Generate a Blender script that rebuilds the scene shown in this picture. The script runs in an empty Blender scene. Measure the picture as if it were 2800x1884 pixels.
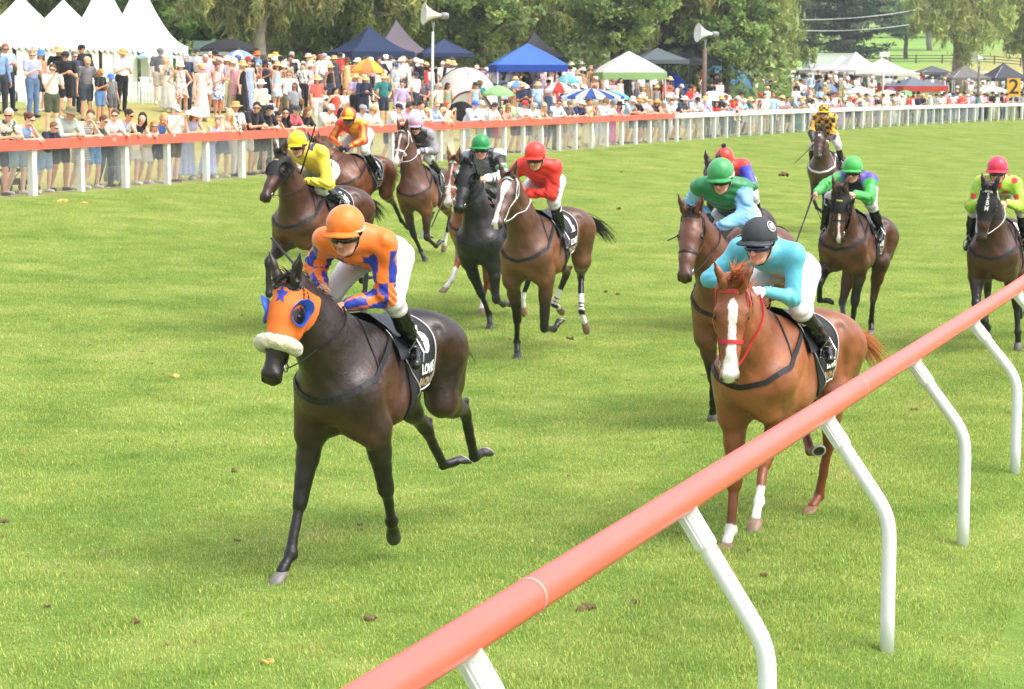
import bpy, math, random, time
import numpy as np
from mathutils import Vector, Matrix
T00 = time.time()
SC = bpy.context.scene
COL = SC.collection
# ------------------------------------------------------------------ camera
PITCH = math.atan(702/5600.0)
CAMZ = 3.0
cd = bpy.data.cameras.new("camera"); cam = bpy.data.objects.new("camera", cd); COL.objects.link(cam)
cam.location = (0, 0, CAMZ); cam.rotation_euler = (math.pi/2-PITCH, 0, 0)
cd.lens = 72.0; cd.sensor_width = 36.0; cd.clip_start = 0.1; cd.clip_end = 3000
cd.dof.use_dof = True; cd.dof.focus_distance = 13.4; cd.dof.aperture_fstop = 9.0
SC.camera = cam
SC.render.resolution_x = 1024; SC.render.resolution_y = 689
# ------------------------------------------------------------------ sky and sun (thin bright overcast)
SUN_EL, SUN_AZ = math.radians(58), math.radians(118)   # azimuth clockwise from +Y
w = bpy.data.worlds.new("World"); SC.world = w; w.use_nodes = True
nt = w.node_tree; bg = nt.nodes['Background']
sky = nt.nodes.new('ShaderNodeTexSky'); sky.sky_type = 'NISHITA'; sky.sun_disc = False
sky.sun_elevation = SUN_EL; sky.sun_rotation = SUN_AZ; sky.dust_density = 4.0; sky.air_density = 1.0
hs = nt.nodes.new('ShaderNodeHueSaturation'); hs.inputs['Saturation'].default_value = 0.42
nt.links.new(sky.outputs[0], hs.inputs['Color']); nt.links.new(hs.outputs[0], bg.inputs[0])
bg.inputs[1].default_value = 0.15
sd = bpy.data.lights.new("sun", 'SUN'); sd.energy = 1.0; sd.angle = math.radians(38); sd.color = (1.0, 0.96, 0.9)
sun = bpy.data.objects.new("sun", sd); COL.objects.link(sun)
sdir = Vector((math.sin(SUN_AZ)*math.cos(SUN_EL), math.cos(SUN_AZ)*math.cos(SUN_EL), math.sin(SUN_EL)))
sun.rotation_euler = sdir.to_track_quat('Z', 'Y').to_euler()
SC.view_settings.view_transform = 'Standard'; SC.view_settings.look = 'None'
SC.view_settings.exposure = 1.25; SC.view_settings.gamma = 1.0
SC.render.engine = 'CYCLES'

# ------------------------------------------------------------------ where the photograph's pixels lie in the world
F_, CX_, CY_ = 5600.0, 1400.0, 942.0
cP, sP = math.cos(PITCH), math.sin(PITCH)
def P(u, v, s):
    """world point seen at pixel (u,v) of the 2800 px photo where one metre covers s pixels"""
    d = F_/s; X = (u-CX_)/F_*d; U = (CY_-v)/F_*d
    return np.array([X, d*cP+U*sP, CAMZ-d*sP+U*cP])
RX, RY, DX, DY = 2.08, 11.07, .354, .935          # the inside rail: a point and its direction
def PD(x, y): return (x-RX)*DX+(y-RY)*DY
def bend(p): return .00118*np.clip(np.asarray(p, float)-58, 0, 140)**2
def QD(x, y): return (y-RY)*DX-(x-RX)*DY+bend(PD(x, y))   # metres from the inside rail across the track
def XY(q, p):
    q = q-bend(p); return RX-q*DY+p*DX, RY+q*DX+p*DY
FQ = 21.05                                           # the crowd's fence
def sstep(a, b, x):
    t = np.clip((x-a)/(b-a), 0, 1); return t*t*(3-2*t)
def ground(x, y):
    x = np.asarray(x, float); y = np.asarray(y, float)
    q = QD(x, y); p = PD(x, y)
    z = .9*np.clip((q-4)/17, 0, 1)**1.5-.26*(1-sstep(-1.6, 1.2, q))
    z = z + 1.55*sstep(FQ+.6, FQ+11.5, q)
    h = np.interp(y, [0, 140, 215, 260, 420, 600, 1500, 3000], [0, .15, 1.45, 3.2, 12, 24, 60, 80])
    return z + h*sstep(FQ+8, FQ+40, q)
def gz(x, y): return float(ground(x, y))

# ------------------------------------------------------------------ materials
def lin(c):
    if isinstance(c, str):
        c = c.lstrip('#'); c = [int(c[i:i+2], 16)/255 for i in (0, 2, 4)]
        c = [x/12.92 if x <= .04045 else ((x+.055)/1.055)**2.4 for x in c]
    return tuple(c[:3])
MATS = {}
def nodes(m):
    m.use_nodes = True; return m.node_tree, m.node_tree.nodes['Principled BSDF']
def mat(name, col, rough=.6, metal=0., bump=0., bscale=60., var=.0, vscale=8., spec=.5, sheen=0., coat=0., trans=0.):
    if name in MATS: return MATS[name]
    m = bpy.data.materials.new(name); MATS[name] = m
    nt, b = nodes(m); L = nt.links.new
    c = lin(col)
    b.inputs['Base Color'].default_value = (*c, 1); b.inputs['Roughness'].default_value = rough
    b.inputs['Metallic'].default_value = metal; b.inputs['Specular IOR Level'].default_value = spec
    b.inputs['Sheen Weight'].default_value = sheen; b.inputs['Coat Weight'].default_value = coat
    tc = nt.nodes.new('ShaderNodeTexCoord')
    if var > 0:
        n = nt.nodes.new('ShaderNodeTexNoise'); n.inputs['Scale'].default_value = vscale; n.inputs['Detail'].default_value = 5
        L(tc.outputs['Object'], n.inputs['Vector'])
        r = nt.nodes.new('ShaderNodeMapRange'); L(n.outputs[0], r.inputs[0]); r.inputs[1].default_value = .3; r.inputs[2].default_value = .7
        r.inputs[3].default_value = 1-var; r.inputs[4].default_value = 1+var*.6
        mx = nt.nodes.new('ShaderNodeVectorMath'); mx.operation = 'SCALE'; mx.inputs[0].default_value = c
        L(r.outputs[0], mx.inputs['Scale']); L(mx.outputs[0], b.inputs['Base Color'])
    if bump > 0:
        n = nt.nodes.new('ShaderNodeTexNoise'); n.inputs['Scale'].default_value = bscale; n.inputs['Detail'].default_value = 4
        L(tc.outputs['Object'], n.inputs['Vector'])
        bp = nt.nodes.new('ShaderNodeBump'); bp.inputs['Strength'].default_value = bump; bp.inputs['Distance'].default_value = .01
        L(n.outputs[0], bp.inputs['Height']); L(bp.outputs[0], b.inputs['Normal'])
    return m
def vmat(name, rough=.5, bump=0., bscale=80., var=.1, vscale=10., spec=.5, coat=0., sheen=0., stretch=(1, 1, 1), obcol=False, sub=0.):
    """material whose base colour is the mesh's own colour attribute (or the object's colour)"""
    if name in MATS: return MATS[name]
    m = bpy.data.materials.new(name); MATS[name] = m
    nt, b = nodes(m); L = nt.links.new
    b.inputs['Roughness'].default_value = rough; b.inputs['Specular IOR Level'].default_value = spec
    b.inputs['Coat Weight'].default_value = coat; b.inputs['Coat Roughness'].default_value = .35; b.inputs['Sheen Weight'].default_value = sheen
    if sub: b.inputs['Subsurface Weight'].default_value = sub; b.inputs['Subsurface Radius'].default_value = (.02, .008, .005)
    if obcol: a = nt.nodes.new('ShaderNodeObjectInfo'); src = a.outputs['Color']
    else:
        a = nt.nodes.new('ShaderNodeVertexColor'); a.layer_name = 'Col'; src = a.outputs['Color']
    tc = nt.nodes.new('ShaderNodeTexCoord'); mp = nt.nodes.new('ShaderNodeMapping'); mp.inputs['Scale'].default_value = stretch
    L(tc.outputs['Object'], mp.inputs[0])
    n = nt.nodes.new('ShaderNodeTexNoise'); n.inputs['Scale'].default_value = vscale; n.inputs['Detail'].default_value = 6
    L(mp.outputs[0], n.inputs['Vector'])
    r = nt.nodes.new('ShaderNodeMapRange'); L(n.outputs[0], r.inputs[0]); r.inputs[1].default_value = .3; r.inputs[2].default_value = .7
    r.inputs[3].default_value = 1-var; r.inputs[4].default_value = 1+var*.6
    mx = nt.nodes.new('ShaderNodeVectorMath'); mx.operation = 'SCALE'; L(src, mx.inputs[0]); L(r.outputs[0], mx.inputs['Scale'])
    L(mx.outputs[0], b.inputs['Base Color'])
    if bump > 0:
        n2 = nt.nodes.new('ShaderNodeTexNoise'); n2.inputs['Scale'].default_value = bscale; n2.inputs['Detail'].default_value = 5
        L(mp.outputs[0], n2.inputs['Vector'])
        bp = nt.nodes.new('ShaderNodeBump'); bp.inputs['Strength'].default_value = bump; bp.inputs['Distance'].default_value = .01
        L(n2.outputs[0], bp.inputs['Height']); L(bp.outputs[0], b.inputs['Normal'])
    return m

# ------------------------------------------------------------------ objects
def link(o, parent=None):
    COL.objects.link(o)
    if parent is not None: o.parent = parent
    return o
def meshdata(name, V, Fc, m=None, cols=None, smooth=False):
    me = bpy.data.meshes.new(name)
    V = np.asarray(V, np.float32)
    if isinstance(Fc, np.ndarray) and Fc.ndim == 2:
        k = Fc.shape[1]; n = len(Fc)
        me.vertices.add(len(V)); me.vertices.foreach_set('co', V.ravel())
        me.loops.add(n*k); me.loops.foreach_set('vertex_index', Fc.astype(np.int32).ravel())
        me.polygons.add(n); me.polygons.foreach_set('loop_start', np.arange(0, n*k, k, dtype=np.int32))
        me.update(calc_edges=True)
    else:
        me.from_pydata([tuple(map(float, v)) for v in V], [], [tuple(int(i) for i in f) for f in Fc])
    if m is not None:
        for mm in (m if isinstance(m, (list, tuple)) else [m]): me.materials.append(mm)
    if cols is not None:
        a = me.color_attributes.new('Col', 'FLOAT_COLOR', 'POINT')
        c = np.ones((len(V), 4), np.float32); c[:, :3] = cols; a.data.foreach_set('color', c.ravel())
    if smooth: me.polygons.foreach_set('use_smooth', np.ones(len(me.polygons), bool))
    me.update(); return me
def obj(name, V, Fc, m=None, parent=None, cols=None, smooth=False):
    return link(bpy.data.objects.new(name, meshdata(name, V, Fc, m, cols, smooth)), parent)
def empty(name, loc=(0, 0, 0), rz=0., M=None):
    o = bpy.data.objects.new(name, None); COL.objects.link(o); o.empty_display_size = .2
    if M is not None: o.matrix_world = M
    else: o.location = [float(a) for a in loc]; o.rotation_euler = (0, 0, rz)
    return o
def tag(o, label, cat=None, group=None, kind=None):
    if label: o['label'] = label
    if cat: o['category'] = cat
    if group: o['group'] = group
    if kind: o['kind'] = kind
    return o
class MB:
    """collects shapes into one mesh"""
    def __init__(s): s.v = []; s.f = []; s.mi = []; s.c = []
    def add(s, V, Fs, mi=0, col=(1, 1, 1)):
        b = len(s.v); s.v += [tuple(map(float, v)) for v in V]; s.f += [tuple(int(i)+b for i in f) for f in Fs]; s.mi += [mi]*len(Fs); s.c += [col]*len(V)
    def box(s, c, d, R=None, mi=0, col=(1, 1, 1), bev=0.):
        c = np.asarray(c, float); h = np.asarray(d, float)/2
        V = np.array([[x, y, z] for x in (-1, 1) for y in (-1, 1) for z in (-1, 1)])*h
        if R is not None: V = V@np.asarray(R, float).T
        s.add(V+c, [(0, 1, 3, 2), (4, 6, 7, 5), (0, 4, 5, 1), (2, 3, 7, 6), (0, 2, 6, 4), (1, 5, 7, 3)], mi, col)
    def tube(s, pts, r, n=8, mi=0, caps=True, col=(1, 1, 1), flat=None, up=None):
        pts = [np.asarray(p, float) for p in pts]; m = len(pts)
        rs = [r]*m if np.isscalar(r) else list(r)
        b = []; nrm = None
        for i, p in enumerate(pts):
            t = pts[min(i+1, m-1)]-pts[max(i-1, 0)]; t = t/(np.linalg.norm(t)+1e-9)
            if up is not None: nrm = np.asarray(up[i] if np.ndim(up) > 1 else up, float)
            elif nrm is None: nrm = np.array([0, 0, 1.]) if abs(t[2]) < .9 else np.array([1., 0, 0])
            nrm = nrm-t*np.dot(nrm, t); nrm = nrm/(np.linalg.norm(nrm)+1e-9); bi = np.cross(t, nrm)
            for k in range(n):
                a = 2*math.pi*(k+.5)/n; f1 = flat if flat else 1.
                b.append(p+rs[i]*(math.cos(a)*bi+math.sin(a)*nrm*f1))
        Fs = [(i*n+k, i*n+(k+1) % n, (i+1)*n+(k+1) % n, (i+1)*n+k) for i in range(m-1) for k in range(n)]
        if caps: Fs += [tuple(range(n))[::-1], tuple((m-1)*n+k for k in range(n))]
        s.add(b, Fs, mi, col)
    def lathe(s, prof, n=16, c=(0, 0, 0), R=None, mi=0, col=(1, 1, 1), sx=1., sy=1.):
        V = []; c = np.asarray(c, float)
        for (r, z) in prof:
            for k in range(n):
                a = 2*math.pi*k/n; V.append((r*math.cos(a)*sx, r*math.sin(a)*sy, z))
        V = np.array(V)
        if R is not None: V = V@np.asarray(R, float).T
        m = len(prof)
        Fs = [(i*n+k, i*n+(k+1) % n, (i+1)*n+(k+1) % n, (i+1)*n+k) for i in range(m-1) for k in range(n)]
        s.add(V+c, Fs+[tuple(range(n))[::-1], tuple((m-1)*n+k for k in range(n))], mi, col)
    def build(s, name, m, parent=None, smooth=False, colors=False):
        me = meshdata(name, s.v, s.f, m, np.array(s.c) if colors else None, smooth)
        if any(s.mi): me.polygons.foreach_set('material_index', s.mi)
        return link(bpy.data.objects.new(name, me), parent)
def frame(z, x=None):
    """rotation matrix whose columns are x,y,z axes with z along the given direction"""
    z = np.asarray(z, float); z = z/np.linalg.norm(z)
    x = np.asarray(x if x is not None else ((1, 0, 0) if abs(z[0]) < .9 else (0, 1, 0)), float)
    x = x-z*np.dot(x, z); x = x/np.linalg.norm(x); return np.stack([x, np.cross(z, x), z], 1)
def unit(v): v = np.asarray(v, float); return v/(np.linalg.norm(v)+1e-12)

# ------------------------------------------------------------------ soft solids: smooth unions of tapered capsules, meshed in one skin
class Solid:
    def __init__(s): s.p = []
    def cap(s, a, b, ra, rb=None, k=.03, col=0, flat=None):
        """flat = (axis, factor): squeezed along the axis"""
        rb = ra if rb is None else rb
        s.p.append((np.asarray(a, np.float32), np.asarray(b, np.float32), ra, rb, k, col, None if flat is None else (unit(flat[0]).astype(np.float32), flat[1]), False)); return s
    def ball(s, a, r, k=.03, col=0, flat=None): return s.cap(a, a, r, r, k, col, flat)
    def cut(s, a, b, ra, rb=None, k=.01, col=0, flat=None):
        s.cap(a, b, ra, rb, k, col, flat); s.p[-1] = s.p[-1][:7]+(True,); return s
    @staticmethod
    def d1(q, X):
        a, b, ra, rb, k, col, fl, neg = q
        P0 = X-a; ab = b-a
        if fl is not None:
            n, f = fl; P0 = P0+(P0@n)[..., None]*n*(f-1); ab = ab+np.dot(ab, n)*n*(f-1)
        L2 = float(ab@ab)
        if L2 > 1e-9:
            t = np.clip((P0@ab)/L2, 0, 1); d = np.sqrt(((P0-t[..., None]*ab)**2).sum(-1))-(ra+(rb-ra)*t)
        else: d = np.sqrt((P0**2).sum(-1))-ra
        if fl is not None and fl[1] > 1: d = d/(1+(fl[1]-1)*.5)
        return d
    def __call__(s, X):
        X = np.asarray(X, np.float32); D = np.full(X.shape[:-1], 9., np.float32)
        for q in s.p:
            d = s.d1(q, X); k = q[4]
            if q[7]:
                h = np.maximum(k-np.abs(D+d), 0)/k; D = np.maximum(D, -d)+h*h*k*.25
            else:
                h = np.maximum(k-np.abs(D-d), 0)/k; D = np.minimum(D, d)-h*h*k*.25
        return D
    def grad(s, X, e=.004):
        X = np.asarray(X, np.float32); E = np.eye(3, dtype=np.float32)*e; D = s(np.stack([X+E[0], X+E[1], X+E[2], X-E[0], X-E[1], X-E[2]]))
        G = np.stack([D[0]-D[3], D[1]-D[4], D[2]-D[5]], -1); return G/(np.linalg.norm(G, axis=-1, keepdims=True)+1e-9)
    def snap(s, X, off=0., it=4):
        X = np.asarray(X, np.float32).copy()
        for _ in range(it):
            d = s(X)-off; X = X-s.grad(X)*d[..., None]*.9
        return X
    def ray(s, o, d, off=0., far=1.2):
        """outermost point along a ray whose distance equals off (o inside)"""
        o = np.asarray(o, np.float32); d = np.asarray(d, np.float32)
        ts = np.linspace(0, far, 60, dtype=np.float32); X = o[..., None, :]+ts[:, None]*d[..., None, :]
        ins = (s(X)-off) < 0
        idx = ins.shape[-1]-1-np.argmax(ins[..., ::-1], -1)
        lo = ts[idx]; hi = ts[np.minimum(idx+1, 59)]
        for _ in range(9):
            m = (lo+hi)/2; v = (s(o+m[..., None]*d)-off) < 0; lo = np.where(v, m, lo); hi = np.where(v, hi, m)
        return o+lo[..., None]*d
    def grid(s, h, off=0., box=None, disp=None, extra=None):
        lo = np.min([np.minimum(q[0]-q[2], q[1]-q[3]) for q in s.p if not q[7]], 0)-max(off, 0)-3*h
        hi = np.max([np.maximum(q[0]+q[2], q[1]+q[3]) for q in s.p if not q[7]], 0)+max(off, 0)+3*h
        if box is not None: lo = np.maximum(lo, box[0]); hi = np.minimum(hi, box[1])
        n = np.maximum(np.ceil((hi-lo)/h).astype(int), 3)+1
        ax = [lo[i]+h*np.arange(n[i], dtype=np.float32) for i in range(3)]
        D = np.full(n, 9., np.float32)
        for q in s.p:
            mg = q[4]+max(off, 0)+.02+3*h
            a0 = np.minimum(q[0]-q[2], q[1]-q[3])-mg; a1 = np.maximum(q[0]+q[2], q[1]+q[3])+mg
            i0 = np.clip(((a0-lo)/h).astype(int), 0, n); i1 = np.clip(((a1-lo)/h).astype(int)+1, 0, n)
            if (i1 <= i0).any(): continue
            sl = tuple(slice(i0[i], i1[i]) for i in range(3))
            X = np.stack(np.meshgrid(*[ax[i][sl[i]] for i in range(3)], indexing='ij'), -1)
            d = s.d1(q, X); k = q[4]; Dv = D[sl]
            if q[7]:
                hh = np.maximum(k-np.abs(Dv+d), 0)/k; D[sl] = np.maximum(Dv, -d)+hh*hh*k*.25
            else:
                hh = np.maximum(k-np.abs(Dv-d), 0)/k; D[sl] = np.minimum(Dv, d)-hh*hh*k*.25
        X = None
        if disp is not None or extra is not None:
            X = np.stack(np.meshgrid(*ax, indexing='ij'), -1)
            if disp is not None: D = D+disp(X)
        D = D-off
        if extra is not None: D = extra(D, X)
        return D, lo, h
    def mesh(s, h, off=0., box=None, disp=None, extra=None):
        D, lo, h = s.grid(h, off, box, disp, extra)
        return nets(D, lo, h)
    def colors(s, V, pal, tau=.012):
        V = np.asarray(V, np.float32); ds = []; cs = []
        for q in s.p:
            if q[7]: continue
            ds.append(s.d1(q, V)); cs.append(pal[q[5]])
        ds = np.array(ds); W = np.exp(-(ds-ds.min(0))/tau); W /= W.sum(0)
        return W.T@np.array(cs, np.float32)
def nets(D, lo, h):
    n = D.shape; S = D < 0
    D[0] = np.maximum(D[0], h*.3)
    cs = np.zeros(tuple(i-1 for i in n), np.int8)
    for i in (0, 1):
        for j in (0, 1):
            for k in (0, 1): cs += S[i:n[0]-1+i, j:n[1]-1+j, k:n[2]-1+k]
    act = (cs > 0) & (cs < 8); I = np.argwhere(act)
    idx = np.full(cs.shape, -1, np.int64); idx[act] = np.arange(len(I))
    acc = np.zeros((len(I), 3), np.float32); cnt = np.zeros(len(I), np.float32)
    C = [(i, j, k) for i in (0, 1) for j in (0, 1) for k in (0, 1)]
    for a in C:
        for ax in range(3):
            if a[ax]: continue
            b = list(a); b[ax] = 1
            da = D[I[:, 0]+a[0], I[:, 1]+a[1], I[:, 2]+a[2]]; db = D[I[:, 0]+b[0], I[:, 1]+b[1], I[:, 2]+b[2]]
            m = (da < 0) != (db < 0)
            t = np.where(m, da/np.where(m, da-db, 1), 0)
            p = np.tile(np.array(a, np.float32), (len(I), 1)); p[:, ax] = t
            acc[m] += p[m]; cnt[m] += 1
    V = lo+h*(I+acc/np.maximum(cnt, 1)[:, None])
    Q = []
    for ax in range(3):
        s0 = [slice(1, n[i]-1) for i in range(3)]; s1 = list(s0); s0[ax] = slice(0, n[ax]-1); s1[ax] = slice(1, n[ax])
        A = S[tuple(s0)]; B = S[tuple(s1)]; m = A != B
        J = np.argwhere(m); J = J+np.array([0 if i == ax else 1 for i in range(3)])
        fl = A[m]
        u, v = (ax+1) % 3, (ax+2) % 3
        def at(du, dv):
            K = J.copy(); K[:, u] -= du; K[:, v] -= dv; return idx[K[:, 0], K[:, 1], K[:, 2]]
        q = np.stack([at(1, 1), at(0, 1), at(0, 0), at(1, 0)], 1)
        q[~fl] = q[~fl][:, ::-1]; Q.append(q)
    Q = np.concatenate(Q); Q = Q[(Q >= 0).all(1)]
    return V.astype(np.float32), Q
def relax(V, Q, it=1, w=.5):
    for _ in range(it):
        S = np.zeros_like(V); c = np.zeros(len(V), np.float32)
        for k in range(Q.shape[1]):
            a, b = Q[:, k], Q[:, (k+1) % Q.shape[1]]
            np.add.at(S, a, V[b]); np.add.at(c, a, 1); np.add.at(S, b, V[a]); np.add.at(c, b, 1)
        m = c > 0; V = V.copy(); V[m] = V[m]*(1-w)+w*S[m]/c[m][:, None]
    return V
def vnorm(V, Q):
    n = np.cross(V[Q[:, 2]]-V[Q[:, 0]], V[Q[:, 3]]-V[Q[:, 1]]); N = np.zeros_like(V)
    for k in range(4): np.add.at(N, Q[:, k], n)
    return N/(np.linalg.norm(N, axis=1)[:, None]+1e-12)
def keep(V, Q, mask):
    """faces all of whose vertices satisfy the mask"""
    Q = Q[mask[Q].all(1)]; u, inv = np.unique(Q, return_inverse=True); return V[u], inv.reshape(Q.shape), u
def joinm(*ms):
    V = np.concatenate([m[0] for m in ms]); o = 0; Qs = []
    for m in ms: Qs.append(m[1]+o); o += len(m[0])
    return V, np.concatenate(Qs)
def wob(X, f=9., seed=0., amp=1.):
    """cheap smooth noise"""
    x, y, z = X[..., 0]*f+seed, X[..., 1]*f+seed*1.7, X[..., 2]*f-seed*.6
    return amp*(np.sin(x+1.3*np.sin(y*1.1+z*.7))*np.sin(z*1.2+1.1*np.sin(x*.9))+.5*np.sin(2.3*y+1.7*z+1.5*np.sin(1.9*x)))/1.5
# ------------------------------------------------------------------ writing
def text_mesh(s, size, bold=0., ext=0.):
    c = bpy.data.curves.new('t', 'FONT'); c.body = s; c.size = size; c.align_x = 'CENTER'; c.align_y = 'CENTER'
    c.offset = bold; c.extrude = ext; c.resolution_u = 3
    o = bpy.data.objects.new('t', c); COL.objects.link(o)
    dg = bpy.context.evaluated_depsgraph_get(); me = bpy.data.meshes.new_from_object(o.evaluated_get(dg))
    V = np.array([v.co[:] for v in me.vertices]); Fs = [tuple(p.vertices) for p in me.polygons]
    bpy.data.objects.remove(o); bpy.data.curves.remove(c); bpy.data.meshes.remove(me)
    return V, Fs
# ================================================================== the ground
def build_ground():
    qs = np.concatenate([[-200, -90, -40, -15, -6, -3], np.arange(-2, 4, .5), np.arange(4, 50, 1.), np.arange(50, 130, 4.), [140, 160, 200, 300, 450]])
    ps = np.concatenate([[-40, -20], np.arange(-12, 60, 2.), np.arange(60, 200, 5.), [210, 230, 260, 300, 400, 500, 650]])
    qq, pp = np.meshgrid(qs, ps, indexing='ij')
    x, y = RX-qq*DY+pp*DX, RY+qq*DX+pp*DY
    z = ground(x, y); V = np.stack([x, y, z], -1).reshape(-1, 3)
    n, m = qq.shape; i = np.arange(n-1)[:, None]*m+np.arange(m-1)[None]; i = i.ravel()
    Fs = np.stack([i, i+m, i+m+1, i+1], 1)
    M = bpy.data.materials.new('turf'); nt, b = nodes(M); L = nt.links.new
    N = nt.nodes.new
    tc = N('ShaderNodeTexCoord')
    at = N('ShaderNodeAttribute'); at.attribute_name = 'qd'
    def noise(sc, det=6, rough=.6, stretch=None):
        n_ = N('ShaderNodeTexNoise'); n_.inputs['Scale'].default_value = sc; n_.inputs['Detail'].default_value = det; n_.inputs['Roughness'].default_value = rough
        src = tc.outputs['Object']
        if stretch:
            mp = N('ShaderNodeMapping'); mp.inputs['Scale'].default_value = stretch; mp.inputs['Rotation'].default_value = (0, 0, math.radians(20.7)); L(src, mp.inputs[0]); src = mp.outputs[0]
        L(src, n_.inputs['Vector']); return n_.outputs[0]
    def ramp(src, stops):
        r = N('ShaderNodeValToRGB'); L(src, r.inputs[0]); e = r.color_ramp.elements
        while len(e) < len(stops): e.new(.5)
        for k, (p_, c_) in enumerate(stops): e[k].position = p_; e[k].color = (*lin(c_), 1) if not isinstance(c_, float) else (c_, c_, c_, 1)
        return r.outputs[0]
    def mix(f, a, b_, blend='MIX'):
        m_ = N('ShaderNodeMix'); m_.data_type = 'RGBA'; m_.blend_type = blend
        if isinstance(f, float): m_.inputs[0].default_value = f
        else: L(f, m_.inputs[0])
        for k, s_ in ((6, a), (7, b_)):
            if isinstance(s_, tuple): m_.inputs[k].default_value = (*s_, 1)
            else: L(s_, m_.inputs[k])
        return m_.outputs[2]
    turf = ramp(noise(.9, 8, .65), [(.28, GR[0]), (.48, GR[1]), (.62, GR[2]), (.78, GR[3])])
    fine = ramp(noise(26., 6, .75), [(.25, .55), (.5, 1.0), (.75, 1.35)])
    turf = mix(1.0, turf, fine, 'MULTIPLY')
    strp = ramp(noise(1., 4, .5, (.35, .03, 1)), [(.35, .93), (.65, 1.06)])
    turf = mix(1.0, turf, strp, 'MULTIPLY')
    dry = ramp(noise(1.6, 8, .7), [(.3, '#86814a'), (.5, '#a49a5c'), (.7, '#7d8a45')])
    far = ramp(noise(.12, 6, .6), [(.3, '#6b8f3a'), (.7, '#86a64c')])
    def step(a, b_):
        r = N('ShaderNodeMapRange'); L(at.outputs['Fac'], r.inputs[0]); r.inputs[1].default_value = a; r.inputs[2].default_value = b_; return r.outputs[0]
    c_ = mix(step(FQ-.45, FQ+.4), turf, dry); c_ = mix(step(FQ+11, FQ+24), c_, far)
    L(c_, b.inputs['Base Color']); b.inputs['Roughness'].default_value = .9; b.inputs['Specular IOR Level'].default_value = .15
    bp = N('ShaderNodeBump'); bp.inputs['Strength'].default_value = .5; bp.inputs['Distance'].default_value = .03
    L(noise(40., 5, .8), bp.inputs['Height']); L(bp.outputs[0], b.inputs['Normal'])
    o = obj('ground', V, Fs, M, smooth=True)
    a = o.data.attributes.new('qd', 'FLOAT', 'POINT'); a.data.foreach_set('value', qq.ravel().astype(np.float32))
    tag(o, None, None, None, 'structure')
GR = ['#587430', '#6c863a', '#7d9444', '#929c54']
build_ground()

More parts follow.
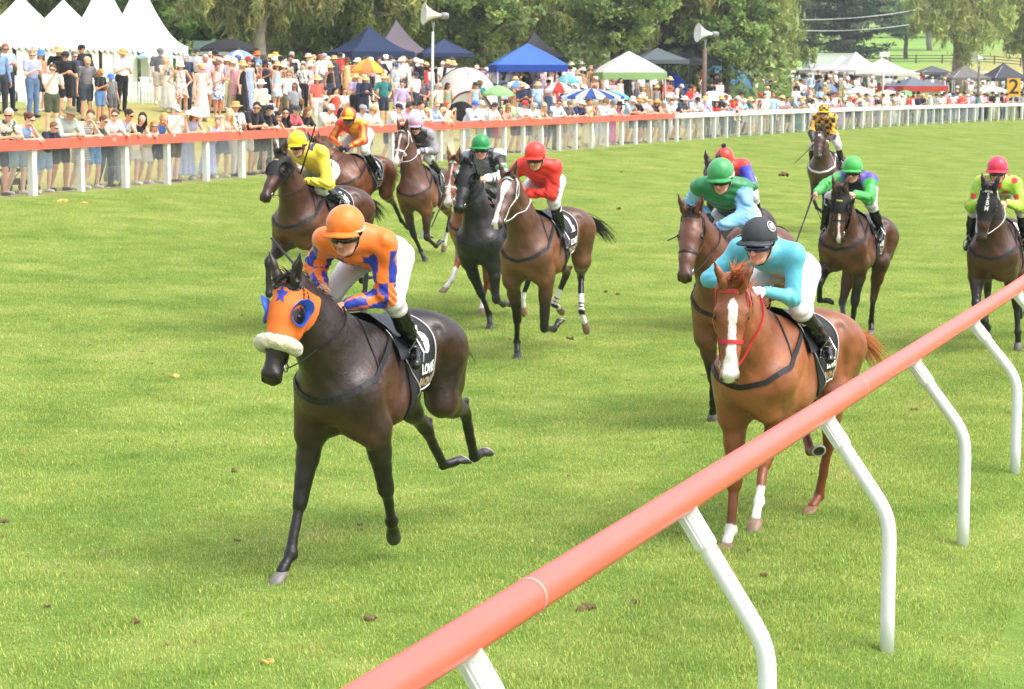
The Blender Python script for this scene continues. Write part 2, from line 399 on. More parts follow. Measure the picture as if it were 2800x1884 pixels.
def build_grass():
    """short turf grass: patches of real blades repeated over the near track"""
    rnd = np.random.RandomState(3)
    M = bpy.data.materials.new('grass_blades'); nt, b = nodes(M); L = nt.links.new; N = nt.nodes.new
    vc = N('ShaderNodeVertexColor'); vc.layer_name = 'Col'; geo = N('ShaderNodeNewGeometry')
    n1 = N('ShaderNodeTexNoise'); n1.inputs['Scale'].default_value = .9; n1.inputs['Detail'].default_value = 8; n1.inputs['Roughness'].default_value = .65; L(geo.outputs['Position'], n1.inputs['Vector'])
    r = N('ShaderNodeValToRGB'); L(n1.outputs[0], r.inputs[0]); e = r.color_ramp.elements; e.new(.5); e.new(.6)
    for k, (p_, c_) in enumerate([(.28, '#88a64c'), (.42, '#a2b85a'), (.58, '#b7c46a'), (.74, '#cfc988')]): e[k].position = p_; e[k].color = (*lin(c_), 1)
    n5 = N('ShaderNodeTexNoise'); n5.inputs['Scale'].default_value = 3.2; n5.inputs['Detail'].default_value = 7; n5.inputs['Roughness'].default_value = .7; L(geo.outputs['Position'], n5.inputs['Vector'])
    r5 = N('ShaderNodeValToRGB'); L(n5.outputs[0], r5.inputs[0]); e5 = r5.color_ramp.elements; e5[0].position = .57; e5[1].position = .72; e5[0].color = (0, 0, 0, 1); e5[1].color = (.75, .75, .75, 1)
    m5 = N('ShaderNodeMix'); m5.data_type = 'RGBA'; L(r5.outputs[0], m5.inputs[0]); L(r.outputs[0], m5.inputs[6]); m5.inputs[7].default_value = (*lin('#b9b070'), 1)
    mx = N('ShaderNodeMix'); mx.data_type = 'RGBA'; mx.blend_type = 'MULTIPLY'; mx.inputs[0].default_value = 1
    L(m5.outputs[2], mx.inputs[6]); L(vc.outputs[0], mx.inputs[7]); L(mx.outputs[2], b.inputs['Base Color'])
    b.inputs['Roughness'].default_value = .55; b.inputs['Specular IOR Level'].default_value = .3
    tr = N('ShaderNodeBsdfTranslucent'); L(mx.outputs[2], tr.inputs[0]); ms = N('ShaderNodeMixShader'); ms.inputs[0].default_value = .5
    L(b.outputs[0], ms.inputs[1]); L(tr.outputs[0], ms.inputs[2]); L(ms.outputs[0], nt.nodes['Material Output'].inputs[0])
    S = 1.0; n = 5200
    px = rnd.uniform(-S*.53, S*.53, n); py = rnd.uniform(-S*.53, S*.53, n)
    cl = np.sin(px*9+1.3*np.sin(py*7))*np.sin(py*8+1.1)
    h = (.017+.007*cl)*rnd.uniform(.5, 1.5, n)+.005; a = rnd.uniform(0, 2*np.pi, n); ln = rnd.uniform(.1, 1.0, n)*h*.9; wd = rnd.uniform(.0022, .0042, n)
    dx, dy = np.cos(a), np.sin(a); sx, sy = -dy, dx
    t = [0, .55, 1.]
    V = np.zeros((n, 5, 3), np.float32)
    for k, tt in enumerate(t):
        cx = px+dx*ln*tt**1.8; cy = py+dy*ln*tt**1.8; cz = h*tt-.004
        wk = wd*(1-tt*.35)
        if k < 2:
            V[:, k*2] = np.stack([cx-sx*wk, cy-sy*wk, cz], -1); V[:, k*2+1] = np.stack([cx+sx*wk, cy+sy*wk, cz], -1)
        else: V[:, 4] = np.stack([cx, cy, cz], -1)
    b0 = np.arange(n)[:, None]*5
    T = np.concatenate([b0+[0, 1, 3], b0+[0, 3, 2], b0+[2, 3, 4]])
    c = rnd.uniform(.70, 1.30, (n, 1))*np.array([[1, 1, 1]])
    st = rnd.rand(n) < .07; c[st] = c[st]*np.array([1.55, 1.2, 1.6])
    cols = np.repeat(c, 5, 0)
    me = meshdata('grass_patch', V.reshape(-1, 3), T, M, cols)
    src = bpy.data.objects.new('grass_patch', me)
    hid = bpy.data.collections.new('patches'); hid.objects.link(src)
    pts = []; rots = []
    for q in np.arange(-14, 20.6, 1.):
        for p in np.arange(-9, 190, 1.):
            x, y = XY(q, p)
            d = y*cP-(0-CAMZ)*sP
            u = CX_+F_*x/max(d, .1)
            if y < 4.6 or y > 190 or u < -250 or u > 3500: continue
            e_ = .3; n_ = unit(np.array([-(gz(x+e_, y)-gz(x-e_, y))/(2*e_), -(gz(x, y+e_)-gz(x, y-e_))/(2*e_), 1.]))
            a_ = math.atan2(DX, DY)*-1+rnd.randint(4)*math.pi/2
            R_ = frame(n_, (math.cos(a_), math.sin(a_), 0)); pts.append((x, y, gz(x, y))); rots += list(Matrix(R_.tolist()).to_euler())
    me2 = bpy.data.meshes.new('grass'); me2.from_pydata([tuple(map(float, q)) for q in pts], [], [])
    ra = me2.attributes.new('rot', 'FLOAT_VECTOR', 'POINT'); ra.data.foreach_set('vector', rots)
    o = link(bpy.data.objects.new('grass', me2))
    g = bpy.data.node_groups.new('scatter', 'GeometryNodeTree')
    g.interface.new_socket('Geometry', in_out='INPUT', socket_type='NodeSocketGeometry'); g.interface.new_socket('Geometry', in_out='OUTPUT', socket_type='NodeSocketGeometry')
    gi, go = g.nodes.new('NodeGroupInput'), g.nodes.new('NodeGroupOutput')
    io = g.nodes.new('GeometryNodeInstanceOnPoints'); oi = g.nodes.new('GeometryNodeObjectInfo'); oi.inputs[0].default_value = src
    na = g.nodes.new('GeometryNodeInputNamedAttribute'); na.data_type = 'FLOAT_VECTOR'; na.inputs[0].default_value = 'rot'
    g.links.new(gi.outputs[0], io.inputs['Points']); g.links.new(oi.outputs['Geometry'], io.inputs['Instance']); g.links.new(na.outputs[0], io.inputs['Rotation'])
    g.links.new(io.outputs[0], go.inputs[0])
    md = o.modifiers.new('scatter', 'NODES'); md.node_group = g
    tag(o, 'short green turf grass of the racetrack', None, None, 'stuff')
build_grass()

# ================================================================== inside running rail
def build_rail():
    root = empty('running_rail', (RX, RY, gz(RX, RY)))
    tag(root, 'coral pink tubular running rail on bent white posts crossing the foreground', 'rail')
    coral = mat('coral_plastic', '#ee6658', .32, var=.06, vscale=3, spec=.5); white = mat('white_plastic', '#e9ebee', .4, var=.05, vscale=6)
    grey = mat('joint_grey', '#e8a196', .6)
    def W(q, p, z):
        x, y = XY(q, p); return np.array([x-RX, y-RY, z-gz(RX, RY)])
    hz = lambda p: 1.236-.0115*min(p, 8)
    m = MB(); pts = [W(.37, p, hz(p)) for p in np.arange(-9.4, 60, 1.41)]
    m.tube(pts, .064, 28); r = m.build('rail_tube', coral, root, smooth=True)
    for k in range(-2, 8):
        p = .9+5.64*k
        if p < -9: continue
        m = MB(); a, c = W(.37, p-.006, hz(p)), W(.37, p+.006, hz(p)); m.tube([a, c], .0665, 28); m.build('joint_ring', grey, r, smooth=False)
    # chipped paint on the far underside
    rnd = random.Random(4); m = MB()
    for k in range(70):
        p = rnd.uniform(2.2, 9); ang = rnd.uniform(-2.5, -1.9)
        d = np.array([DX, DY, 0]); side = np.array([DY, -DX, 0]); 
        c = W(.37, p, hz(p)); L_ = rnd.uniform(.01, .05)*(2 if rnd.random() < .15 else 1); wd = rnd.uniform(.05, .16)
        V = []
        for (tt, aa) in ((-L_, -wd), (L_*.3, -wd*1.2), (L_, wd*.3), (L_*.2, wd), (-L_*.7, wd*.6)):
            a_ = ang+aa; V.append(c+d*tt+(-side*math.cos(a_)*-1+np.array([0, 0, math.sin(a_)]))*.0652)
        m.add(V, [(0, 1, 2, 3, 4)])
    tag(m.build('chipped_paint', mat('chip', '#e8e0da', .7), r), None, None, None, 'stuff')
    for k in range(-3, 20):
        p = 2.82*k if k != -2 else -5.3; g = gz(*XY(0, p)); e = empty('post', W(0, p, g)); e.parent = root
        z1 = hz(p)-.075
        zt = z1-g; prof = [(0, -.03), (0, .2), (0, .61), (.003, .68), (.014, .745), (.036, .80), (.065, .85)]+[(.065+.29*t, .85+(zt-.85)*t) for t in (.25, .5, .75, 1.)]
        pp = [W(a, p, g+b)-W(0, p, g) for a, b in prof]
        m = MB(); m.tube(pp, .040, 18); m.build('post_tube', white, e, smooth=True)
        dd = unit(pp[-1]-pp[-2]); m = MB(); a = pp[-1]-dd*.16; m.tube([a, a+dd*.01, pp[-1]+dd*.01], [.044, .048, .048], 18)
        for j in range(9):
            an = j*math.pi/9*2; f3 = frame(dd); m.box(a+dd*.09+f3[:, 0]*math.cos(an)*.0475+f3[:, 1]*math.sin(an)*.0475, (.004, .004, .14), f3)
        m.build('collar', white, e)
        m = MB(); sd_ = unit(np.array([DX, DY, 0])); m.box(np.array([0, 0, .24])+sd_*.045, (.03, .03, .12)); m.build('clip', white, e)
        m = MB(); m.box(pp[-1]+np.array([0, 0, .02]), (.07, .09, .05)); m.build('bracket', white, e)
build_rail()

# ================================================================== the crowd's fence
def build_fence():
    x0, y0 = XY(FQ, 23.2); root = empty('racecourse_fence', (x0, y0, gz(x0, y0)))
    tag(root, 'long white post and netting fence before the crowd, its top board coral then white', 'fence')
    O = np.array([x0, y0, gz(x0, y0)])
    white = mat('chalky_white', '#dcdcd8', .8, bump=.5, bscale=30, var=.14, vscale=14)
    wht2 = mat('board_white', '#e2e1dd', .7, var=.08, vscale=6); cor = mat('board_coral', '#e2644e', .6, var=.12, vscale=2.5)
    wire = mat('wire', '#c9ccce', .45, metal=.3)
    def W(p, z, dq=0.):
        x, y = XY(FQ+dq, p); x1, y1 = XY(FQ, p); return np.array([x, y, gz(x1, y1)+z])-O
    pw = 67.4
    def board(p0, p1, m_, nm, lab):
        m = MB()
        ps = np.arange(p0, p1+.01, (p1-p0)/max(1, round((p1-p0)/1.72)))
        V = []
        for p in ps: V += [W(p, .90, -.105), W(p, 1.09, -.105), W(p, 1.095, .075), W(p, 1.06, .075), W(p, 1.055, -.07), W(p, .90, -.07)]
        Fs = [(i*6+k, (i+1)*6+k, (i+1)*6+(k+1) % 6, i*6+(k+1) % 6) for i in range(len(ps)-1) for k in range(6)]
        m.add(V, Fs+[(5, 4, 3, 2, 1, 0), tuple((len(ps)-1)*6+k for k in range(6))]); tag(m.build(nm, m_, root), lab)
    board(23.2-1.72*5, pw, cor, 'top_board', 'coral painted top board'); board(pw+.004, 195, wht2, 'top_board', 'white painted top board')
    n = 0
    for k in range(-5, 96):
        p = 23.2+1.72*k
        if p > 193: break
        rr = random.Random(k); wd = rr.uniform(.12, .15)
        dd = XY(FQ, p+.1); d0 = XY(FQ, p); t = unit([dd[0]-d0[0], dd[1]-d0[1], 0]); R = np.stack([t, [-t[1], t[0], 0], [0, 0, 1]], 1)
        m = MB(); c = W(p, .525, rr.uniform(-.01, .01))
        # slightly rough hewn post
        V = []
        for z in (-.57, -.2, .15, .372):
            for (a, b) in ((-1, -1), (1, -1), (1, 1), (-1, 1)):
                V.append(c+R@np.array([a*(wd/2+rr.uniform(-.006, .006)), b*(.06+rr.uniform(-.004, .004)), z]))
        Fs = [(i*4+j, i*4+(j+1) % 4, (i+1)*4+(j+1) % 4, (i+1)*4+j) for i in range(3) for j in range(4)]+[(3, 2, 1, 0), (12, 13, 14, 15)]
        m.add(V, Fs); m.build('post', white, root); n += 1
    # diamond netting, each strand a thin three sided wire
    V = []; Fs = []
    def strand(p0, z0, p1, z1, r):
        a = W(p0, z0, .08); b = W(p1, z1, .08); k = len(V)
        for e in (a, b):
            V.extend([e+[0, 0, r], e+[-r*.9*DY, -r*.5, -r*.5], e+[r, 0, -r*.4]])
        Fs.extend([(k, k+1, k+4, k+3), (k+1, k+2, k+5, k+4), (k+2, k, k+3, k+5)])
    p = 23.2-1.72*5; 
    while p < 120:
        st = .052 if p < 60 else .11; r = .0017 if p < 60 else .0032
        strand(p, .03, p+.55, .9, r); strand(p+.55, .03, p, .9, r); p += st
    for z in (.03, .45, .88):
        for k in range(-5, 55): strand(23.2+1.72*k, z, 23.2+1.72*(k+1), z, .003)
    obj('wire_netting', np.array(V), np.array(Fs), wire, root)
build_fence()
# ================================================================== the racehorses
ORDER = sorted([j+e for j in 'el ft hf hh hk ho ja je jh jk jt jw kn sp st'.split() for e in 'LR']+['cap', 'muz', 'pol'])
POSES = {}
def fitted(n, place, *rows): POSES[n] = dict(T=place, J=dict(zip(ORDER, rows)))
fitted('h1', (-0.988, 12.601, -0.028, -1.951, 0.035),
       (0.655, 0.091, 2.223), (0.538, 0.207, 0.923), (0.596, -0.202, 0.908), (0.204, 0.141, 0.281), (0.832, -0.255, 0.191), (-1.154, 0.141, 0.425), (-1.226, -0.129, 0.329), (-1.344, 0.154, 0.431), (-1.388, -0.033, 0.355), (-0.974, 0.155, 0.782), (-0.971, -0.132, 0.637), (0.068, 0.090, 0.159), (0.954, -0.287, 0.050), (0.032, 0.251, 1.387), (0.093, -0.310, 1.337), (0.410, 0.232, 1.762), (0.339, -0.277, 1.906), (-0.026, 0.124, 1.955), (-0.013, -0.092, 2.002), (0.293, 0.230, 1.711), (0.246, -0.239, 1.722), (0.204, 0.335, 1.327), (0.275, -0.330, 1.258), (0.588, 0.032, 1.711), (0.549, -0.129, 1.824), (0.370, 0.187, 0.538), (0.691, -0.251, 0.496), (1.353, -0.089, 1.381), (1.085, -0.063, 1.919), (0.435, 0.245, 2.099), (0.475, -0.124, 2.111), (-0.536, 0.170, 0.923), (-0.611, -0.169, 0.921))
fitted('h2', (-2.411, 23.777, 0.257, -2.025, 0.029),
       (0.598, 0.057, 2.152), (0.462, 0.170, 0.974), (0.573, -0.213, 0.917), (0.542, 0.170, 0.197), (1.011, -0.139, 0.413), (-0.632, 0.170, 0.225), (-1.139, -0.170, 0.315), (-0.602, 0.170, 0.002), (-1.323, -0.170, 0.361), (-0.708, 0.170, 0.618), (-0.940, -0.170, 0.662), (0.579, 0.169, -0.129), (0.803, -0.190, 0.554), (-0.004, 0.258, 1.405), (0.088, -0.310, 1.328), (0.437, 0.350, 1.657), (0.417, -0.312, 1.774), (0.002, 0.132, 1.757), (-0.056, -0.086, 1.810), (0.370, 0.204, 1.582), (0.299, -0.267, 1.690), (0.149, 0.386, 1.394), (0.275, -0.330, 1.258), (0.567, 0.104, 1.687), (0.488, -0.049, 1.808), (0.472, 0.170, 0.552), (0.969, -0.157, 0.786), (1.417, 0.075, 1.558), (1.026, 0.114, 2.011), (0.412, 0.249, 2.017), (0.413, -0.121, 1.997), (-0.389, 0.170, 0.974), (-0.560, -0.170, 0.921))
fitted('h3', (-2.553, 32.493, 0.333, -1.934, 0.035),
       (0.598, 0.081, 2.260), (0.463, 0.170, 0.974), (0.463, -0.170, 0.973), (0.522, 0.170, 0.216), (0.412, -0.170, 0.479), (-1.183, 0.151, 0.417), (-0.569, -0.171, 0.114), (-1.346, 0.178, 0.318), (-0.639, -0.176, -0.074), (-0.943, 0.124, 0.735), (-0.495, -0.170, 0.522), (0.574, 0.169, -0.052), (0.238, -0.170, 0.555), (0.048, 0.302, 1.352), (0.089, -0.310, 1.331), (0.535, 0.291, 1.852), (0.461, -0.292, 1.867), (-0.042, 0.105, 1.913), (-0.018, -0.113, 1.921), (0.288, 0.188, 1.679), (0.290, -0.267, 1.698), (0.202, 0.405, 1.280), (0.275, -0.330, 1.258), (0.727, 0.127, 1.757), (0.581, -0.079, 1.746), (0.498, 0.170, 0.554), (0.688, -0.170, 0.619), (1.433, -0.011, 1.478), (1.049, -0.326, 1.823), (0.400, 0.238, 2.104), (0.446, -0.130, 2.108), (-0.526, 0.170, 0.924), (-0.344, -0.170, 1.007))
fitted('h4', (-1.503, 32.680, 0.150, -1.800, 0.030),
       (0.582, 0.028, 2.313), (0.557, 0.182, 0.913), (0.529, -0.154, 0.925), (0.341, 0.271, 0.332), (0.347, 0.021, 0.243), (-1.041, 0.053, 0.321), (-0.975, -0.353, 0.341), (-1.053, 0.028, 0.133), (-1.100, -0.210, 0.348), (-0.943, 0.178, 0.689), (-0.957, -0.166, 0.694), (0.176, 0.319, 0.414), (0.415, 0.111, 0.093), (0.073, 0.272, 1.498), (0.089, -0.310, 1.330), (0.435, 0.296, 1.855), (0.466, -0.288, 1.892), (0.003, 0.139, 1.887), (-0.018, -0.081, 1.902), (0.391, 0.159, 1.745), (0.287, -0.266, 1.698), (0.197, 0.325, 1.349), (0.275, -0.330, 1.258), (0.611, 0.092, 1.873), (0.659, -0.116, 1.816), (0.596, 0.187, 0.487), (0.481, -0.055, 0.514), (1.102, -0.169, 1.678), (0.831, -0.096, 2.209), (0.430, 0.214, 2.135), (0.413, -0.155, 2.145), (-0.547, 0.170, 0.922), (-0.557, -0.170, 0.921))
fitted('h5', (-0.342, 24.846, -0.038, -1.885, 0.005),
       (0.542, 0.008, 2.373), (0.558, 0.170, 0.914), (0.516, -0.167, 0.933), (0.303, 0.206, 0.405), (0.272, 0.013, 0.275), (-0.964, 0.051, 0.353), (-1.139, -0.170, 0.315), (-1.022, 0.049, 0.172), (-1.323, -0.170, 0.361), (-0.975, 0.175, 0.734), (-0.940, -0.170, 0.662), (0.113, 0.212, 0.404), (0.370, 0.058, 0.121), (0.089, 0.310, 1.330), (0.090, -0.310, 1.332), (0.404, 0.253, 1.973), (0.462, -0.285, 1.948), (-0.045, 0.107, 1.904), (-0.008, -0.108, 1.937), (0.276, 0.266, 1.703), (0.288, -0.267, 1.700), (0.275, 0.330, 1.258), (0.275, -0.330, 1.258), (0.603, 0.071, 1.960), (0.642, -0.118, 1.836), (0.599, 0.216, 0.496), (0.434, -0.026, 0.539), (1.241, -0.052, 1.616), (0.934, -0.025, 2.132), (0.324, 0.163, 2.238), (0.395, -0.204, 2.219), (-0.555, 0.170, 0.921), (-0.560, -0.170, 0.921))
fitted('h6', (0.231, 22.269, 0.034, -1.976, 0.103),
       (0.557, 0.124, 2.302), (0.533, 0.187, 0.926), (0.620, -0.175, 0.895), (0.250, 0.140, 0.298), (0.362, -0.264, 0.152), (-0.690, 0.099, 0.315), (-0.841, -0.295, 0.343), (-0.779, 0.125, 0.085), (-0.999, -0.278, 0.240), (-0.936, 0.011, 0.685), (-0.963, -0.167, 0.702), (0.077, 0.155, 0.375), (0.474, -0.214, 0.007), (0.149, 0.242, 1.353), (0.090, -0.310, 1.331), (0.401, 0.239, 1.825), (0.424, -0.290, 1.933), (-0.048, 0.114, 1.893), (-0.024, -0.104, 1.918), (0.317, 0.222, 1.735), (0.284, -0.266, 1.700), (0.290, 0.332, 1.244), (0.275, -0.330, 1.258), (0.487, -0.032, 1.858), (0.562, -0.058, 1.936), (0.552, 0.148, 0.367), (0.455, -0.206, 0.444), (1.418, 0.009, 1.666), (0.984, 0.005, 2.079), (0.361, 0.268, 2.132), (0.421, -0.096, 2.148), (-0.571, 0.169, 0.917), (-0.559, -0.170, 0.921))
fitted('h7', (1.926, 18.009, -0.020, -1.984, 0.252),
       (0.471, 0.007, 2.354), (0.463, 0.170, 0.973), (0.680, -0.159, 0.886), (0.412, 0.170, 0.479), (0.506, -0.199, 0.177), (-1.139, 0.170, 0.315), (-0.522, -0.170, 0.315), (-1.323, 0.170, 0.361), (-0.685, -0.170, 0.217), (-0.940, 0.170, 0.662), (-0.643, -0.170, 0.697), (0.238, 0.170, 0.555), (0.438, -0.238, 0.003), (0.089, 0.310, 1.332), (0.088, -0.310, 1.329), (0.450, 0.205, 1.935), (0.217, -0.363, 1.986), (-0.017, 0.096, 1.762), (-0.007, -0.091, 1.882), (0.341, 0.271, 1.666), (0.307, -0.268, 1.685), (0.274, 0.330, 1.258), (0.274, -0.330, 1.258), (0.600, -0.017, 1.895), (0.389, -0.167, 1.919), (0.688, 0.170, 0.619), (0.593, -0.152, 0.473), (1.365, -0.083, 1.689), (0.942, -0.106, 2.114), (0.281, 0.137, 2.162), (0.369, -0.221, 2.187), (-0.560, 0.170, 0.921), (-0.324, -0.170, 1.027))
fitted('h8', (2.676, 25.221, -0.030, -1.947, -0.008),
       (0.601, -0.025, 2.197), (0.485, 0.170, 0.955), (0.463, -0.170, 0.973), (0.505, 0.169, 0.224), (0.412, -0.170, 0.479), (-1.139, 0.170, 0.315), (-0.522, -0.170, 0.315), (-1.323, 0.170, 0.361), (-0.685, -0.170, 0.217), (-0.940, 0.170, 0.662), (-0.643, -0.170, 0.697), (0.509, 0.168, 0.033), (0.238, -0.170, 0.555), (0.088, 0.310, 1.328), (0.089, -0.310, 1.329), (0.469, 0.294, 1.844), (0.480, -0.299, 1.790), (-0.047, 0.113, 1.863), (-0.059, -0.106, 1.888), (0.293, 0.267, 1.692), (0.271, -0.265, 1.704), (0.274, 0.330, 1.258), (0.275, -0.330, 1.258), (0.667, 0.115, 1.806), (0.675, -0.114, 1.799), (0.497, 0.170, 0.535), (0.688, -0.170, 0.619), (1.498, 0.104, 1.796), (0.990, -0.064, 2.068), (0.394, 0.165, 2.093), (0.404, -0.199, 2.051), (-0.560, 0.170, 0.921), (-0.324, -0.170, 1.027))
fitted('h9', (1.685, 13.510, -0.088, -2.084, 0.003),
       (0.661, 0.044, 2.142), (0.432, 0.135, 1.012), (0.569, -0.156, 0.910), (0.854, 0.147, 0.422), (0.714, -0.110, 0.178), (-0.642, -0.010, 0.176), (-0.498, -0.024, 0.529), (-0.469, -0.014, 0.098), (-0.350, 0.093, 0.554), (-0.621, 0.070, 0.568), (-0.714, -0.202, 0.814), (0.975, 0.168, 0.277), (0.877, -0.075, 0.086), (0.032, 0.281, 1.352), (0.089, -0.310, 1.330), (0.486, 0.215, 1.719), (0.570, -0.343, 1.828), (-0.010, 0.112, 1.838), (-0.009, -0.099, 1.902), (0.334, 0.210, 1.632), (0.300, -0.267, 1.690), (0.207, 0.368, 1.310), (0.274, -0.330, 1.258), (0.716, 0.091, 1.787), (0.628, -0.082, 1.792), (0.657, 0.104, 0.658), (0.645, -0.115, 0.488), (1.215, 0.092, 1.263), (1.113, 0.054, 1.853), (0.450, 0.204, 2.010), (0.471, -0.163, 2.033), (-0.407, 0.166, 0.964), (-0.313, -0.170, 1.038))
fitted('h10', (3.941, 24.010, -0.037, -2.023, -0.040),
       (0.610, 0.088, 2.130), (0.483, 0.187, 0.956), (0.455, -0.215, 0.988), (0.337, 0.063, 0.253), (0.632, -0.256, 0.550), (-0.723, -0.012, 0.220), (-0.113, -0.173, 0.291), (-0.600, 0.027, 0.081), (0.035, -0.170, 0.172), (-0.480, 0.074, 0.526), (-0.454, -0.305, 0.453), (0.332, 0.070, 0.056), (0.456, -0.183, 0.546), (0.053, 0.295, 1.369), (0.163, -0.376, 1.386), (0.590, 0.287, 1.751), (0.713, -0.186, 1.907), (-0.045, 0.107, 1.843), (-0.049, -0.106, 1.900), (0.315, 0.237, 1.690), (0.305, -0.263, 1.763), (0.230, 0.329, 1.280), (0.289, -0.329, 1.238), (0.828, 0.173, 1.809), (0.952, -0.255, 1.800), (0.440, 0.114, 0.542), (0.823, -0.195, 0.786), (1.133, 0.105, 1.258), (1.105, 0.095, 1.863), (0.413, 0.254, 1.978), (0.444, -0.117, 1.988), (-0.399, 0.170, 0.969), (-0.517, -0.219, 0.915))
fitted('h11', (5.520, 23.372, -0.077, -1.899, -0.001),
       (0.573, 0.020, 2.196), (0.468, 0.171, 0.968), (0.528, -0.185, 0.928), (0.290, 0.276, 0.285), (0.636, -0.078, 0.424), (-1.139, 0.170, 0.315), (-0.522, -0.170, 0.315), (-1.323, 0.170, 0.361), (-0.685, -0.170, 0.217), (-0.940, 0.170, 0.662), (-0.643, -0.170, 0.697), (0.279, 0.282, 0.091), (0.482, -0.147, 0.336), (0.089, 0.310, 1.329), (0.093, -0.318, 1.320), (0.481, 0.303, 1.743), (0.465, -0.271, 1.736), (-0.054, 0.110, 1.897), (-0.043, -0.110, 1.902), (0.273, 0.266, 1.704), (0.276, -0.266, 1.695), (0.275, 0.330, 1.258), (0.282, -0.330, 1.256), (0.675, 0.121, 1.786), (0.677, -0.113, 1.794), (0.272, 0.251, 0.604), (0.839, -0.146, 0.649), (1.143, -0.084, 1.377), (1.061, -0.014, 1.971), (0.425, 0.201, 2.008), (0.441, -0.175, 2.010), (-0.560, 0.170, 0.921), (-0.324, -0.170, 1.027))
fitted('h12', (6.317, 41.658, 0.139, -1.904, -0.010),
       (0.500, 0.001, 2.430), (0.463, 0.170, 0.974), (0.449, -0.170, 0.987), (0.545, 0.170, 0.208), (0.539, -0.100, 0.436), (-1.139, 0.170, 0.315), (-0.522, -0.170, 0.315), (-1.323, 0.170, 0.361), (-0.685, -0.170, 0.217), (-0.940, 0.170, 0.662), (-0.643, -0.170, 0.697), (0.563, 0.169, -0.083), (0.383, -0.009, 0.362), (0.089, 0.310, 1.330), (0.090, -0.310, 1.332), (0.387, 0.181, 1.892), (0.593, -0.228, 1.966), (-0.039, 0.108, 1.911), (-0.014, -0.109, 1.936), (0.278, 0.266, 1.702), (0.284, -0.266, 1.702), (0.275, 0.330, 1.258), (0.275, -0.330, 1.258), (0.630, 0.113, 1.795), (0.758, -0.151, 1.761), (0.478, 0.170, 0.552), (0.730, -0.153, 0.676), (1.332, 0.045, 1.472), (1.043, 0.031, 1.998), (0.299, 0.163, 2.278), (0.347, -0.204, 2.272), (-0.560, 0.170, 0.921), (-0.324, -0.170, 1.027))
fitted('h13', (-0.472, 26.491, 0.018, -1.935, 0.004),
       (0.378, 0.025, 2.123), (0.500, 0.170, 0.944), (0.452, -0.171, 0.984), (0.378, 0.083, 0.239), (1.013, -0.093, 0.557), (-0.674, 0.170, 0.224), (-0.522, -0.170, 0.315), (-0.565, 0.170, 0.068), (-0.685, -0.170, 0.217), (-0.692, 0.170, 0.624), (-0.643, -0.170, 0.697), (0.487, 0.101, 0.085), (1.127, -0.160, 0.420), (0.089, 0.310, 1.330), (0.089, -0.310, 1.330), (0.558, 0.312, 1.646), (0.554, -0.354, 1.685), (-0.047, 0.110, 1.900), (-0.034, -0.110, 1.903), (0.277, 0.266, 1.702), (0.285, -0.267, 1.698), (0.275, 0.330, 1.258), (0.275, -0.330, 1.258), (0.683, 0.114, 1.782), (0.768, -0.206, 1.758), (0.461, 0.176, 0.524), (0.814, -0.080, 0.793), (1.222, -0.071, 1.518), (0.990, -0.041, 2.071), (0.445, 0.198, 1.888), (0.462, -0.171, 1.901), (-0.392, 0.170, 0.973), (-0.324, -0.170, 1.027))
RIG = dict(wit=(.42, 0, 1.60), cro=(-.5, 0, 1.56), shL=(.66, .17, 1.2), shR=(.66, -.17, 1.2), hpL=(-.58, .17, 1.28), hpR=(-.58, -.17, 1.28))
def pose(n):
    J = {k: np.array(v, float) for k, v in RIG.items()}
    J.update({k: np.array(v, float) for k, v in POSES[n]['J'].items()}); J['face'] = dict(h9=.62, h11=.42, h10=.25, h7=.2).get(n, .12); return J
def horse_matrix(n):
    x, y, z, yaw, pt = POSES[n]['T']
    cp, sp_ = math.cos(pt), math.sin(pt)
    Rp = Matrix(((cp, 0, sp_, 0), (0, 1, 0, 0), (-sp_, 0, cp, 0), (0, 0, 0, 1)))
    return Matrix.Translation((x, y, z)) @ Matrix.Rotation(yaw, 4, 'Z') @ Matrix.Translation((0, 0, 1.2)) @ Rp @ Matrix.Translation((-.42, 0, -1.2))
COAT = vmat('horse_coat', .38, .55, 19, .30, 5., .55, .0, stretch=(1, 1, 1))
def veins():
    nt = COAT.node_tree; b = nt.nodes['Principled BSDF']; old = b.inputs['Normal'].links[0].from_node; tc = nt.nodes.new('ShaderNodeTexCoord'); n = nt.nodes.new('ShaderNodeTexNoise'); n.inputs['Scale'].default_value = 4.5; n.inputs['Detail'].default_value = 3; n.inputs['Distortion'].default_value = .6; nt.links.new(tc.outputs['Object'], n.inputs['Vector'])
    m1 = nt.nodes.new('ShaderNodeMath'); m1.operation = 'SUBTRACT'; m1.inputs[1].default_value = .5; nt.links.new(n.outputs[0], m1.inputs[0]); m2 = nt.nodes.new('ShaderNodeMath'); m2.operation = 'ABSOLUTE'; nt.links.new(m1.outputs[0], m2.inputs[0])
    r = nt.nodes.new('ShaderNodeMapRange'); r.inputs[1].default_value = 0; r.inputs[2].default_value = .022; r.inputs[3].default_value = 1; r.inputs[4].default_value = 0; nt.links.new(m2.outputs[0], r.inputs[0])
    h = nt.nodes.new('ShaderNodeTexNoise'); h.inputs['Scale'].default_value = 420; nt.links.new(tc.outputs['Object'], h.inputs['Vector'])
    b1 = nt.nodes.new('ShaderNodeBump'); b1.inputs['Strength'].default_value = .13; b1.inputs['Distance'].default_value = .006; nt.links.new(r.outputs[0], b1.inputs['Height']); nt.links.new(b1.outputs[0], old.inputs['Normal'])
    b2 = nt.nodes.new('ShaderNodeBump'); b2.inputs['Strength'].default_value = .25; b2.inputs['Distance'].default_value = .002; nt.links.new(h.outputs[0], b2.inputs['Height']); nt.links.new(old.outputs[0], b2.inputs['Normal']); nt.links.new(b2.outputs[0], b.inputs['Normal'])
veins()
HOOFM = vmat('hoof_horn', .5, .2, 60, .25, 25)
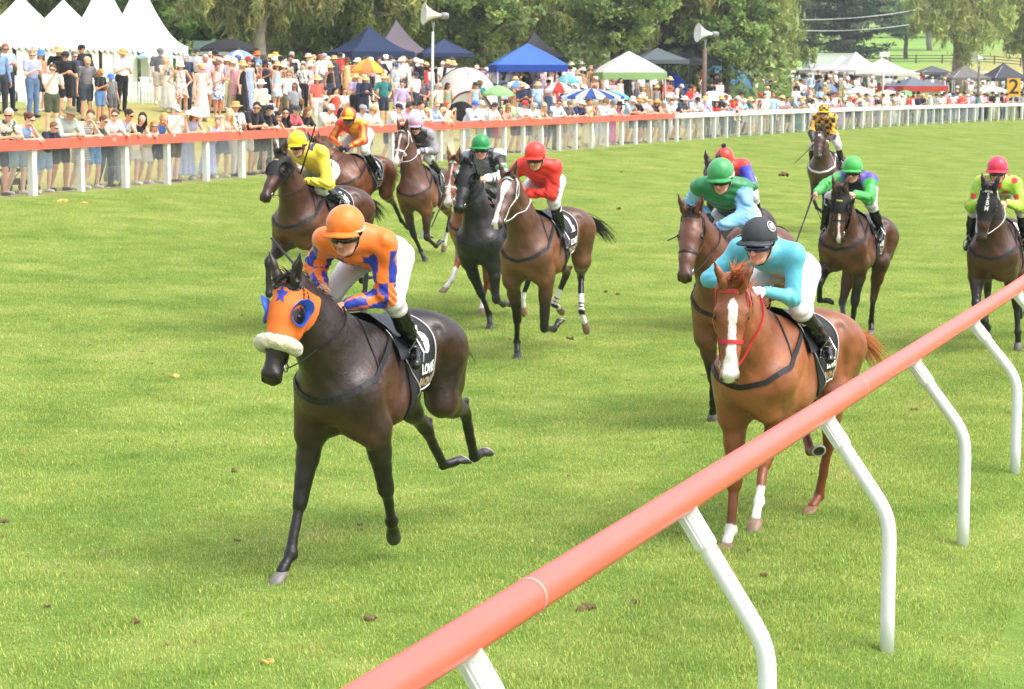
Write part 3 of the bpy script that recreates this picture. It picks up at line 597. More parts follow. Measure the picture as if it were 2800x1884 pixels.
LEATHER = mat('black_leather', '#17171a', .42, var=.15, bump=.1, bscale=120)
METAL = mat('bit_metal', '#c8c9cb', .25, metal=1.)
HAIRM = vmat('horse_hair', .45, 0, 50, .25, 30, .4)
def strands(m, roots, dirs, L, r, droop=.5, n=5, wav=.3, col=(0, 0, 0), rnd=random):
    for p, d in zip(roots, dirs):
        l = L*rnd.uniform(.55, 1.1); pts = [np.array(p, float)]; d = unit(np.array(d)+np.array([rnd.gauss(0, .16) for _ in range(3)])*wav*2)
        sd = np.array([rnd.gauss(0, 1) for _ in range(3)])*wav*.12
        for k in range(n):
            d = unit(d+np.array([0, 0, -droop/n])+sd/n*math.sin(k*1.7+p[0]*9)); pts.append(pts[-1]+d*l/n)
        f = rnd.uniform(.7, 1.3); m.tube(pts, [r*(1-.85*k/n) for k in range(n+1)], 3, caps=False, col=tuple(min(1, c*f) for c in col))
def strap(m, F, pts, wd=.02, th=.004, off=.003, closed=False, mi=0, snap=True, sub=4):
    """a flat strap lying on the solid F"""
    pts = [np.array(p, float) for p in pts]
    if closed: pts = pts+[pts[0]]
    Q = []
    for a, b in zip(pts[:-1], pts[1:]):
        for k in range(sub): Q.append(a+(b-a)*k/sub)
    Q.append(pts[-1]); Q = np.array(Q, np.float32)
    if snap: Q = F.snap(Q, off+th/2)
    N = F.grad(Q); V = []; n = len(Q)
    for i in range(n):
        t = unit(Q[min(i+1, n-1)]-Q[max(i-1, 0)]); nn = unit(N[i]-t*np.dot(N[i], t)); s = np.cross(t, nn)
        V += [Q[i]+s*wd/2-nn*th/2, Q[i]+s*wd/2+nn*th/2, Q[i]-s*wd/2+nn*th/2, Q[i]-s*wd/2-nn*th/2]
    Fs = [(i*4+k, i*4+(k+1) % 4, (i+1)*4+(k+1) % 4, (i+1)*4+k) for i in range(n-1) for k in range(4)]
    m.add(V, Fs+[(3, 2, 1, 0), tuple((n-1)*4+k for k in range(4))], mi); return Q
def head_frame(J):
    h = unit(J['muz']-J['pol']); k_ = .5*h[2]**2; fy = J.get('face', .12); r = np.array([h[0]+k_*math.cos(fy), h[1]+k_*math.sin(fy), 0.]); lat = unit(np.cross([0, 0, 1.], r)); lat = unit(lat-h*np.dot(lat, h)); dn = np.cross(h, lat)   # lat = horse's left, dn = throat side
    if np.dot(dn, [-.5, 0, -1]) < 0: dn = -dn
    return h, lat, dn
def horse_solid(J):
    S = Solid(); Y = (0, 1, 0)
    S.cap((.30, 0, 1.22), (-.32, 0, 1.25), .315, .265, .06, 0, (Y, 1.18))
    S.cap((.58, 0, 1.20), (.25, 0, 1.20), .225, .30, .06, 0, (Y, 1.12))
    S.cap((.46, 0, 1.50), (.12, 0, 1.44), .095, .09, .09, 0, (Y, 1.3))
    S.cap((-.42, 0, 1.37), (-.72, 0, 1.31), .19, .165, .08, 0)
    for s in (1, -1):
        S.cap((.64, .12*s, 1.20), (.36, .11*s, 1.46), .12, .09, .11, 0)
        S.cap((.72, .080*s, 1.14), (.60, .10*s, .98), .095, .09, .08, 0)
        S.cap((.30, .17*s, 1.05), (.12, .17*s, 1.12), .13, .12, .06, 0)
        S.cap((-.46, .125*s, 1.36), (-.64, .135*s, 1.26), .180, .175, .07, 0)
        S.cap((-.77, .10*s, 1.28), (-.72, .12*s, 1.06), .13, .115, .06, 0)
    S.cap((-.80, 0, 1.40), (-.90, 0, 1.34), .055, .035, .04, 0)
    pol, muz = J['pol'], J['muz']; h, lat, dn = head_frame(J)
    nb = np.array([.50, 0, 1.27]); nt_ = pol+dn*.06+h*.02; mid = nb*.5+nt_*.5+np.array([0, 0, -.01])
    ax = unit(nt_-nb); nl = unit(np.cross([0, 0, 1.], ax))
    S.cap(nb, mid, .275, .190, .12, 0, (nl, 1.38)); S.cap(mid, nt_, .190, .118, .07, 0, (nl, 1.38))
    S.cap((.66, 0, 1.20), nt_*.42+nb*.58+np.array([.05, 0, -.05]), .165, .11, .13, 0, (Y, 1.1))
    S.cap((.42, 0, 1.52), pol*.6+np.array([.42, 0, 1.52])*.4, .06, .045, .08, 0)
    # head
    S.cap(pol+h*.04+dn*.035, pol+h*.20+dn*.045, .088, .092, .04, 0, (dn, 1.0))
    for s in (1, -1):
        S.cap(pol+h*.22+dn*.085+lat*.042*s, pol+h*.27+dn*.10+lat*.036*s, .066, .055, .03, 0)
        S.cap(pol+h*.17+dn*.012+lat*.074*s, pol+h*.215+dn*.018+lat*.074*s, .032, .03, .02, 0)
        S.cap(pol+h*.27+dn*.03+lat*.055*s, pol+h*.40+dn*.03+lat*.042*s, .022, .018, .03, 0)
        S.cap(pol+h*.30+dn*.115+lat*.028*s, pol+h*.52+dn*.088+lat*.016*s, .03, .022, .025, 0)
    S.cap(pol+h*.16+dn*.02, pol+h*.42+dn*.022, .074, .050, .04, 0, (lat, .92)); S.cap(pol+h*.40+dn*.024, pol+h*.55+dn*.036, .05, .047, .03, 0, (lat, .95))
    S.cap(pol+h*.25+dn*.06, pol+h*.50+dn*.06, .065, .045, .04, 0, (lat, 1.15))
    S.cap(pol+h*.545+dn*.045, pol+h*.575+dn*.07, .048, .042, .02, 3, (lat, .93))
    S.cap(pol+h*.53+dn*.10, pol+h*.56+dn*.112, .026, .024, .015, 3, (lat, .8))
    for s in (1, -1):
        S.cap(pol+h*.555+dn*.026+lat*.036*s, pol+h*.588+dn*.052+lat*.040*s, .025, .023, .012, 3)
        S.cut(pol+h*.600+dn*.022+lat*.044*s, pol+h*.615+dn*.048+lat*.040*s, .0165, .014, .006)
    S.cut(pol+h*.60+dn*.088-lat*.04, pol+h*.60+dn*.088+lat*.04, .006, .006, .008)
    # legs
    for sd, s in (('L', 1), ('R', -1)):
        sh, el, kn, ft, ho = J['sh'+sd], J['el'+sd], J['kn'+sd], J['ft'+sd], J['ho'+sd]
        S.cap(sh+[-.04, 0, 0], el+[.04, 0, .02], .135, .105, .07, 0, (Y, 1.15)); S.cap(el+[-.02, 0, .04], el+(kn-el)*.35, .108, .074, .05, 0, (Y, 1.1))
        S.cap(el+(kn-el)*.3, kn, .072, .044, .03, 1); S.cap(kn-(kn-el)*.07, kn+(ft-kn)*.08, .049, .047, .02, 1)
        d = unit(ft-kn); tb = unit(np.cross(d, [0, 1., 0])); tb = tb if np.dot(tb, [1, 0, 0]) < 0 else -tb
        S.cap(kn, ft, .035, .031, .012, 1); S.cap(kn+(ft-kn)*.12+tb*.019, ft+tb*.018, .019, .020, .012, 1)
        S.cap(ft-(ft-kn)*.03+tb*.006, ft+tb*.008, .042, .043, .015, 2)
        S.cap(ft, ft+(ho-ft)*.62, .031, .036, .012, 2)
        hp, st, hk, hf, hh = J['hp'+sd], J['st'+sd], J['hk'+sd], J['hf'+sd], J['hh'+sd]
        S.cap(hp+[0, -.02*s, .03], st+[-.02, 0, .02], .175, .115, .08, 0, (Y, 1.1)); S.cap(hp+[-.12, -.02*s, -.05], hp*.3+(hk*.45+st*.55)*.7+[-.03, 0, 0], .13, .09, .07, 0, (Y, 1.15))
        S.cap(st, st+(hk-st)*.45, .10, .073, .05, 0); S.cap(st+(hk-st)*.4, hk, .072, .040, .04, 0)
        g = unit(hk-st); d = unit(hf-hk); cal = unit(g-d)
        S.cap(hk+cal*.055-d*.035, hk+d*.02, .022, .034, .02, 1); S.cap(hk+cal*.055-d*.035, st+(hk-st)*.5+cal*.03, .016, .02, .02, 0)
        S.cap(hk-g*.03, hk+d*.05, .044, .038, .02, 1); S.cap(hk, hf, .036, .032, .015, 1)
        tb = unit(np.cross(d, [0, 1., 0])); tb = tb if np.dot(tb, [1, 0, 0]) < 0 else -tb
        S.cap(hk+d*.10+tb*.017, hf+tb*.016, .017, .018, .012, 1)
        S.cap(hf-d*.01+tb*.006, hf+tb*.008, .037, .038, .015, 2); S.cap(hf, hf+(hh-hf)*.62, .031, .036, .012, 2)
    return S
def hoof(name, parent, ft, ho, col, grounded, shoe=(.55, .56, .58)):
    a = unit(ho-ft); dor = unit(np.array([-a[2], 0, a[0]])+1e-6)
    n = unit(a*math.cos(.75)-dor*math.sin(.75))
    if grounded: n = np.array([0, 0, -1.])
    t = unit(dor-n*np.dot(dor, n)); s = np.cross(t, n); m = MB(); c0 = ft+(ho-ft)*.60; c1 = ho
    V = []; K = 20; rows = [(.0, .034, .034, 0), (.22, .043, .043, 0), (.30, .0465, .045, .2), (1., .056, .050, 1.)]
    for (f, rt, rs, sh) in rows:
        cc = c0*(1-f)+c1*f
        for k in range(K):
            an = 2*math.pi*k/K; back = math.cos(an) < 0
            V.append(cc+t*(math.cos(an)*rt*(.86 if back else 1.08)+.012*sh)+s*math.sin(an)*rs)
    sole = V[-K:]; off = [p-n*0 for p in sole]
    pl = max(np.dot(p, n) for p in sole)*1.0
    for i in range(K): V[3*K+i] = V[3*K+i]+n*(np.dot(c1, n)-np.dot(V[3*K+i], n))
    rim = [V[3*K+i]+n*.007 for i in range(K)]; inn = [c1+n*.007+(V[3*K+i]-c1-t*.0)*.80 for i in range(K)]; dp = [c1+n*.003+(V[3*K+i]-c1)*.76 for i in range(K)]
    V = V+rim+inn+dp; b = len(V); V.append(c1+n*.004-t*.01)
    Fs = [(i*K+k, i*K+(k+1) % K, (i+1)*K+(k+1) % K, (i+1)*K+k) for i in range(6) for k in range(K)]+[(6*K+k, 6*K+(k+1) % K, b) for k in range(K)]
    m.add(V, Fs); cols = np.array([col]*(4*K)+[shoe]*(2*K)+[tuple(np.array(col)*.35+.02)]*(K+1)); m.c = cols.tolist()
    return m.build(name, HOOFM, parent, smooth=True, colors=True)
def make_horse(nm, label, cat='racehorse', body='#4a2f22', legs='#15110f', muzzle='#1d1613', mane='#0d0c0c', socks={}, blaze=None, vox=.014, hoofc='#6a6560',
               bridle='#17171a', browband=None, noseband='brow', ears=None, cloth=('6', '#e9e9ea'), hood=None, tint=None, kind='', sheepskin=False, mane_out=0., tail=True, grounded=(), group='racehorses galloping down the home straight', rings=False, numpanel=True, breast='#141416', cheek=None):
    J = pose(nm); S = horse_solid(J); root = empty('racehorse', M=horse_matrix(nm)); tag(root, label, cat, group)
    h, lat, dn = head_frame(J); pol, muz = J['pol'], J['muz']
    pal = [lin(body), lin(legs), lin(legs), lin(muzzle)]
    V, Q = S.mesh(vox)
    hb = (np.minimum(pol, muz)-.17, np.maximum(pol, muz)+.17)
    fine = vox*.6
    # finer head: swap the coarse head for a fine one beyond a plane through the throat
    pc = pol+h*.02+dn*.02; pn = unit(h+dn*.25)
    def side(X, e=0.):
        X = np.asarray(X); t = np.clip((X-pol)@h/.6, 0, 1); r = np.linalg.norm(X-(pol+dn*.03)-t[..., None]*h*.6, axis=-1)
        return ((X-pc)@pn > e) & (r < .19-e)
    V, Q, _ = keep(V, Q, ~side(V, .012))
    V2, Q2 = S.mesh(fine, box=hb); V2, Q2, _ = keep(V2, Q2, side(V2, -.012))
    V, Q = joinm((V, Q), (V2, Q2))
    V = relax(V, Q, 1, .35)
    def seg(a, b, r, dep): d_ = Solid.d1((np.array(a, np.float32), np.array(b, np.float32), 0, 0, 0, 0, None, False), V); return -dep*1.5*np.exp(-(d_/r)**2)
    D_ = wob(V, 9., 1., .0050)+wob(V, 23., 4., .0026)+seg((.80, 0, 1.28), (.70, 0, .92), .030, .022); tl = pol+h*.12+dn*.12
    for s in (1, -1):
        D_ = D_+seg((.24, .27*s, 1.42), (.32, .26*s, 1.02), .030, .012)+seg((.62, .10*s, 1.30), tl+lat*.06*s, .028, .012)+seg((-.36, .24*s, 1.44), (-.40, .27*s, 1.10), .035, .012)+seg((.50, .24*s, 1.36), (.66, .20*s, 1.06), .030, .010)+seg((-.62, .23*s, 1.30), (-.58, .22*s, 1.02), .03, .009)
        D_ = D_+seg((.40, .22*s, 1.12), (.36, .22*s, 1.0), .05, -.012)+seg((-.52, .24*s, 1.36), (-.56, .25*s, 1.18), .06, -.010)
        for k_, f_ in (('kn', 'ft'), ('hk', 'hf')): sd = 'L' if s > 0 else 'R'; D_ = D_+seg(J[k_+sd]+(J[f_+sd]-J[k_+sd])*.2+[0, .022*s, 0], J[f_+sd]+[0, .022*s, 0], .008, .004)
    rib = np.clip(1-np.abs(V[:, 0]+.06)/.26, 0, 1)*np.clip(1-np.abs(V[:, 2]-1.16)/.2, 0, 1)*(np.abs(V[:, 1]) > .15); D_ = D_+.0035*rib*np.sin(V[:, 0]*85)
    V = (V+vnorm(V, Q)*D_[:, None]).astype(np.float32)
    c = S.colors(V, pal, .02)
    X = V.astype(np.float64)
    lt, db = np.array(lin(tint or body)), np.array(lin(legs))
    # darker top line and legs, warmer flank: the coat's own countershading
    f = np.clip((1.25-np.abs(X[:, 2]-1.05)/.36), 0, 1)*np.clip(.55+.9*wob(X, 5., 2.), 0, 1)
    isb = np.clip(1-np.linalg.norm(c-np.array(pal[0]), axis=1)/.02, 0, 1)
    c = c*(1-(f*isb*.8)[:, None])+lt*(f*isb*.8)[:, None]
    for sd in 'LR':
        for kk, ff, bb in (('k', 'ft', 'kn'), ('h', 'hf', 'hk')):
            a_, b_ = J[bb+sd], J[ff+sd]
            if kk+sd in socks:
                ht, col = socks[kk+sd]; e_ = J[('ho' if kk == 'k' else 'hh')+sd]
                d1 = Solid.d1((a_.astype(np.float32), b_.astype(np.float32), .06, .06, 0, 0, None, False), V); d2 = Solid.d1((b_.astype(np.float32), e_.astype(np.float32), .07, .07, 0, 0, None, False), V)
                t = ((X-a_)@(b_-a_))/((b_-a_)@(b_-a_)); jag = .05*wob(X, 40., 1.)
                m_ = ((d1 < 0) & (t+jag > 1-ht)) | ((d2 < 0) & (t+jag > .9)) ; c[m_] = lin(col)
            if rings and kk == 'h':
                t = ((X-a_)@(b_-a_))/((b_-a_)@(b_-a_)); d1 = Solid.d1((a_.astype(np.float32), (b_+(b_-a_)*.2).astype(np.float32), .07, .07, 0, 0, None, False), V)
                for (t0, t1) in ((.80, .84), (.90, .94), (1., 1.1)): c[(d1 < 0) & (t > t0) & (t < t1)] = lin('#141214')
    rel = X-pol; hx = rel@h; hy = rel@lat; hz_ = rel@dn; inh = (hx > 0) & (hx < .66) & (np.abs(hy) < .12) & (hz_ > -.1) & (hz_ < .2)
    if blaze:
        col = np.array(lin(blaze['c']))
        w_ = np.interp(hx, blaze['x'], blaze['w'])+.004*wob(X, 60.)
        off = np.interp(hx, blaze['x'], blaze.get('o', [0]*len(blaze['x'])))
        m_ = inh & (np.abs(hy-off) < w_) & (hz_ < .075 if not blaze.get('lip') else hz_ < .3) & (w_ > .003); c[m_] = col
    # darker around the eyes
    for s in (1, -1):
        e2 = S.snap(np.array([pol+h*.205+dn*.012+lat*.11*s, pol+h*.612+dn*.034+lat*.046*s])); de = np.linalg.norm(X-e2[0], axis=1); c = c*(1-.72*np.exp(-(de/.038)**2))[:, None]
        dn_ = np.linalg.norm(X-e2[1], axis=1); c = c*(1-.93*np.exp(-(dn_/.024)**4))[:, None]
    o = obj('body', V, Q, COAT, root, c, True)
    # eyes
    for s in (1, -1):
        m = MB(); ec = S.snap((pol+h*.205+dn*.012+lat*.11*s)[None], -.010)[0]; m.lathe([(0.001, -.021), (.015, -.015), (.021, 0), (.015, .015), (.001, .021)], 14, ec, frame(lat*s+h*.3)); m.build('eye', mat('horse_eye', '#0c0705', .22, spec=.5), root, smooth=True)
    # ears
    ec = lin(ears or body)
    for s in (1, -1):
        b0 = pol+h*.02-dn*.04+lat*.05*s; out = lat*s*EARS.get(nm, (.25, 0))[0]; d = unit(np.array([0, 0, .9])-dn*.25-h*.25+out)
        E = Solid(); fr = unit(h*.8+lat*s*.45); fr = unit(fr-d*np.dot(fr, d)); sdv = np.cross(d, fr)
        E.cap(b0-d*.02, b0+d*.04, .028, .036, .02); E.cap(b0+d*.04, b0+d*.115, .037, .029, .02, flat=(fr, 1.35)); E.cap(b0+d*.11, b0+d*.195, .029, .004, .02, flat=(fr, 1.4))
        E.cut(b0+d*.05+fr*.032, b0+d*.165+fr*.020, .022, .008, .008, flat=(sdv, 1.3))
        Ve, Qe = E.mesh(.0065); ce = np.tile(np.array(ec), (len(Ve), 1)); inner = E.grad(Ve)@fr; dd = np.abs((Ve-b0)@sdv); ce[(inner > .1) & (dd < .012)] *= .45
        obj('ear', Ve, Qe, COAT, root, ce, True)
    hc = lin(hoofc)
    for kk, a_, b_ in (('k', 'ft', 'ho'), ('h', 'hf', 'hh')):
        for sd in 'LR':
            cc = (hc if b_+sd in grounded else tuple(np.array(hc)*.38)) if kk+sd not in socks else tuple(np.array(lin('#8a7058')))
            hoof('hoof', root, J[a_+sd], J[b_+sd], cc, b_+sd in grounded)
    # mane, forelock, tail
    rnd = random.Random(hash(nm) % 1000 if False else sum(map(ord, nm))); mc = lin(mane); m = MB(); rts = []; drs = []
    w0 = np.array([.40, 0, 1.60])
    for k in range(150):
        t = rnd.random(); rts.append(w0*(1-t)+(pol-dn*.01-h*.03)*t+np.array([0, 0, .06])+lat*rnd.gauss(0, .008))
        drs.append(np.array([-.55, -.35 if rnd.random() < .8 else .3, .25+mane_out]))
    rts = list(S.snap(np.array(rts), -.006)); strands(m, rts, drs, .11+.06*mane_out, .0045, 1.5-mane_out, 5, .35, mc, rnd)
    rts = [pol-dn*.045+h*rnd.uniform(-.05, .03)+lat*rnd.gauss(0, .02) for _ in range(50+int(70*mane_out))]
    drs = [(-dn*(.9+mane_out)+h*rnd.uniform(-.6-mane_out, .3-mane_out*.7)+lat*rnd.gauss(0, .3)+lat*mane_out*.3) for _ in rts]; strands(m, rts, drs, .10+.09*mane_out, .004, .9-mane_out, 5, .5, mc, rnd)
    m.build('mane', HAIRM, root, colors=True)
    if tail:
        m = MB(); dk = np.array([-.90, 0, 1.34]); rts = []; drs = []
        for k in range(150):
            t = rnd.random()*.06; rts.append(dk+np.array([-t, rnd.gauss(0, .02), t*.3+rnd.gauss(0, .015)])); drs.append(np.array([-1, TAILS.get(nm, .1)+rnd.gauss(0, .05), -.1+rnd.gauss(0, .07)]))
        strands(m, rts, drs, TL.get(nm, .5), .006, 1.0, 7, .22, mc, rnd); m.build('tail', HAIRM, root, colors=True)
    # ---- tack
    bm = mat('strap_'+bridle.strip('#'), bridle, .45, var=.1)
    B = empty('bridle'); B.parent = root
    def hp(a, b, c_): return pol+h*a+lat*b+dn*c_
    def part(nm_, m_, mt): return m_.build(nm_, mt, B)
    m = MB(); strap(m, S, [hp(.045, y, -.12+abs(y)*.6) for y in (-.09, -.06, -.03, 0, .03, .06, .09)], .024); part('browband', m, mat('strap_'+(browband or bridle).strip('#'), browband or bridle, .5))
    for s in (1, -1):
        m = MB(); strap(m, S, [hp(.0, .07*s, -.05), hp(.04, .13*s, 0.), hp(.13, .13*s, .05), hp(.26, .12*s, .06), hp(.38, .10*s, .07), hp(.48, .07*s, .08)], .017); part('cheekpiece', m, mat('strap_'+(cheek or bridle).strip('#'), cheek or bridle, .5))
        m = MB(); c0 = S.snap(hp(.50, .07*s, .085)[None], .008)[0]
        m.tube([c0+h*.024*math.cos(a)+dn*.024*math.sin(a) for a in np.linspace(0, 2*math.pi, 15)], .0042, 6); part('bit_ring', m, METAL)
    if noseband:
        m = MB(); cc = hp(.36, 0, .05)
        strap(m, S, [cc+(lat*math.sin(a)-dn*math.cos(a))*.13 for a in np.linspace(0, 2*math.pi, 18)], .026 if noseband != 'brow' else .018); part('noseband', m, mat('strap_'+(bridle if noseband == 'brow' else noseband).strip('#'), bridle if noseband == 'brow' else noseband, .5))
    m = MB(); strap(m, S, [hp(.02, .09, .02), hp(.10, .10, .12), hp(.15, .0, .2), hp(.10, -.10, .12), hp(.02, -.09, .02)], .016); part('throat_lash', m, bm)
    # reins from the bit to the rider's hands
    for sd, s in (('L', 1), ('R', -1)):
        a = S.snap(hp(.50, .07*s, .09)[None], .012)[0]; b = J['jw'+sd]+np.array([.05, 0, -.01]); mid = a*.5+b*.5+np.array([0, .06*s, -.10])
        pts = [((1-t)**2)*a+2*t*(1-t)*mid+t*t*b for t in np.linspace(0, 1, 14)]
        pp = np.array(pts, np.float32); dd = S(pp); g_ = S.grad(pp); pp = pp+g_*np.clip(.012-dd, 0, .2)[:, None]
        m = MB(); m.tube(pp, .008, 6, flat=.45); part('rein', m, mat('strap_'+(cheek or bridle).strip('#'), cheek or bridle, .5) if cheek else bm)
    # breastplate
    if breast:
        bmm = mat('strap_'+breast.strip('#'), breast, .5, var=.1)
        m = MB(); pts = [(.30, .22, 1.50), (.48, .26, 1.38), (.64, .24, 1.27), (.78, .14, 1.20), (.84, 0, 1.17), (.78, -.14, 1.20), (.64, -.24, 1.27), (.48, -.26, 1.38), (.30, -.22, 1.50)]
        strap(m, S, pts, .036, .006); m.build('breastplate', bmm, root)
        for s in (1, -1):
            m = MB(); strap(m, S, [(.56, .25*s, 1.33), (.52, .15*s, 1.47), (.46, .05*s, 1.62)], .014); m.build('neck_strap', bmm, root)
    # girth, cloth, saddle
    m = MB(); strap(m, S, [np.array([.16, .40*math.sin(a), 1.18+.40*math.cos(a)]) for a in np.linspace(-math.pi*.9, math.pi*.9, 20)], .10, .008); m.build('girth', mat('girth_black', '#131315', .7), root)
    cloth_panel(root, S, nm, cloth)
    m = MB()
    for s in (1, -1):
        th = np.linspace(0, 1.25, 8)*s; xs = np.linspace(.30, -.14, 8)
        G = np.array([[S.ray((x, 0, 1.25), (0, math.sin(t), math.cos(t)), .026) for t in th] for x in xs]); G[..., 2] += np.where(np.abs(th) < .3, .02, 0)[None]
        n = 8; vv = G.reshape(-1, 3); lo = vv-S.grad(vv)*.018
        f1 = [(i*n+j, i*n+j+1, (i+1)*n+j+1, (i+1)*n+j) for i in range(n-1) for j in range(n-1)]; f1 = f1 if s > 0 else [f[::-1] for f in f1]
        m.add(vv, f1); m.add(lo, [f[::-1] for f in f1])
    m.build('saddle', mat('saddle_black', '#1b1b1e', .38, var=.1, bump=.15), root, smooth=True)
    for sd, s in (('L', 1), ('R', -1)):
        a = J['ja'+sd]*.35+J['jt'+sd]*.65+np.array([0, 0, -.035]); m = MB(); tp = a+[-.02, 0, .14]
        m.tube([a+[0, -.055, 0], a+[0, .055, 0], a+[-.01, .05, .06], tp, a+[-.01, -.05, .06], a+[0, -.055, 0]], .0075, 6); m.build('stirrup', METAL, root)
        t0 = S.ray((.14, 0, 1.3), (0, .8*s, .6), .03); m = MB(); m.tube([t0, tp], .011, 6, flat=.4); m.build('stirrup_leather', LEATHER, root)
    HS[nm] = (root, S, J, (h, lat, dn))
    return root, S, J
HS = {}; EARS = {}; TAILS = {}; TL = dict(h6=.62, h9=.55)
CLB = mat('cloth_black', '#161618', .65, var=.1, bump=.15, bscale=140)
def cloth_panel(root, S, nm, spec):
    """race saddle cloth: black with a white edge, a number and two words"""
    num, pc = spec
    x0, x1 = .33, -.30
    def surf(x, th, off):
        return S.ray(np.stack([np.asarray(x), np.zeros_like(x), np.full_like(x, 1.25)], -1), np.stack([np.zeros_like(x), np.sin(th), np.cos(th)], -1), off)
    # length down the side for each angle
    ths = np.linspace(0, 2.25, 40); xs = np.linspace(x1-.05, x0+.05, 24); XX, TT = np.meshgrid(xs, ths, indexing='ij')
    G = surf(XX.ravel(), TT.ravel(), .0).reshape(24, 40, 3); AL = np.concatenate([np.zeros((24, 1)), np.cumsum(np.linalg.norm(np.diff(G, axis=1), axis=-1), 1)], 1)
    def place(x, d, s, off):
        x = np.asarray(x, float); d = np.asarray(d, float); fi = np.clip((x-xs[0])/(xs[1]-xs[0]), 0, 22.999); i = fi.astype(int); f = fi-i
        th = np.array([np.interp(dd, AL[a]*(1-ff)+AL[a+1]*ff, ths) for dd, a, ff in zip(d, i, f)])
        return surf(x, th*s, off)
    for s in (1, -1):
        n, m_ = 26, 24; xg = np.linspace(x0, x1, n); V = []
        dep = np.interp(xg, [x1, -.22, -.12, .02, .12, .22, x0], [.63, .645, .65, .60, .48, .34, .20])
        for i, x in enumerate(xg): V += list(place(np.full(m_, x), np.linspace(0, dep[i], m_), s, .010+.003*math.sin(x*23)))
        V = np.array(V); lo = V-S.grad(V)*.006
        f1 = [(i*m_+j, (i+1)*m_+j, (i+1)*m_+j+1, i*m_+j+1) for i in range(n-1) for j in range(m_-1)]
        if s > 0: f1 = [f[::-1] for f in f1]
        m = MB(); m.add(V, f1); m.add(lo, [f[::-1] for f in f1])
        e = [i*m_+m_-1 for i in range(n)]; k = len(V); m.f += [(e[i], e[i+1], e[i+1]+k, e[i]+k) for i in range(n-1)]+[(j, j+1, j+1+k, j+k) for j in range((n-1)*m_, n*m_-1)]
        c = m.build('saddle_cloth', CLB, root, smooth=True)
        m = MB(); tr = [V[i*m_+m_-1] for i in range(n)]; tr = [V[(n-1)*m_+j] for j in range(2, m_)]
        gg = S.grad(V[e]); m.tube([V[a]+g*.002 for a, g in zip(e, gg)], .007, 4, flat=.4); m.tube([p for p in tr], .007, 4, flat=.4); m.build('piping', mat('piping', '#dcdcdc', .6), c)
        if s < 0: continue
        def put(txt, cx, cd, size, col, bold, name, off, sq=1.):
            Vt, Ft = text_mesh(txt, size, bold); X_ = cx-Vt[:, 0]*sq; D_ = cd-Vt[:, 1]
            Vp = place(X_, D_, s, off); obj(name, Vp, Ft, mat('ink_'+col.strip('#'), col, .7), c)
        put(num, -.17, .23, .27, '#e9e9ea', .020, 'number', .0155)
        put('LOVE', -.165, .43, .085, '#f2f2f2', .004, 'lettering', .0155); put('RACING', -.17, .51, .072, '#bda083', .004, 'lettering', .0155)
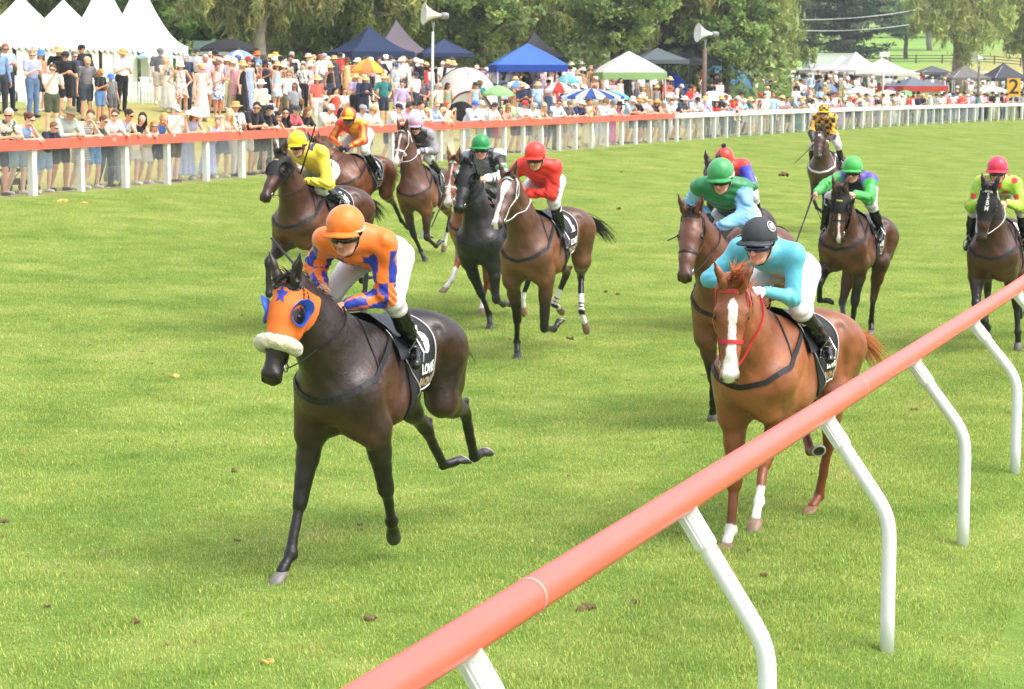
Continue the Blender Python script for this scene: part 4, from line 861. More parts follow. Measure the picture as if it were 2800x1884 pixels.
def make_hood(nm, col, x0=-.02, x1=.40, holes=.05, blink=None, star=None, text=None, tcol='#e8e8e8', eyecup=None, dmax=.2):
    """a cloth hood over the face, cut out at the eyes"""
    root, S, J, (h, lat, dn) = HS[nm]; pol, muz = J['pol'], J['muz']
    hb = (np.minimum(pol, muz)-.2, np.maximum(pol, muz)+.2)
    V, Q = S.mesh(.0075, .007, hb); rel = V-pol; hx, hy, hz_ = rel@h, rel@lat, rel@dn
    lim = x1-.02-.9*np.clip(np.abs(hy)-.02, 0, 1)*.25
    ok = (hx > x0+.02*(np.abs(hy) > .05)) & (hx < lim) & (hz_ < dmax)
    for s in (1, -1): ok &= (np.linalg.norm(V-(pol+h*.195+dn*.020+lat*.09*s), axis=1) > holes)
    for s in (1, -1): ok &= (np.linalg.norm(V-(pol+h*.02-dn*.04+lat*.05*s), axis=1) > .045)
    V, Q, _ = keep(V, Q, ok); V = relax(V, Q, 1, .3); c = np.tile(np.array(lin(col)), (len(V), 1))
    o = obj('hood', V, Q, vmat('hood_cloth', .7, .2, 150, .08, 12), root, c, True)
    if eyecup:
        for s in (1, -1):
            m = MB(); c0 = pol+h*.195+dn*.020+lat*.09*s; ax = unit(lat*s-h*.15-dn*.35); R = frame(ax, h)
            V2 = []; K = 20
            ring = [c0+R[:, 0]*math.cos(a)*.047+R[:, 1]*math.sin(a)*.047 for a in np.linspace(0, 2*math.pi, K, endpoint=False)]
            ring = S.snap(np.array(ring), .010); gr = S.grad(ring)
            for i, p in enumerate(ring):
                rd = unit(p-c0); back = max(0, -np.dot(rd, h)*.9+.25); V2 += [p-rd*.0, p+rd*.010+gr[i]*.008, p+gr[i]*(.010+.048*back)+rd*.006-h*0]
            Fs = [(i*3+k, i*3+k+1, ((i+1) % K)*3+k+1, ((i+1) % K)*3+k) for i in range(K) for k in range(2)]
            m.add(V2, Fs); ob = m.build('eye_cup', mat('cup_'+eyecup.strip('#'), eyecup, .45), o, smooth=True)
            md = ob.modifiers.new('s', 'SOLIDIFY'); md.thickness = .004
    def flat_on(Vt, Ft, name, col_, cx, up=0):
        X = pol+h*(cx-Vt[:, 1:2])+lat*Vt[:, 0:1]-dn*.1
        X = S.snap(X, .0105); obj(name, X, Ft, mat('ink_'+col_.strip('#'), col_, .6), o)
    if star:
        Vt = [(0, 0, 0)]
        for k in range(10):
            r = .062 if k % 2 == 0 else .025; a = math.pi/2+k*math.pi/5; Vt.append((r*math.cos(a), r*math.sin(a), 0))
        # subdivide so that it bends with the face
        Vt = np.array(Vt); V3 = []; F3 = []
        for k in range(10):
            a, b, c_ = Vt[0], Vt[1+k], Vt[1+(k+1) % 10]; n = 4; ix = {}
            for i in range(n+1):
                for j in range(n+1-i): ix[i, j] = len(V3); V3.append(a+(b-a)*i/n+(c_-a)*j/n)
            for i in range(n):
                for j in range(n-i):
                    F3.append((ix[i, j], ix[i+1, j], ix[i, j+1]))
                    if i+j < n-1: F3.append((ix[i+1, j], ix[i+1, j+1], ix[i, j+1]))
        flat_on(np.array(V3), F3, 'star', star, .10)
    if text:
        for t_, cx, sz in text:
            Vt, Ft = text_mesh(t_, sz, .002); flat_on(Vt, Ft, 'lettering', tcol, cx)
    return o
def sheepskin(nm):
    root, S, J, (h, lat, dn) = HS[nm]; pol = J['pol']; cc = pol+h*.385+dn*.05
    pts = S.snap(np.array([cc+(lat*math.sin(a)-dn*math.cos(a))*.12 for a in np.linspace(-1.95, 1.95, 26)]), .030)
    R = Solid()
    for a, b in zip(pts[:-1], pts[1:]): R.cap(a, b, .042, .042, .01)
    V, Q = R.mesh(.008, disp=lambda X: wob(X, 110., 2., .004)+wob(X, 55., 7., .004)); obj('sheepskin_noseband', V, Q, mat('fleece', '#d9cfb0', .95, bump=1.0, bscale=160, var=.12, vscale=40, sheen=.5), root, None, True)
EARS.update(h9=(.55, .0), h7=(.4, .1), h1=(.35, -.1), h6=(.35, 0), h11=(.3, 0)); TAILS.update(h9=.55, h6=.5, h1=.0)
W_ = '#e6e1dc'
make_horse('h1', 'leading dark brown horse in an orange hood and sheepskin noseband', body='#2a1f1b', tint='#573322', legs='#171313', muzzle='#1a1513', vox=.011, hoofc='#77726e', grounded=('hoR',), cloth=('6', '#e9e9ea'), noseband=None)
make_horse('h9', 'chestnut horse with a broad white blaze and red bridle behind the rail', body='#8f5433', tint='#a3663f', legs='#7a3e1e', muzzle='#c9a79a', mane='#b0643a', mane_out=.7, vox=.011, socks=dict(kL=(.35, W_), kR=(.12, W_)), blaze=dict(c='#f0e8e4', x=[.08, .12, .25, .40, .50, .66], w=[0, .031, .026, .029, .046, .05], lip=1), bridle='#c3242b', hoofc='#8d6a4b', grounded=('hoR', 'hhL'), noseband='#c3242b', cloth=('1', '#e9e9ea'))
make_horse('h2', 'dark bay horse in a black hood ridden by the yellow cap', body='#4c2e21', tint='#75462d', legs='#171313', vox=.016, cloth=('4', '#e9e9ea'), noseband=None)
make_horse('h3', 'bay horse under the red and orange jockey, its head hidden by the yellow cap', body='#6b3b20', tint='#7a4526', legs='#2a1710', vox=.018, cloth=('3', '#e9e9ea'))
make_horse('h4', 'bay horse with pink and white nose and white bridle', body='#5a3624', tint='#7a472a', legs='#1a1412', vox=.017, bridle='#e9e9ea', cheek='#e9e9ea', browband='#e9e9ea', noseband='#e9e9ea', blaze=dict(c='#e8cfc8', x=[.08, .12, .3, .42, .50, .66], w=[0, .022, .010, .02, .045, .05], lip=1), socks=dict(hL=(.3, W_), hR=(.3, W_)), muzzle='#b08b80', cloth=('9', '#e9e9ea'))
make_horse('h5', 'black horse with a black hood beside the bay in the white bridle', body='#1f1b1d', tint='#2a2222', legs='#100f11', muzzle='#1b191a', vox=.016, cloth=('8', '#e9e9ea'), socks=dict(hL=(.2, W_)))
make_horse('h6', 'bay horse with white face patch and bridle carrying the plain red jockey', body='#5f3d2b', tint='#835232', legs='#191311', vox=.015, bridle='#e6e6e6', cheek='#e6e6e6', browband='#e6e6e6', noseband=None, blaze=dict(c='#ece2dc', x=[.06, .09, .16, .3, .40, .46, .55, .66], w=[0, .05, .045, .018, .02, .03, .04, .04], o=[0, 0, 0, -.004, -.006, -.02, -.025, -.025], lip=0), muzzle='#5a4a46', socks=dict(hL=(.45, W_), hR=(.45, W_)), rings=True, cloth=('2', '#e9e9ea'))
make_horse('h7', 'reddish bay horse without hood just behind the chestnut', body='#673c27', tint='#8a5230', legs='#171212', vox=.014, grounded=('hoR',), cloth=('7', '#e9e9ea'))
make_horse('h8', 'dark horse almost hidden behind the blue and green jockey', body='#3a2620', legs='#171212', vox=.02, cloth=('5', '#e9e9ea'))
make_horse('h10', 'bay horse with narrow white stripe and dark hood, whip rider up', body='#4e2f20', tint='#71432a', legs='#181413', vox=.016, blaze=dict(c='#e8dcd6', x=[.22, .26, .36, .46, .56, .66], w=[0, .012, .012, .010, .022, .02]), grounded=('hhL',), cloth=('11', '#e9e9ea'))
make_horse('h11', 'dark horse in a black hood lettered SBM at the right edge', body='#46291d', tint='#623a27', legs='#17110f', vox=.016, ears='#121214', cheek='#e6e6e6', bridle='#e6e6e6', browband='#e6e6e6', noseband='#141416', grounded=('hoL',), cloth=('12', '#e9e9ea'))
make_horse('h12', 'last brown horse with white diamond on the forehead, far back', body='#4a2f24', tint='#5e3a28', legs='#171212', vox=.02, browband='#c98a2c', breast='#d9d6d2', blaze=dict(c='#ece4e0', x=[.08, .10, .13, .15], w=[0, .02, .02, 0]), cloth=('10', '#e9e9ea'))
make_horse('h13', 'chestnut horse with white socks mostly hidden behind the black horse', body='#8a4a2a', tint='#95522f', legs='#8a4a2a', muzzle='#caa79c', vox=.018, bridle='#e3e0de', browband='#e3e0de', socks=dict(kR=(.6, W_), kL=(.3, W_)), blaze=dict(c='#e8d8d2', x=[.3, .5, .66], w=[.01, .045, .05], lip=1), cloth=('13', '#e9e9ea'))
make_hood('h1', '#f0762a', x0=0., x1=.42, star='#2a3fae', eyecup='#2a55c4')
make_hood('h2', '#1d1d20', x0=0., x1=.33, holes=.04, eyecup='#1a1a1c', text=[('Westbury', .115, .022)], tcol='#c9b03c')
make_hood('h5', '#141417', x0=0., x1=.33, holes=.04, eyecup='#121214')
make_hood('h10', '#1b1b1f', x0=0., x1=.30, holes=.04, eyecup='#1a1a1c', text=[('Westbury', .13, .024)], tcol='#d2c04a')
make_hood('h11', '#131316', x0=-.01, x1=.38, holes=.036, text=[('S', .10, .085), ('B', .17, .085), ('M', .24, .085)])
sheepskin('h1')
# ================================================================== people: shared hand and face shapes
def hand_mesh(curl=(1.2, 1.5, 1.0), thumb='fist', left=True, h=.0048, sc=1.0):
    """a palm, four unequal bent fingers and a thumb; x along the hand, z the back of the hand, y the thumb side"""
    S = Solid(); s = 1
    S.cap((.0, 0, 0), (.03, 0, 0), .024, .027, .012, 0, ((0, 0, 1), 1.25)); S.cap((.03, .012, 0), (.078, .016, 0), .026, .020, .012, 0, ((0, 0, 1), 1.6)); S.cap((.03, -.012, 0), (.074, -.018, 0), .026, .018, .012, 0, ((0, 0, 1), 1.6))
    for i, (y, L) in enumerate(((.030, .96), (.010, 1.06), (-.010, 1.0), (-.029, .80))):
        p = np.array([.083-.004*abs(i-1), y, .002]); a = 0.
        for k, (l, c_) in enumerate(zip((.042, .026, .021), curl)):
            a += c_*(1+.06*i); q = p+np.array([math.cos(a), 0, -math.sin(a)])*l*L; S.cap(p, q, .0098-.0011*k, .0092-.0011*k, .0035, 0); p = q
    if thumb == 'fist': T = [(.028, .026, -.008), (.056, .046, -.022), (.080, .040, -.040), (.094, .022, -.046)]
    else: T = [(.024, .026, -.006), (.050, .052, -.014), (.078, .066, -.020), (.100, .068, -.026)]
    for k in range(3): S.cap(T[k], T[k+1], .0125-.0016*k, .0110-.0016*k, .006, 0)
    V, Q = S.mesh(h); 
    if not left: V = V*np.array([1, -1, 1], np.float32); Q = Q[:, ::-1]
    return V*sc, Q
FIST = {True: hand_mesh(left=True), False: hand_mesh(left=False)}
def place_hand(mesh, wrist, d, back):
    d = unit(d); back = unit(np.array(back, float)-d*np.dot(back, d)); R = np.stack([d, np.cross(back, d), back], 1)
    return (mesh[0]@R.T+wrist).astype(np.float32), mesh[1]
SKIN = vmat('skin', .5, .05, 60, .07, 20, .4, sub=.08)
SILK = vmat('silk', .40, .5, 20, .05, 10, .45, sheen=.3)
BREECH = vmat('breeches', .6, .2, 22, .05, 12, .3)
BOOT = mat('boot_leather', '#0d0d0f', .16, bump=.25, bscale=22, spec=.7)
def star_mask(X, c, n, r, up=(0, 0, 1)):
    n = unit(n); R = frame(n, np.cross(up, n) if abs(np.dot(up, n)) < .95 else (0, 1, 0)); d = (X-np.array(c))@R; a = np.arctan2(d[:, 1], d[:, 0]); rr = np.hypot(d[:, 0], d[:, 1])
    ph = (a/(2*math.pi)*5+.25) % 1; t = np.abs(ph-.5)*2; lim = r*(.42/(.42+(1-t)*.62))
    return (rr < lim*1.05) & (np.abs(d[:, 2]) < .09)
def rider(nm, label, cap, sil, paint=None, cappaint=None, pom=None, skin='#d9a58c', gloves=None, goggles='#0a0a0c', look=(0, -.15), band=None, peak=None, boots=True, vox=.012, group='jockeys riding in the race', whip=None, tight=False):
    root_h, HSol, J, _ = HS[nm]; Mx = horse_matrix(nm); root = empty('person', M=Mx @ Matrix.Translation(tuple(map(float, J['jh'+'L']*.5+J['jh'+'R']*.5))))
    tag(root, label, 'jockey', group); org = J['jhL']*.5+J['jhR']*.5
    mid = lambda a: (J[a+'L']+J[a+'R'])/2
    C = J['cap']; yaw, pt = look; f = np.array([math.cos(yaw)*math.cos(pt), math.sin(yaw)*math.cos(pt), math.sin(pt)]); l = unit(np.cross([0, 0, 1.], f)); u = np.cross(f, l)
    hc = C-u*.022+f*.006; sp = mid('sp'); hip = mid('jh'); ax = unit(sp-hip); bn = unit(np.cross(ax, [0, 1., 0])); bn = bn if bn[2] > 0 else -bn
    # ---- body: one continuous skin
    B = Solid(); B.cap(hip, sp-ax*.05, .11, .12, .05); nk = sp+ax*.05+bn*.03
    B.cap(sp+ax*.0, hc-u*.07-f*.02, .062, .058, .03)
    for sd in 'LR':
        B.cap(J['sp'+sd], J['je'+sd], .045, .036, .03); B.cap(J['je'+sd], J['jw'+sd], .038, .024, .02)
        B.cap(J['jh'+sd], J['jk'+sd], .085, .052, .03); B.cap(J['jk'+sd], J['ja'+sd], .042, .024, .02); B.cap(J['ja'+sd]+[0, 0, -.015], J['jt'+sd]+[-.03, 0, -.01], .020, .016, .01)
    V, Q = B.mesh(.02)
    H = Solid(); H.cap(sp+ax*.03, hc-u*.06-f*.02, .058, .056, .03)
    H.ball(hc, .092, .03, 0, (l, 1.12)); H.cap(hc-u*.05+f*.028, hc-u*.10+f*.036, .064, .048, .03, 0, (l, 1.02)); H.cap(hc-u*.138+f*.055, hc-u*.142+f*.064, .026, .02, .025, 0, (l, .85))
    for s in (1, -1):
        H.cap(hc-u*.072+f*.060+l*.032*s, hc-u*.085+f*.056+l*.034*s, .024, .022, .02); H.cap(hc-u*.11-f*.0+l*.052*s, hc-u*.135+f*.045+l*.028*s, .024, .02, .02)
        H.cap(hc-u*.055-f*.005+l*.086*s, hc-u*.085+f*.0+l*.080*s, .015, .010, .006, 0, (l, 1.6)); H.cap(hc-u*.028+f*.080+l*.012*s, hc-u*.03+f*.072+l*.045*s, .013, .011, .012)
    H.cap(hc-u*.042+f*.088, hc-u*.080+f*.107, .010, .0125, .010); H.ball(hc-u*.084+f*.099+l*.011, .0085, .006); H.ball(hc-u*.084+f*.099-l*.011, .0085, .006)
    H.cap(hc-u*.106+f*.083-l*.018, hc-u*.106+f*.083+l*.018, .0075, .0075, .006, 1); H.cap(hc-u*.117+f*.081-l*.014, hc-u*.117+f*.081+l*.014, .008, .008, .006, 1)
    H.cut(hc-u*.1115+f*.094-l*.022, hc-u*.1115+f*.094+l*.022, .0022, .0022, .003); H.cap(hc-u*.135+f*.070, hc-u*.14+f*.072, .018, .016, .015)
    V2, Q2 = H.mesh(.0062 if vox < .014 else .010); sk = lin(skin); c2 = H.colors(V2, [sk, tuple(np.array(sk)*np.array([.85, .55, .55]))], .004)
    ch = np.exp(-(np.linalg.norm(np.abs((V2-hc)@np.stack([f, l, u], 1))-np.array([.07, .04, .08]), axis=1)/.03)**2)[:, None]; c2 = c2*(1-ch*np.array([.02, .22, .2]))
    ms = [(V, Q, np.tile(sk, (len(V), 1))), (V2, Q2, c2)]
    for sd, lf in (('L', True), ('R', False)):
        d = J['jw'+sd]-J['je'+sd]; s = 1 if lf else -1
        Vh, Qh = place_hand(FIST[lf], J['jw'+sd]-unit(d)*.02, d*.5+np.array([.12, -.04*s, -.02]), np.array([.2, .55*s, .8])); ms.append((Vh, Qh, np.tile(lin(gloves) if gloves else sk, (len(Vh), 1))))
    VV, QQ = joinm(*[m_[:2] for m_ in ms]); CC = np.concatenate([m_[2] for m_ in ms])
    if gloves:
        pass
    obj('body', VV-org, QQ, SKIN, root, CC, True)
    # ---- jacket
    S = Solid(); k_ = .86 if tight else 1.
    S.cap(hip+ax*.05-bn*.01, sp-ax*.06-bn*.02, .140*k_, .162*k_, .05, 0, (bn, 1.32)); S.cap(sp-ax*.0+bn*.0, hc-u*.11-f*.06, .085, .064, .04, 0)
    S.cap(J['spL'], J['spR'], .076, .076, .09, 0)
    for sd, ci in (('L', 1), ('R', 2)):
        S.cap(J['sp'+sd]*.85+J['je'+sd]*.15, J['je'+sd], .068*k_, .062*k_, .06, ci); e = J['je'+sd]+(J['jw'+sd]-J['je'+sd])*.86; S.cap(J['je'+sd], e, .059*k_, .042*k_, .03, ci+2)
    amp = .005 if tight else .015
    def folds(X):
        d = 0; calm = 1-.85*np.maximum(np.exp(-(np.linalg.norm(X-J['spL'], axis=-1)/.13)**2), np.exp(-(np.linalg.norm(X-J['spR'], axis=-1)/.13)**2))
        for sd in 'LR':
            a = J['je'+sd]; dd = np.exp(-(np.linalg.norm(X-a, axis=-1)/.11)**2); t = (X-a)@unit(J['jw'+sd]-J['sp'+sd]); d = d+dd*(1-2*np.abs(np.sin(t*75+2.5*wob(X, 11))))*amp
        return d+calm*(wob(X, 13., 3., amp*.8)+amp*.7*(1-2*np.abs(np.sin(X@(ax*34+np.array([0, 22., 6.]))+1.8*wob(X, 7.))))*(1 if not tight else .4))
    V, Q = S.mesh(vox, disp=folds); base = lin(sil); c = np.tile(np.array(base), (len(V), 1))
    ds = np.array([S.d1(q, V) for q in S.p]); pid = np.array([q[5] for q in S.p])[ds.argmin(0)]
    X = V.astype(float)
    def arm(sd):
        a, b, e = J['sp'+sd], J['je'+sd], J['jw'+sd]; up = pid == (1 if sd == 'L' else 2); lo = pid == (3 if sd == 'L' else 4)
        t = np.where(lo, 1+((X-b)@(e-b))/((e-b)@(e-b)), ((X-a)@(b-a))/((b-a)@(b-a)))
        axx = np.where(lo[:, None], unit(e-b)[None], unit(b-a)[None]); r = X-np.where(lo[:, None], b[None], a[None]); r = r-(r*axx).sum(1)[:, None]*axx
        ref = np.cross(axx, np.array([.3, .9, .2])); ref /= np.linalg.norm(ref, axis=1)[:, None]; an = np.arctan2((r*np.cross(axx, ref)).sum(1), (r*ref).sum(1))
        return up | lo, t, an
    if paint: paint(c, X, pid, arm, J, dict(hip=hip, sp=sp, ax=ax, bn=bn, t=((X-hip)@ax)/np.linalg.norm(sp-hip), y=X[:, 1]-sp[1]), V, S)
    V = relax(V, Q, 2, .4)
    obj('jacket', V-org, Q, SILK, root, c, True)
    # ---- breeches and boots
    S2 = Solid(); S2.cap(hip-np.array([0, .05, 0])-ax*.0, hip+np.array([0, .05, 0])-ax*.0, .116, .116, .05); 
    for sd in 'LR':
        S2.cap(J['jh'+sd], J['jk'+sd], .100, .066, .05); S2.cap(J['jk'+sd], J['jk'+sd]+(J['ja'+sd]-J['jk'+sd])*.4, .068, .052, .03)
    V, Q = S2.mesh(vox*1.1, disp=lambda X: wob(X, 16., 5., .006)+.004*np.sin(X[..., 2]*70+X[..., 0]*60+2*wob(X, 9.))); obj('breeches', V-org, Q, BREECH, root, np.tile(lin('#d3d0d2'), (len(V), 1)), True)
    for sd, s in (('L', 1), ('R', -1)):
        S3 = Solid(); a = J['jk'+sd]+(J['ja'+sd]-J['jk'+sd])*.16; S3.cap(a, a+(J['ja'+sd]-a)*.4, .061, .058, .03); S3.cap(a+(J['ja'+sd]-a)*.4, J['ja'+sd], .058, .043, .03)
        t = unit(J['jt'+sd]-J['ja'+sd]); S3.cap(J['ja'+sd]-t*.035+[0, 0, -.02], J['jt'+sd]+t*.05, .040, .034, .02, 0, ((0, 1, 0), 1.12))
        V, Q = S3.mesh(vox*.9, disp=lambda X: .0045*np.sin(X[..., 2]*120+2*wob(X, 12.))*np.exp(-((X[..., 2]-J['ja'+sd][2]-.04)/.09)**2)); obj('boot', V-org, Q, BOOT, root, None, True)
    # ---- silk cap over a hard hat
    m = MB(); n1, n2 = 20, 40; V = []; up_ = u
    for i in range(n1+1):
        th = i/n1*math.radians(106)
        for j in range(n2):
            a = 2*math.pi*j/n2; fr = math.cos(a); r_f = .126 if fr > 0 else .130
            lim = th*(1.0-.10*max(0, fr))
            w_ = 1+(.008 if tight or not pom and cap == '#3c3d42' else .014)*math.sin(a*9+3*math.sin(th*5))*math.sin(th)**2
            V.append(C+(f*math.cos(a)*math.sin(lim)*r_f+l*math.sin(a)*math.sin(lim)*.114)*w_+u*(.118*math.cos(lim))*1.0)
    V = np.array(V); Fs = [(i*n2+j, (i+1)*n2+j, (i+1)*n2+(j+1) % n2, i*n2+(j+1) % n2) for i in range(n1) for j in range(n2)]
    cc = np.tile(np.array(lin(cap)), (len(V), 1)); rel = V-C; cf, cl_, cu = rel@f, rel@l, rel@u
    if cappaint: cappaint(cc, cf, cl_, cu)
    cp = obj('cap', V-org, Fs, SILK if cap != '#3c3d42' else vmat('felt', .8, .15, 200, .06, 14), root, cc, True)
    md = cp.modifiers.new('t', 'SOLIDIFY'); md.thickness = .006
    m = MB(); zz = -.034; rim = [C+f*math.cos(a)*(.126 if math.cos(a) > 0 else .128)*.985+l*math.sin(a)*.113*.985+u*(-.036+.018*max(0, math.cos(a))) for a in np.linspace(0, 2*math.pi, 41)]
    m.tube([p-org for p in rim], .0065, 6, caps=False); m.build('cap_band', mat('band_'+(band or cap).strip('#'), band or cap, .6), cp, smooth=True)
    m = MB(); V = []; K = 14
    for r_, dz in ((.118, -.010), (.150, -.026), (.162, -.034)):
        for k in range(K+1):
            a = (k/K-.5)*2.0; V.append(C+f*math.cos(a)*r_+l*math.sin(a)*(r_-.012)+u*(dz-.014*abs(math.sin(a)))-org)
    m.add(V, [(i*(K+1)+k, i*(K+1)+k+1, (i+1)*(K+1)+k+1, (i+1)*(K+1)+k) for i in range(2) for k in range(K)]); pk = m.build('peak', mat('band_'+(peak or cap).strip('#'), peak or cap, .6), cp, smooth=True)
    md = pk.modifiers.new('t', 'SOLIDIFY'); md.thickness = .007
    if pom:
        m = MB(); m.lathe([(.002, -.028), (.022, -.022), (.032, 0), (.026, .02), (.002, .03)], 14, C+u*.135-org, frame(u)); m.build('pompom', mat('pom', pom, .9, bump=.6, bscale=120), cp, smooth=True)
    m = MB(); V = []; K = 22
    for (du, bulge) in ((-.030, -.006), (-.036, .004), (-.052, .008), (-.066, .002), (-.072, -.008)):
        for k in range(K+1):
            a = (k/K-.5)*2.5; nose = .012*math.exp(-(a/.14)**2) if du < -.06 else 0
            V.append(hc+f*(math.cos(a)*(.098+bulge)+.006)+l*math.sin(a)*(.090+bulge)+u*(du+nose)-org)
    m.add(V, [(i*(K+1)+k, (i+1)*(K+1)+k, (i+1)*(K+1)+k+1, i*(K+1)+k+1) for i in range(4) for k in range(K)]); g = m.build('goggles', mat('lens_'+goggles.strip('#'), goggles, .08, spec=.9), root, smooth=True)
    m = MB(); m.tube([hc+f*(math.cos(a)*.1+.0)+l*math.sin(a)*.094-u*(.05-.03*(abs(a)-1.2)/2)-org for a in np.linspace(1.15, 2*math.pi-1.15, 20)], .008, 6, flat=.5); m.build('goggle_strap', mat('strap_dark', '#17171a', .8), root)
    m = MB(); m.tube([hc+l*.090*s_+f*a_-u*b_-org for (s_, a_, b_) in ((1, .0, .03), (.86, .02, .10), (.4, .045, .16), (0, .05, .168), (-.4, .045, .16), (-.86, .02, .10), (-1, .0, .03))], .006, 6, flat=.5); m.build('chin_strap', mat('strap_dark', '#17171a', .8), root)
    RD[nm] = (root, J, (f, l, u), C, org)
    return root
RD = {}
def to_world(nm, p): return np.array(horse_matrix(nm) @ Vector(tuple(map(float, p))))
def whip(nm, hand, tip, label, back=.12, w=.009):
    a = to_world(nm, J_hand(nm, hand)); b = np.array(tip, float); d = unit(b-a); a0 = a-d*back; L_ = np.linalg.norm(b-a0)
    root = empty('riding_whip', a0); tag(root, label, 'whip', 'whips held by the jockeys'); m = MB(); m.tube([a0*0, d*.2], .011, 8); m.build('grip', mat('whip_grip', '#1a1a1c', .8, bump=.4, bscale=200), root, smooth=True)
    m = MB(); m.tube([d*.2, d*(L_-.16)], [.011, .008], 8); m.build('shaft', mat('whip_shaft', '#202024', .5), root, smooth=True)
    m = MB(); m.tube([d*(L_-.16), d*(L_-.14), d*L_], [w*.8, w, w], 8, flat=.6); m.build('flap', mat('whip_flap', '#1b1b1e', .6), root)
def J_hand(nm, sd):
    J = POSES[nm]['J']; w = np.array(J['jw'+sd]); e = np.array(J['je'+sd]); return w+unit((w-e)*.5+np.array([.12, -.04*(1 if sd == 'L' else -1), -.02]))*.07
def C3(h): return np.array(lin(h))
def sleeves(c, arm, col, t0=-9, t1=9, fn=None):
    for sd in 'LR':
        m, t, a = arm(sd); k = m & (t > t0) & (t < t1)
        if fn is not None: k &= fn(t, a)
        c[k] = C3(col)
def p1(c, X, pid, arm, J, T, V, S):
    b = C3('#0a2a98')
    for sd in 'LR':
        m, t, a = arm(sd); ph = (a/(2*math.pi)*3+np.floor(t*1.35)*.5) % 1; c[m & (t > .15) & (ph < .45)] = b
        c[m & (t > 1.55) & (ph < .6)] = b
    bd = pid == 0; ax, bn = T['ax'], T['bn']; s0 = T['sp']; h0 = T['hip']
    for (t, y, sgn) in ((.25, .07, 1), (.30, -.09, 1), (.62, .02, 1), (.62, -.13, 1), (.66, .14, 1), (.92, .10, 1), (.95, -.06, 1)):
        ct = h0+(s0-h0)*t+np.array([0, y, 0])+bn*.13; c[bd & star_mask(X, ct, bn, .060, ax)] = b
    for (t, y) in ((.95, .10), (.93, -.09), (.72, .0), (.6, .13), (.6, -.13)):
        ct = h0+(s0-h0)*t+np.array([0, y, 0])-bn*.13+ax*.03; c[bd & star_mask(X, ct, ax-bn*1.2, .055, bn)] = b
    for s in (1, -1):
        for t in (.35, .75): c[bd & star_mask(X, h0+(s0-h0)*t+np.array([0, .17*s, 0]), (0, s, 0), .055)] = b
def p2(c, X, pid, arm, J, T, V, S):
    n = C3('#1d2150')
    sleeves(c, arm, '#1d2150', .1, 2, lambda t, a: np.abs(((a+.6) % (2*math.pi))-math.pi) < .42)
    bd = pid == 0; y = T['y']; c[bd & (np.abs(np.abs(y)-.10) < .022) & ((X-T['sp'])@T['bn'] > -.02)] = n
def p3(c, X, pid, arm, J, T, V, S):
    r = C3('#df3a2c'); bd = pid == 0; y = T['y']
    c[bd & ((y > 0) ^ (T['t'] > .55))] = r
    sleeves(c, arm, '#df3a2c', -1, 3, lambda t, a: ((a/(2*math.pi)*4+.3*t) % 1) < .5)
def p4(c, X, pid, arm, J, T, V, S):
    bd = pid == 0; fr = (X-T['sp'])@T['bn'] < .02
    c[bd & fr & (np.abs(T['y']) < .17)] = C3('#2b2b30'); c[bd & fr & (np.abs(T['y']) < .05) & (np.abs(T['t']-.8) < .08)] = C3('#d0cfd4')
    sleeves(c, arm, '#e6e2ea', 1.5, 1.66); sleeves(c, arm, '#5f2b88', 1.66, 1.8)
def p5(c, X, pid, arm, J, T, V, S):
    bd = pid == 0; c[bd & ((X-T['sp'])@T['bn'] < .0)] = C3('#7d7f86')
    sleeves(c, arm, '#17171c', .12, .5); sleeves(c, arm, '#2a9a50', .55, .72); sleeves(c, arm, '#17171c', 1.45, 1.52); sleeves(c, arm, '#17171c', 1.6, 1.67)
    c[bd & (np.abs(np.abs(T['y'])-.12) < .03)] = C3('#17171c')
def p7(c, X, pid, arm, J, T, V, S):
    bd = pid == 0; c[bd & (T['t'] < .62)] = C3('#1b1938'); c[bd & (T['t'] < .35)] = C3('#124a2c'); sleeves(c, arm, '#7fb7ee', .10, 3)
def p8(c, X, pid, arm, J, T, V, S):
    sleeves(c, arm, '#4446c8', .15, .95); sleeves(c, arm, '#4f8a56', .95, 3)
def p10(c, X, pid, arm, J, T, V, S):
    bd = pid == 0; c[bd] = C3('#1d1c36'); c[bd & (np.abs(T['y']) > .10) & (T['t'] > .6)] = C3('#5a3fae'); sleeves(c, arm, '#3fae4c', .0, 3)
def p11(c, X, pid, arm, J, T, V, S):
    r = C3('#dd2f35'); rnd = np.random.RandomState(5)
    for k in range(90):
        p = V[rnd.randint(len(V))]; 
        if k and min(np.linalg.norm(p-q) for q in used) < .115: continue
        if not k: used = []
        used.append(p); c[np.linalg.norm(X-p, axis=1) < .040] = r
def p12(c, X, pid, arm, J, T, V, S):
    k = ((np.floor(X[:, 1]/.085)+np.floor((X@T['ax'])/.085)+np.floor((X@T['bn'])/.12)) % 2) > 0; c[k & (pid == 0)] = C3('#16150f')
    for sd in 'LR':
        m, t, a = arm(sd); c[m & (t < .7) & (((np.floor(t/.35)+np.floor(a/1.05)) % 2) > 0)] = C3('#16150f'); c[m & (t > .95)] = C3('#131316')
def q2(cc, f, l, u): cc[(f < -.03)] = C3('#2a2a58')
def q3(cc, f, l, u): cc[((l > 0) ^ (f > .02))] = C3('#d9362b')
def q12(cc, f, l, u):
    a = np.floor((np.arctan2(l, f)+math.pi)/(2*math.pi)*12); b = np.floor((u+.2)/.045); cc[((a+b) % 2) > 0] = C3('#191813')
rider('h1', 'leading jockey in orange silks with blue stars and orange cap', '#f47a22', '#f2761d', p1, band='#e9c3a4', skin='#d39a80', look=(.02, -0.23), vox=.0095)
rider('h9', 'jockey in plain sky blue top with charcoal helmet and white gloves', '#3c3d42', '#5cb8cf', tight=True, gloves='#e9e6e2', goggles='#1c1a55', skin='#dba48f', look=(-.05, -0.19), vox=.010, band='#2c2c30')
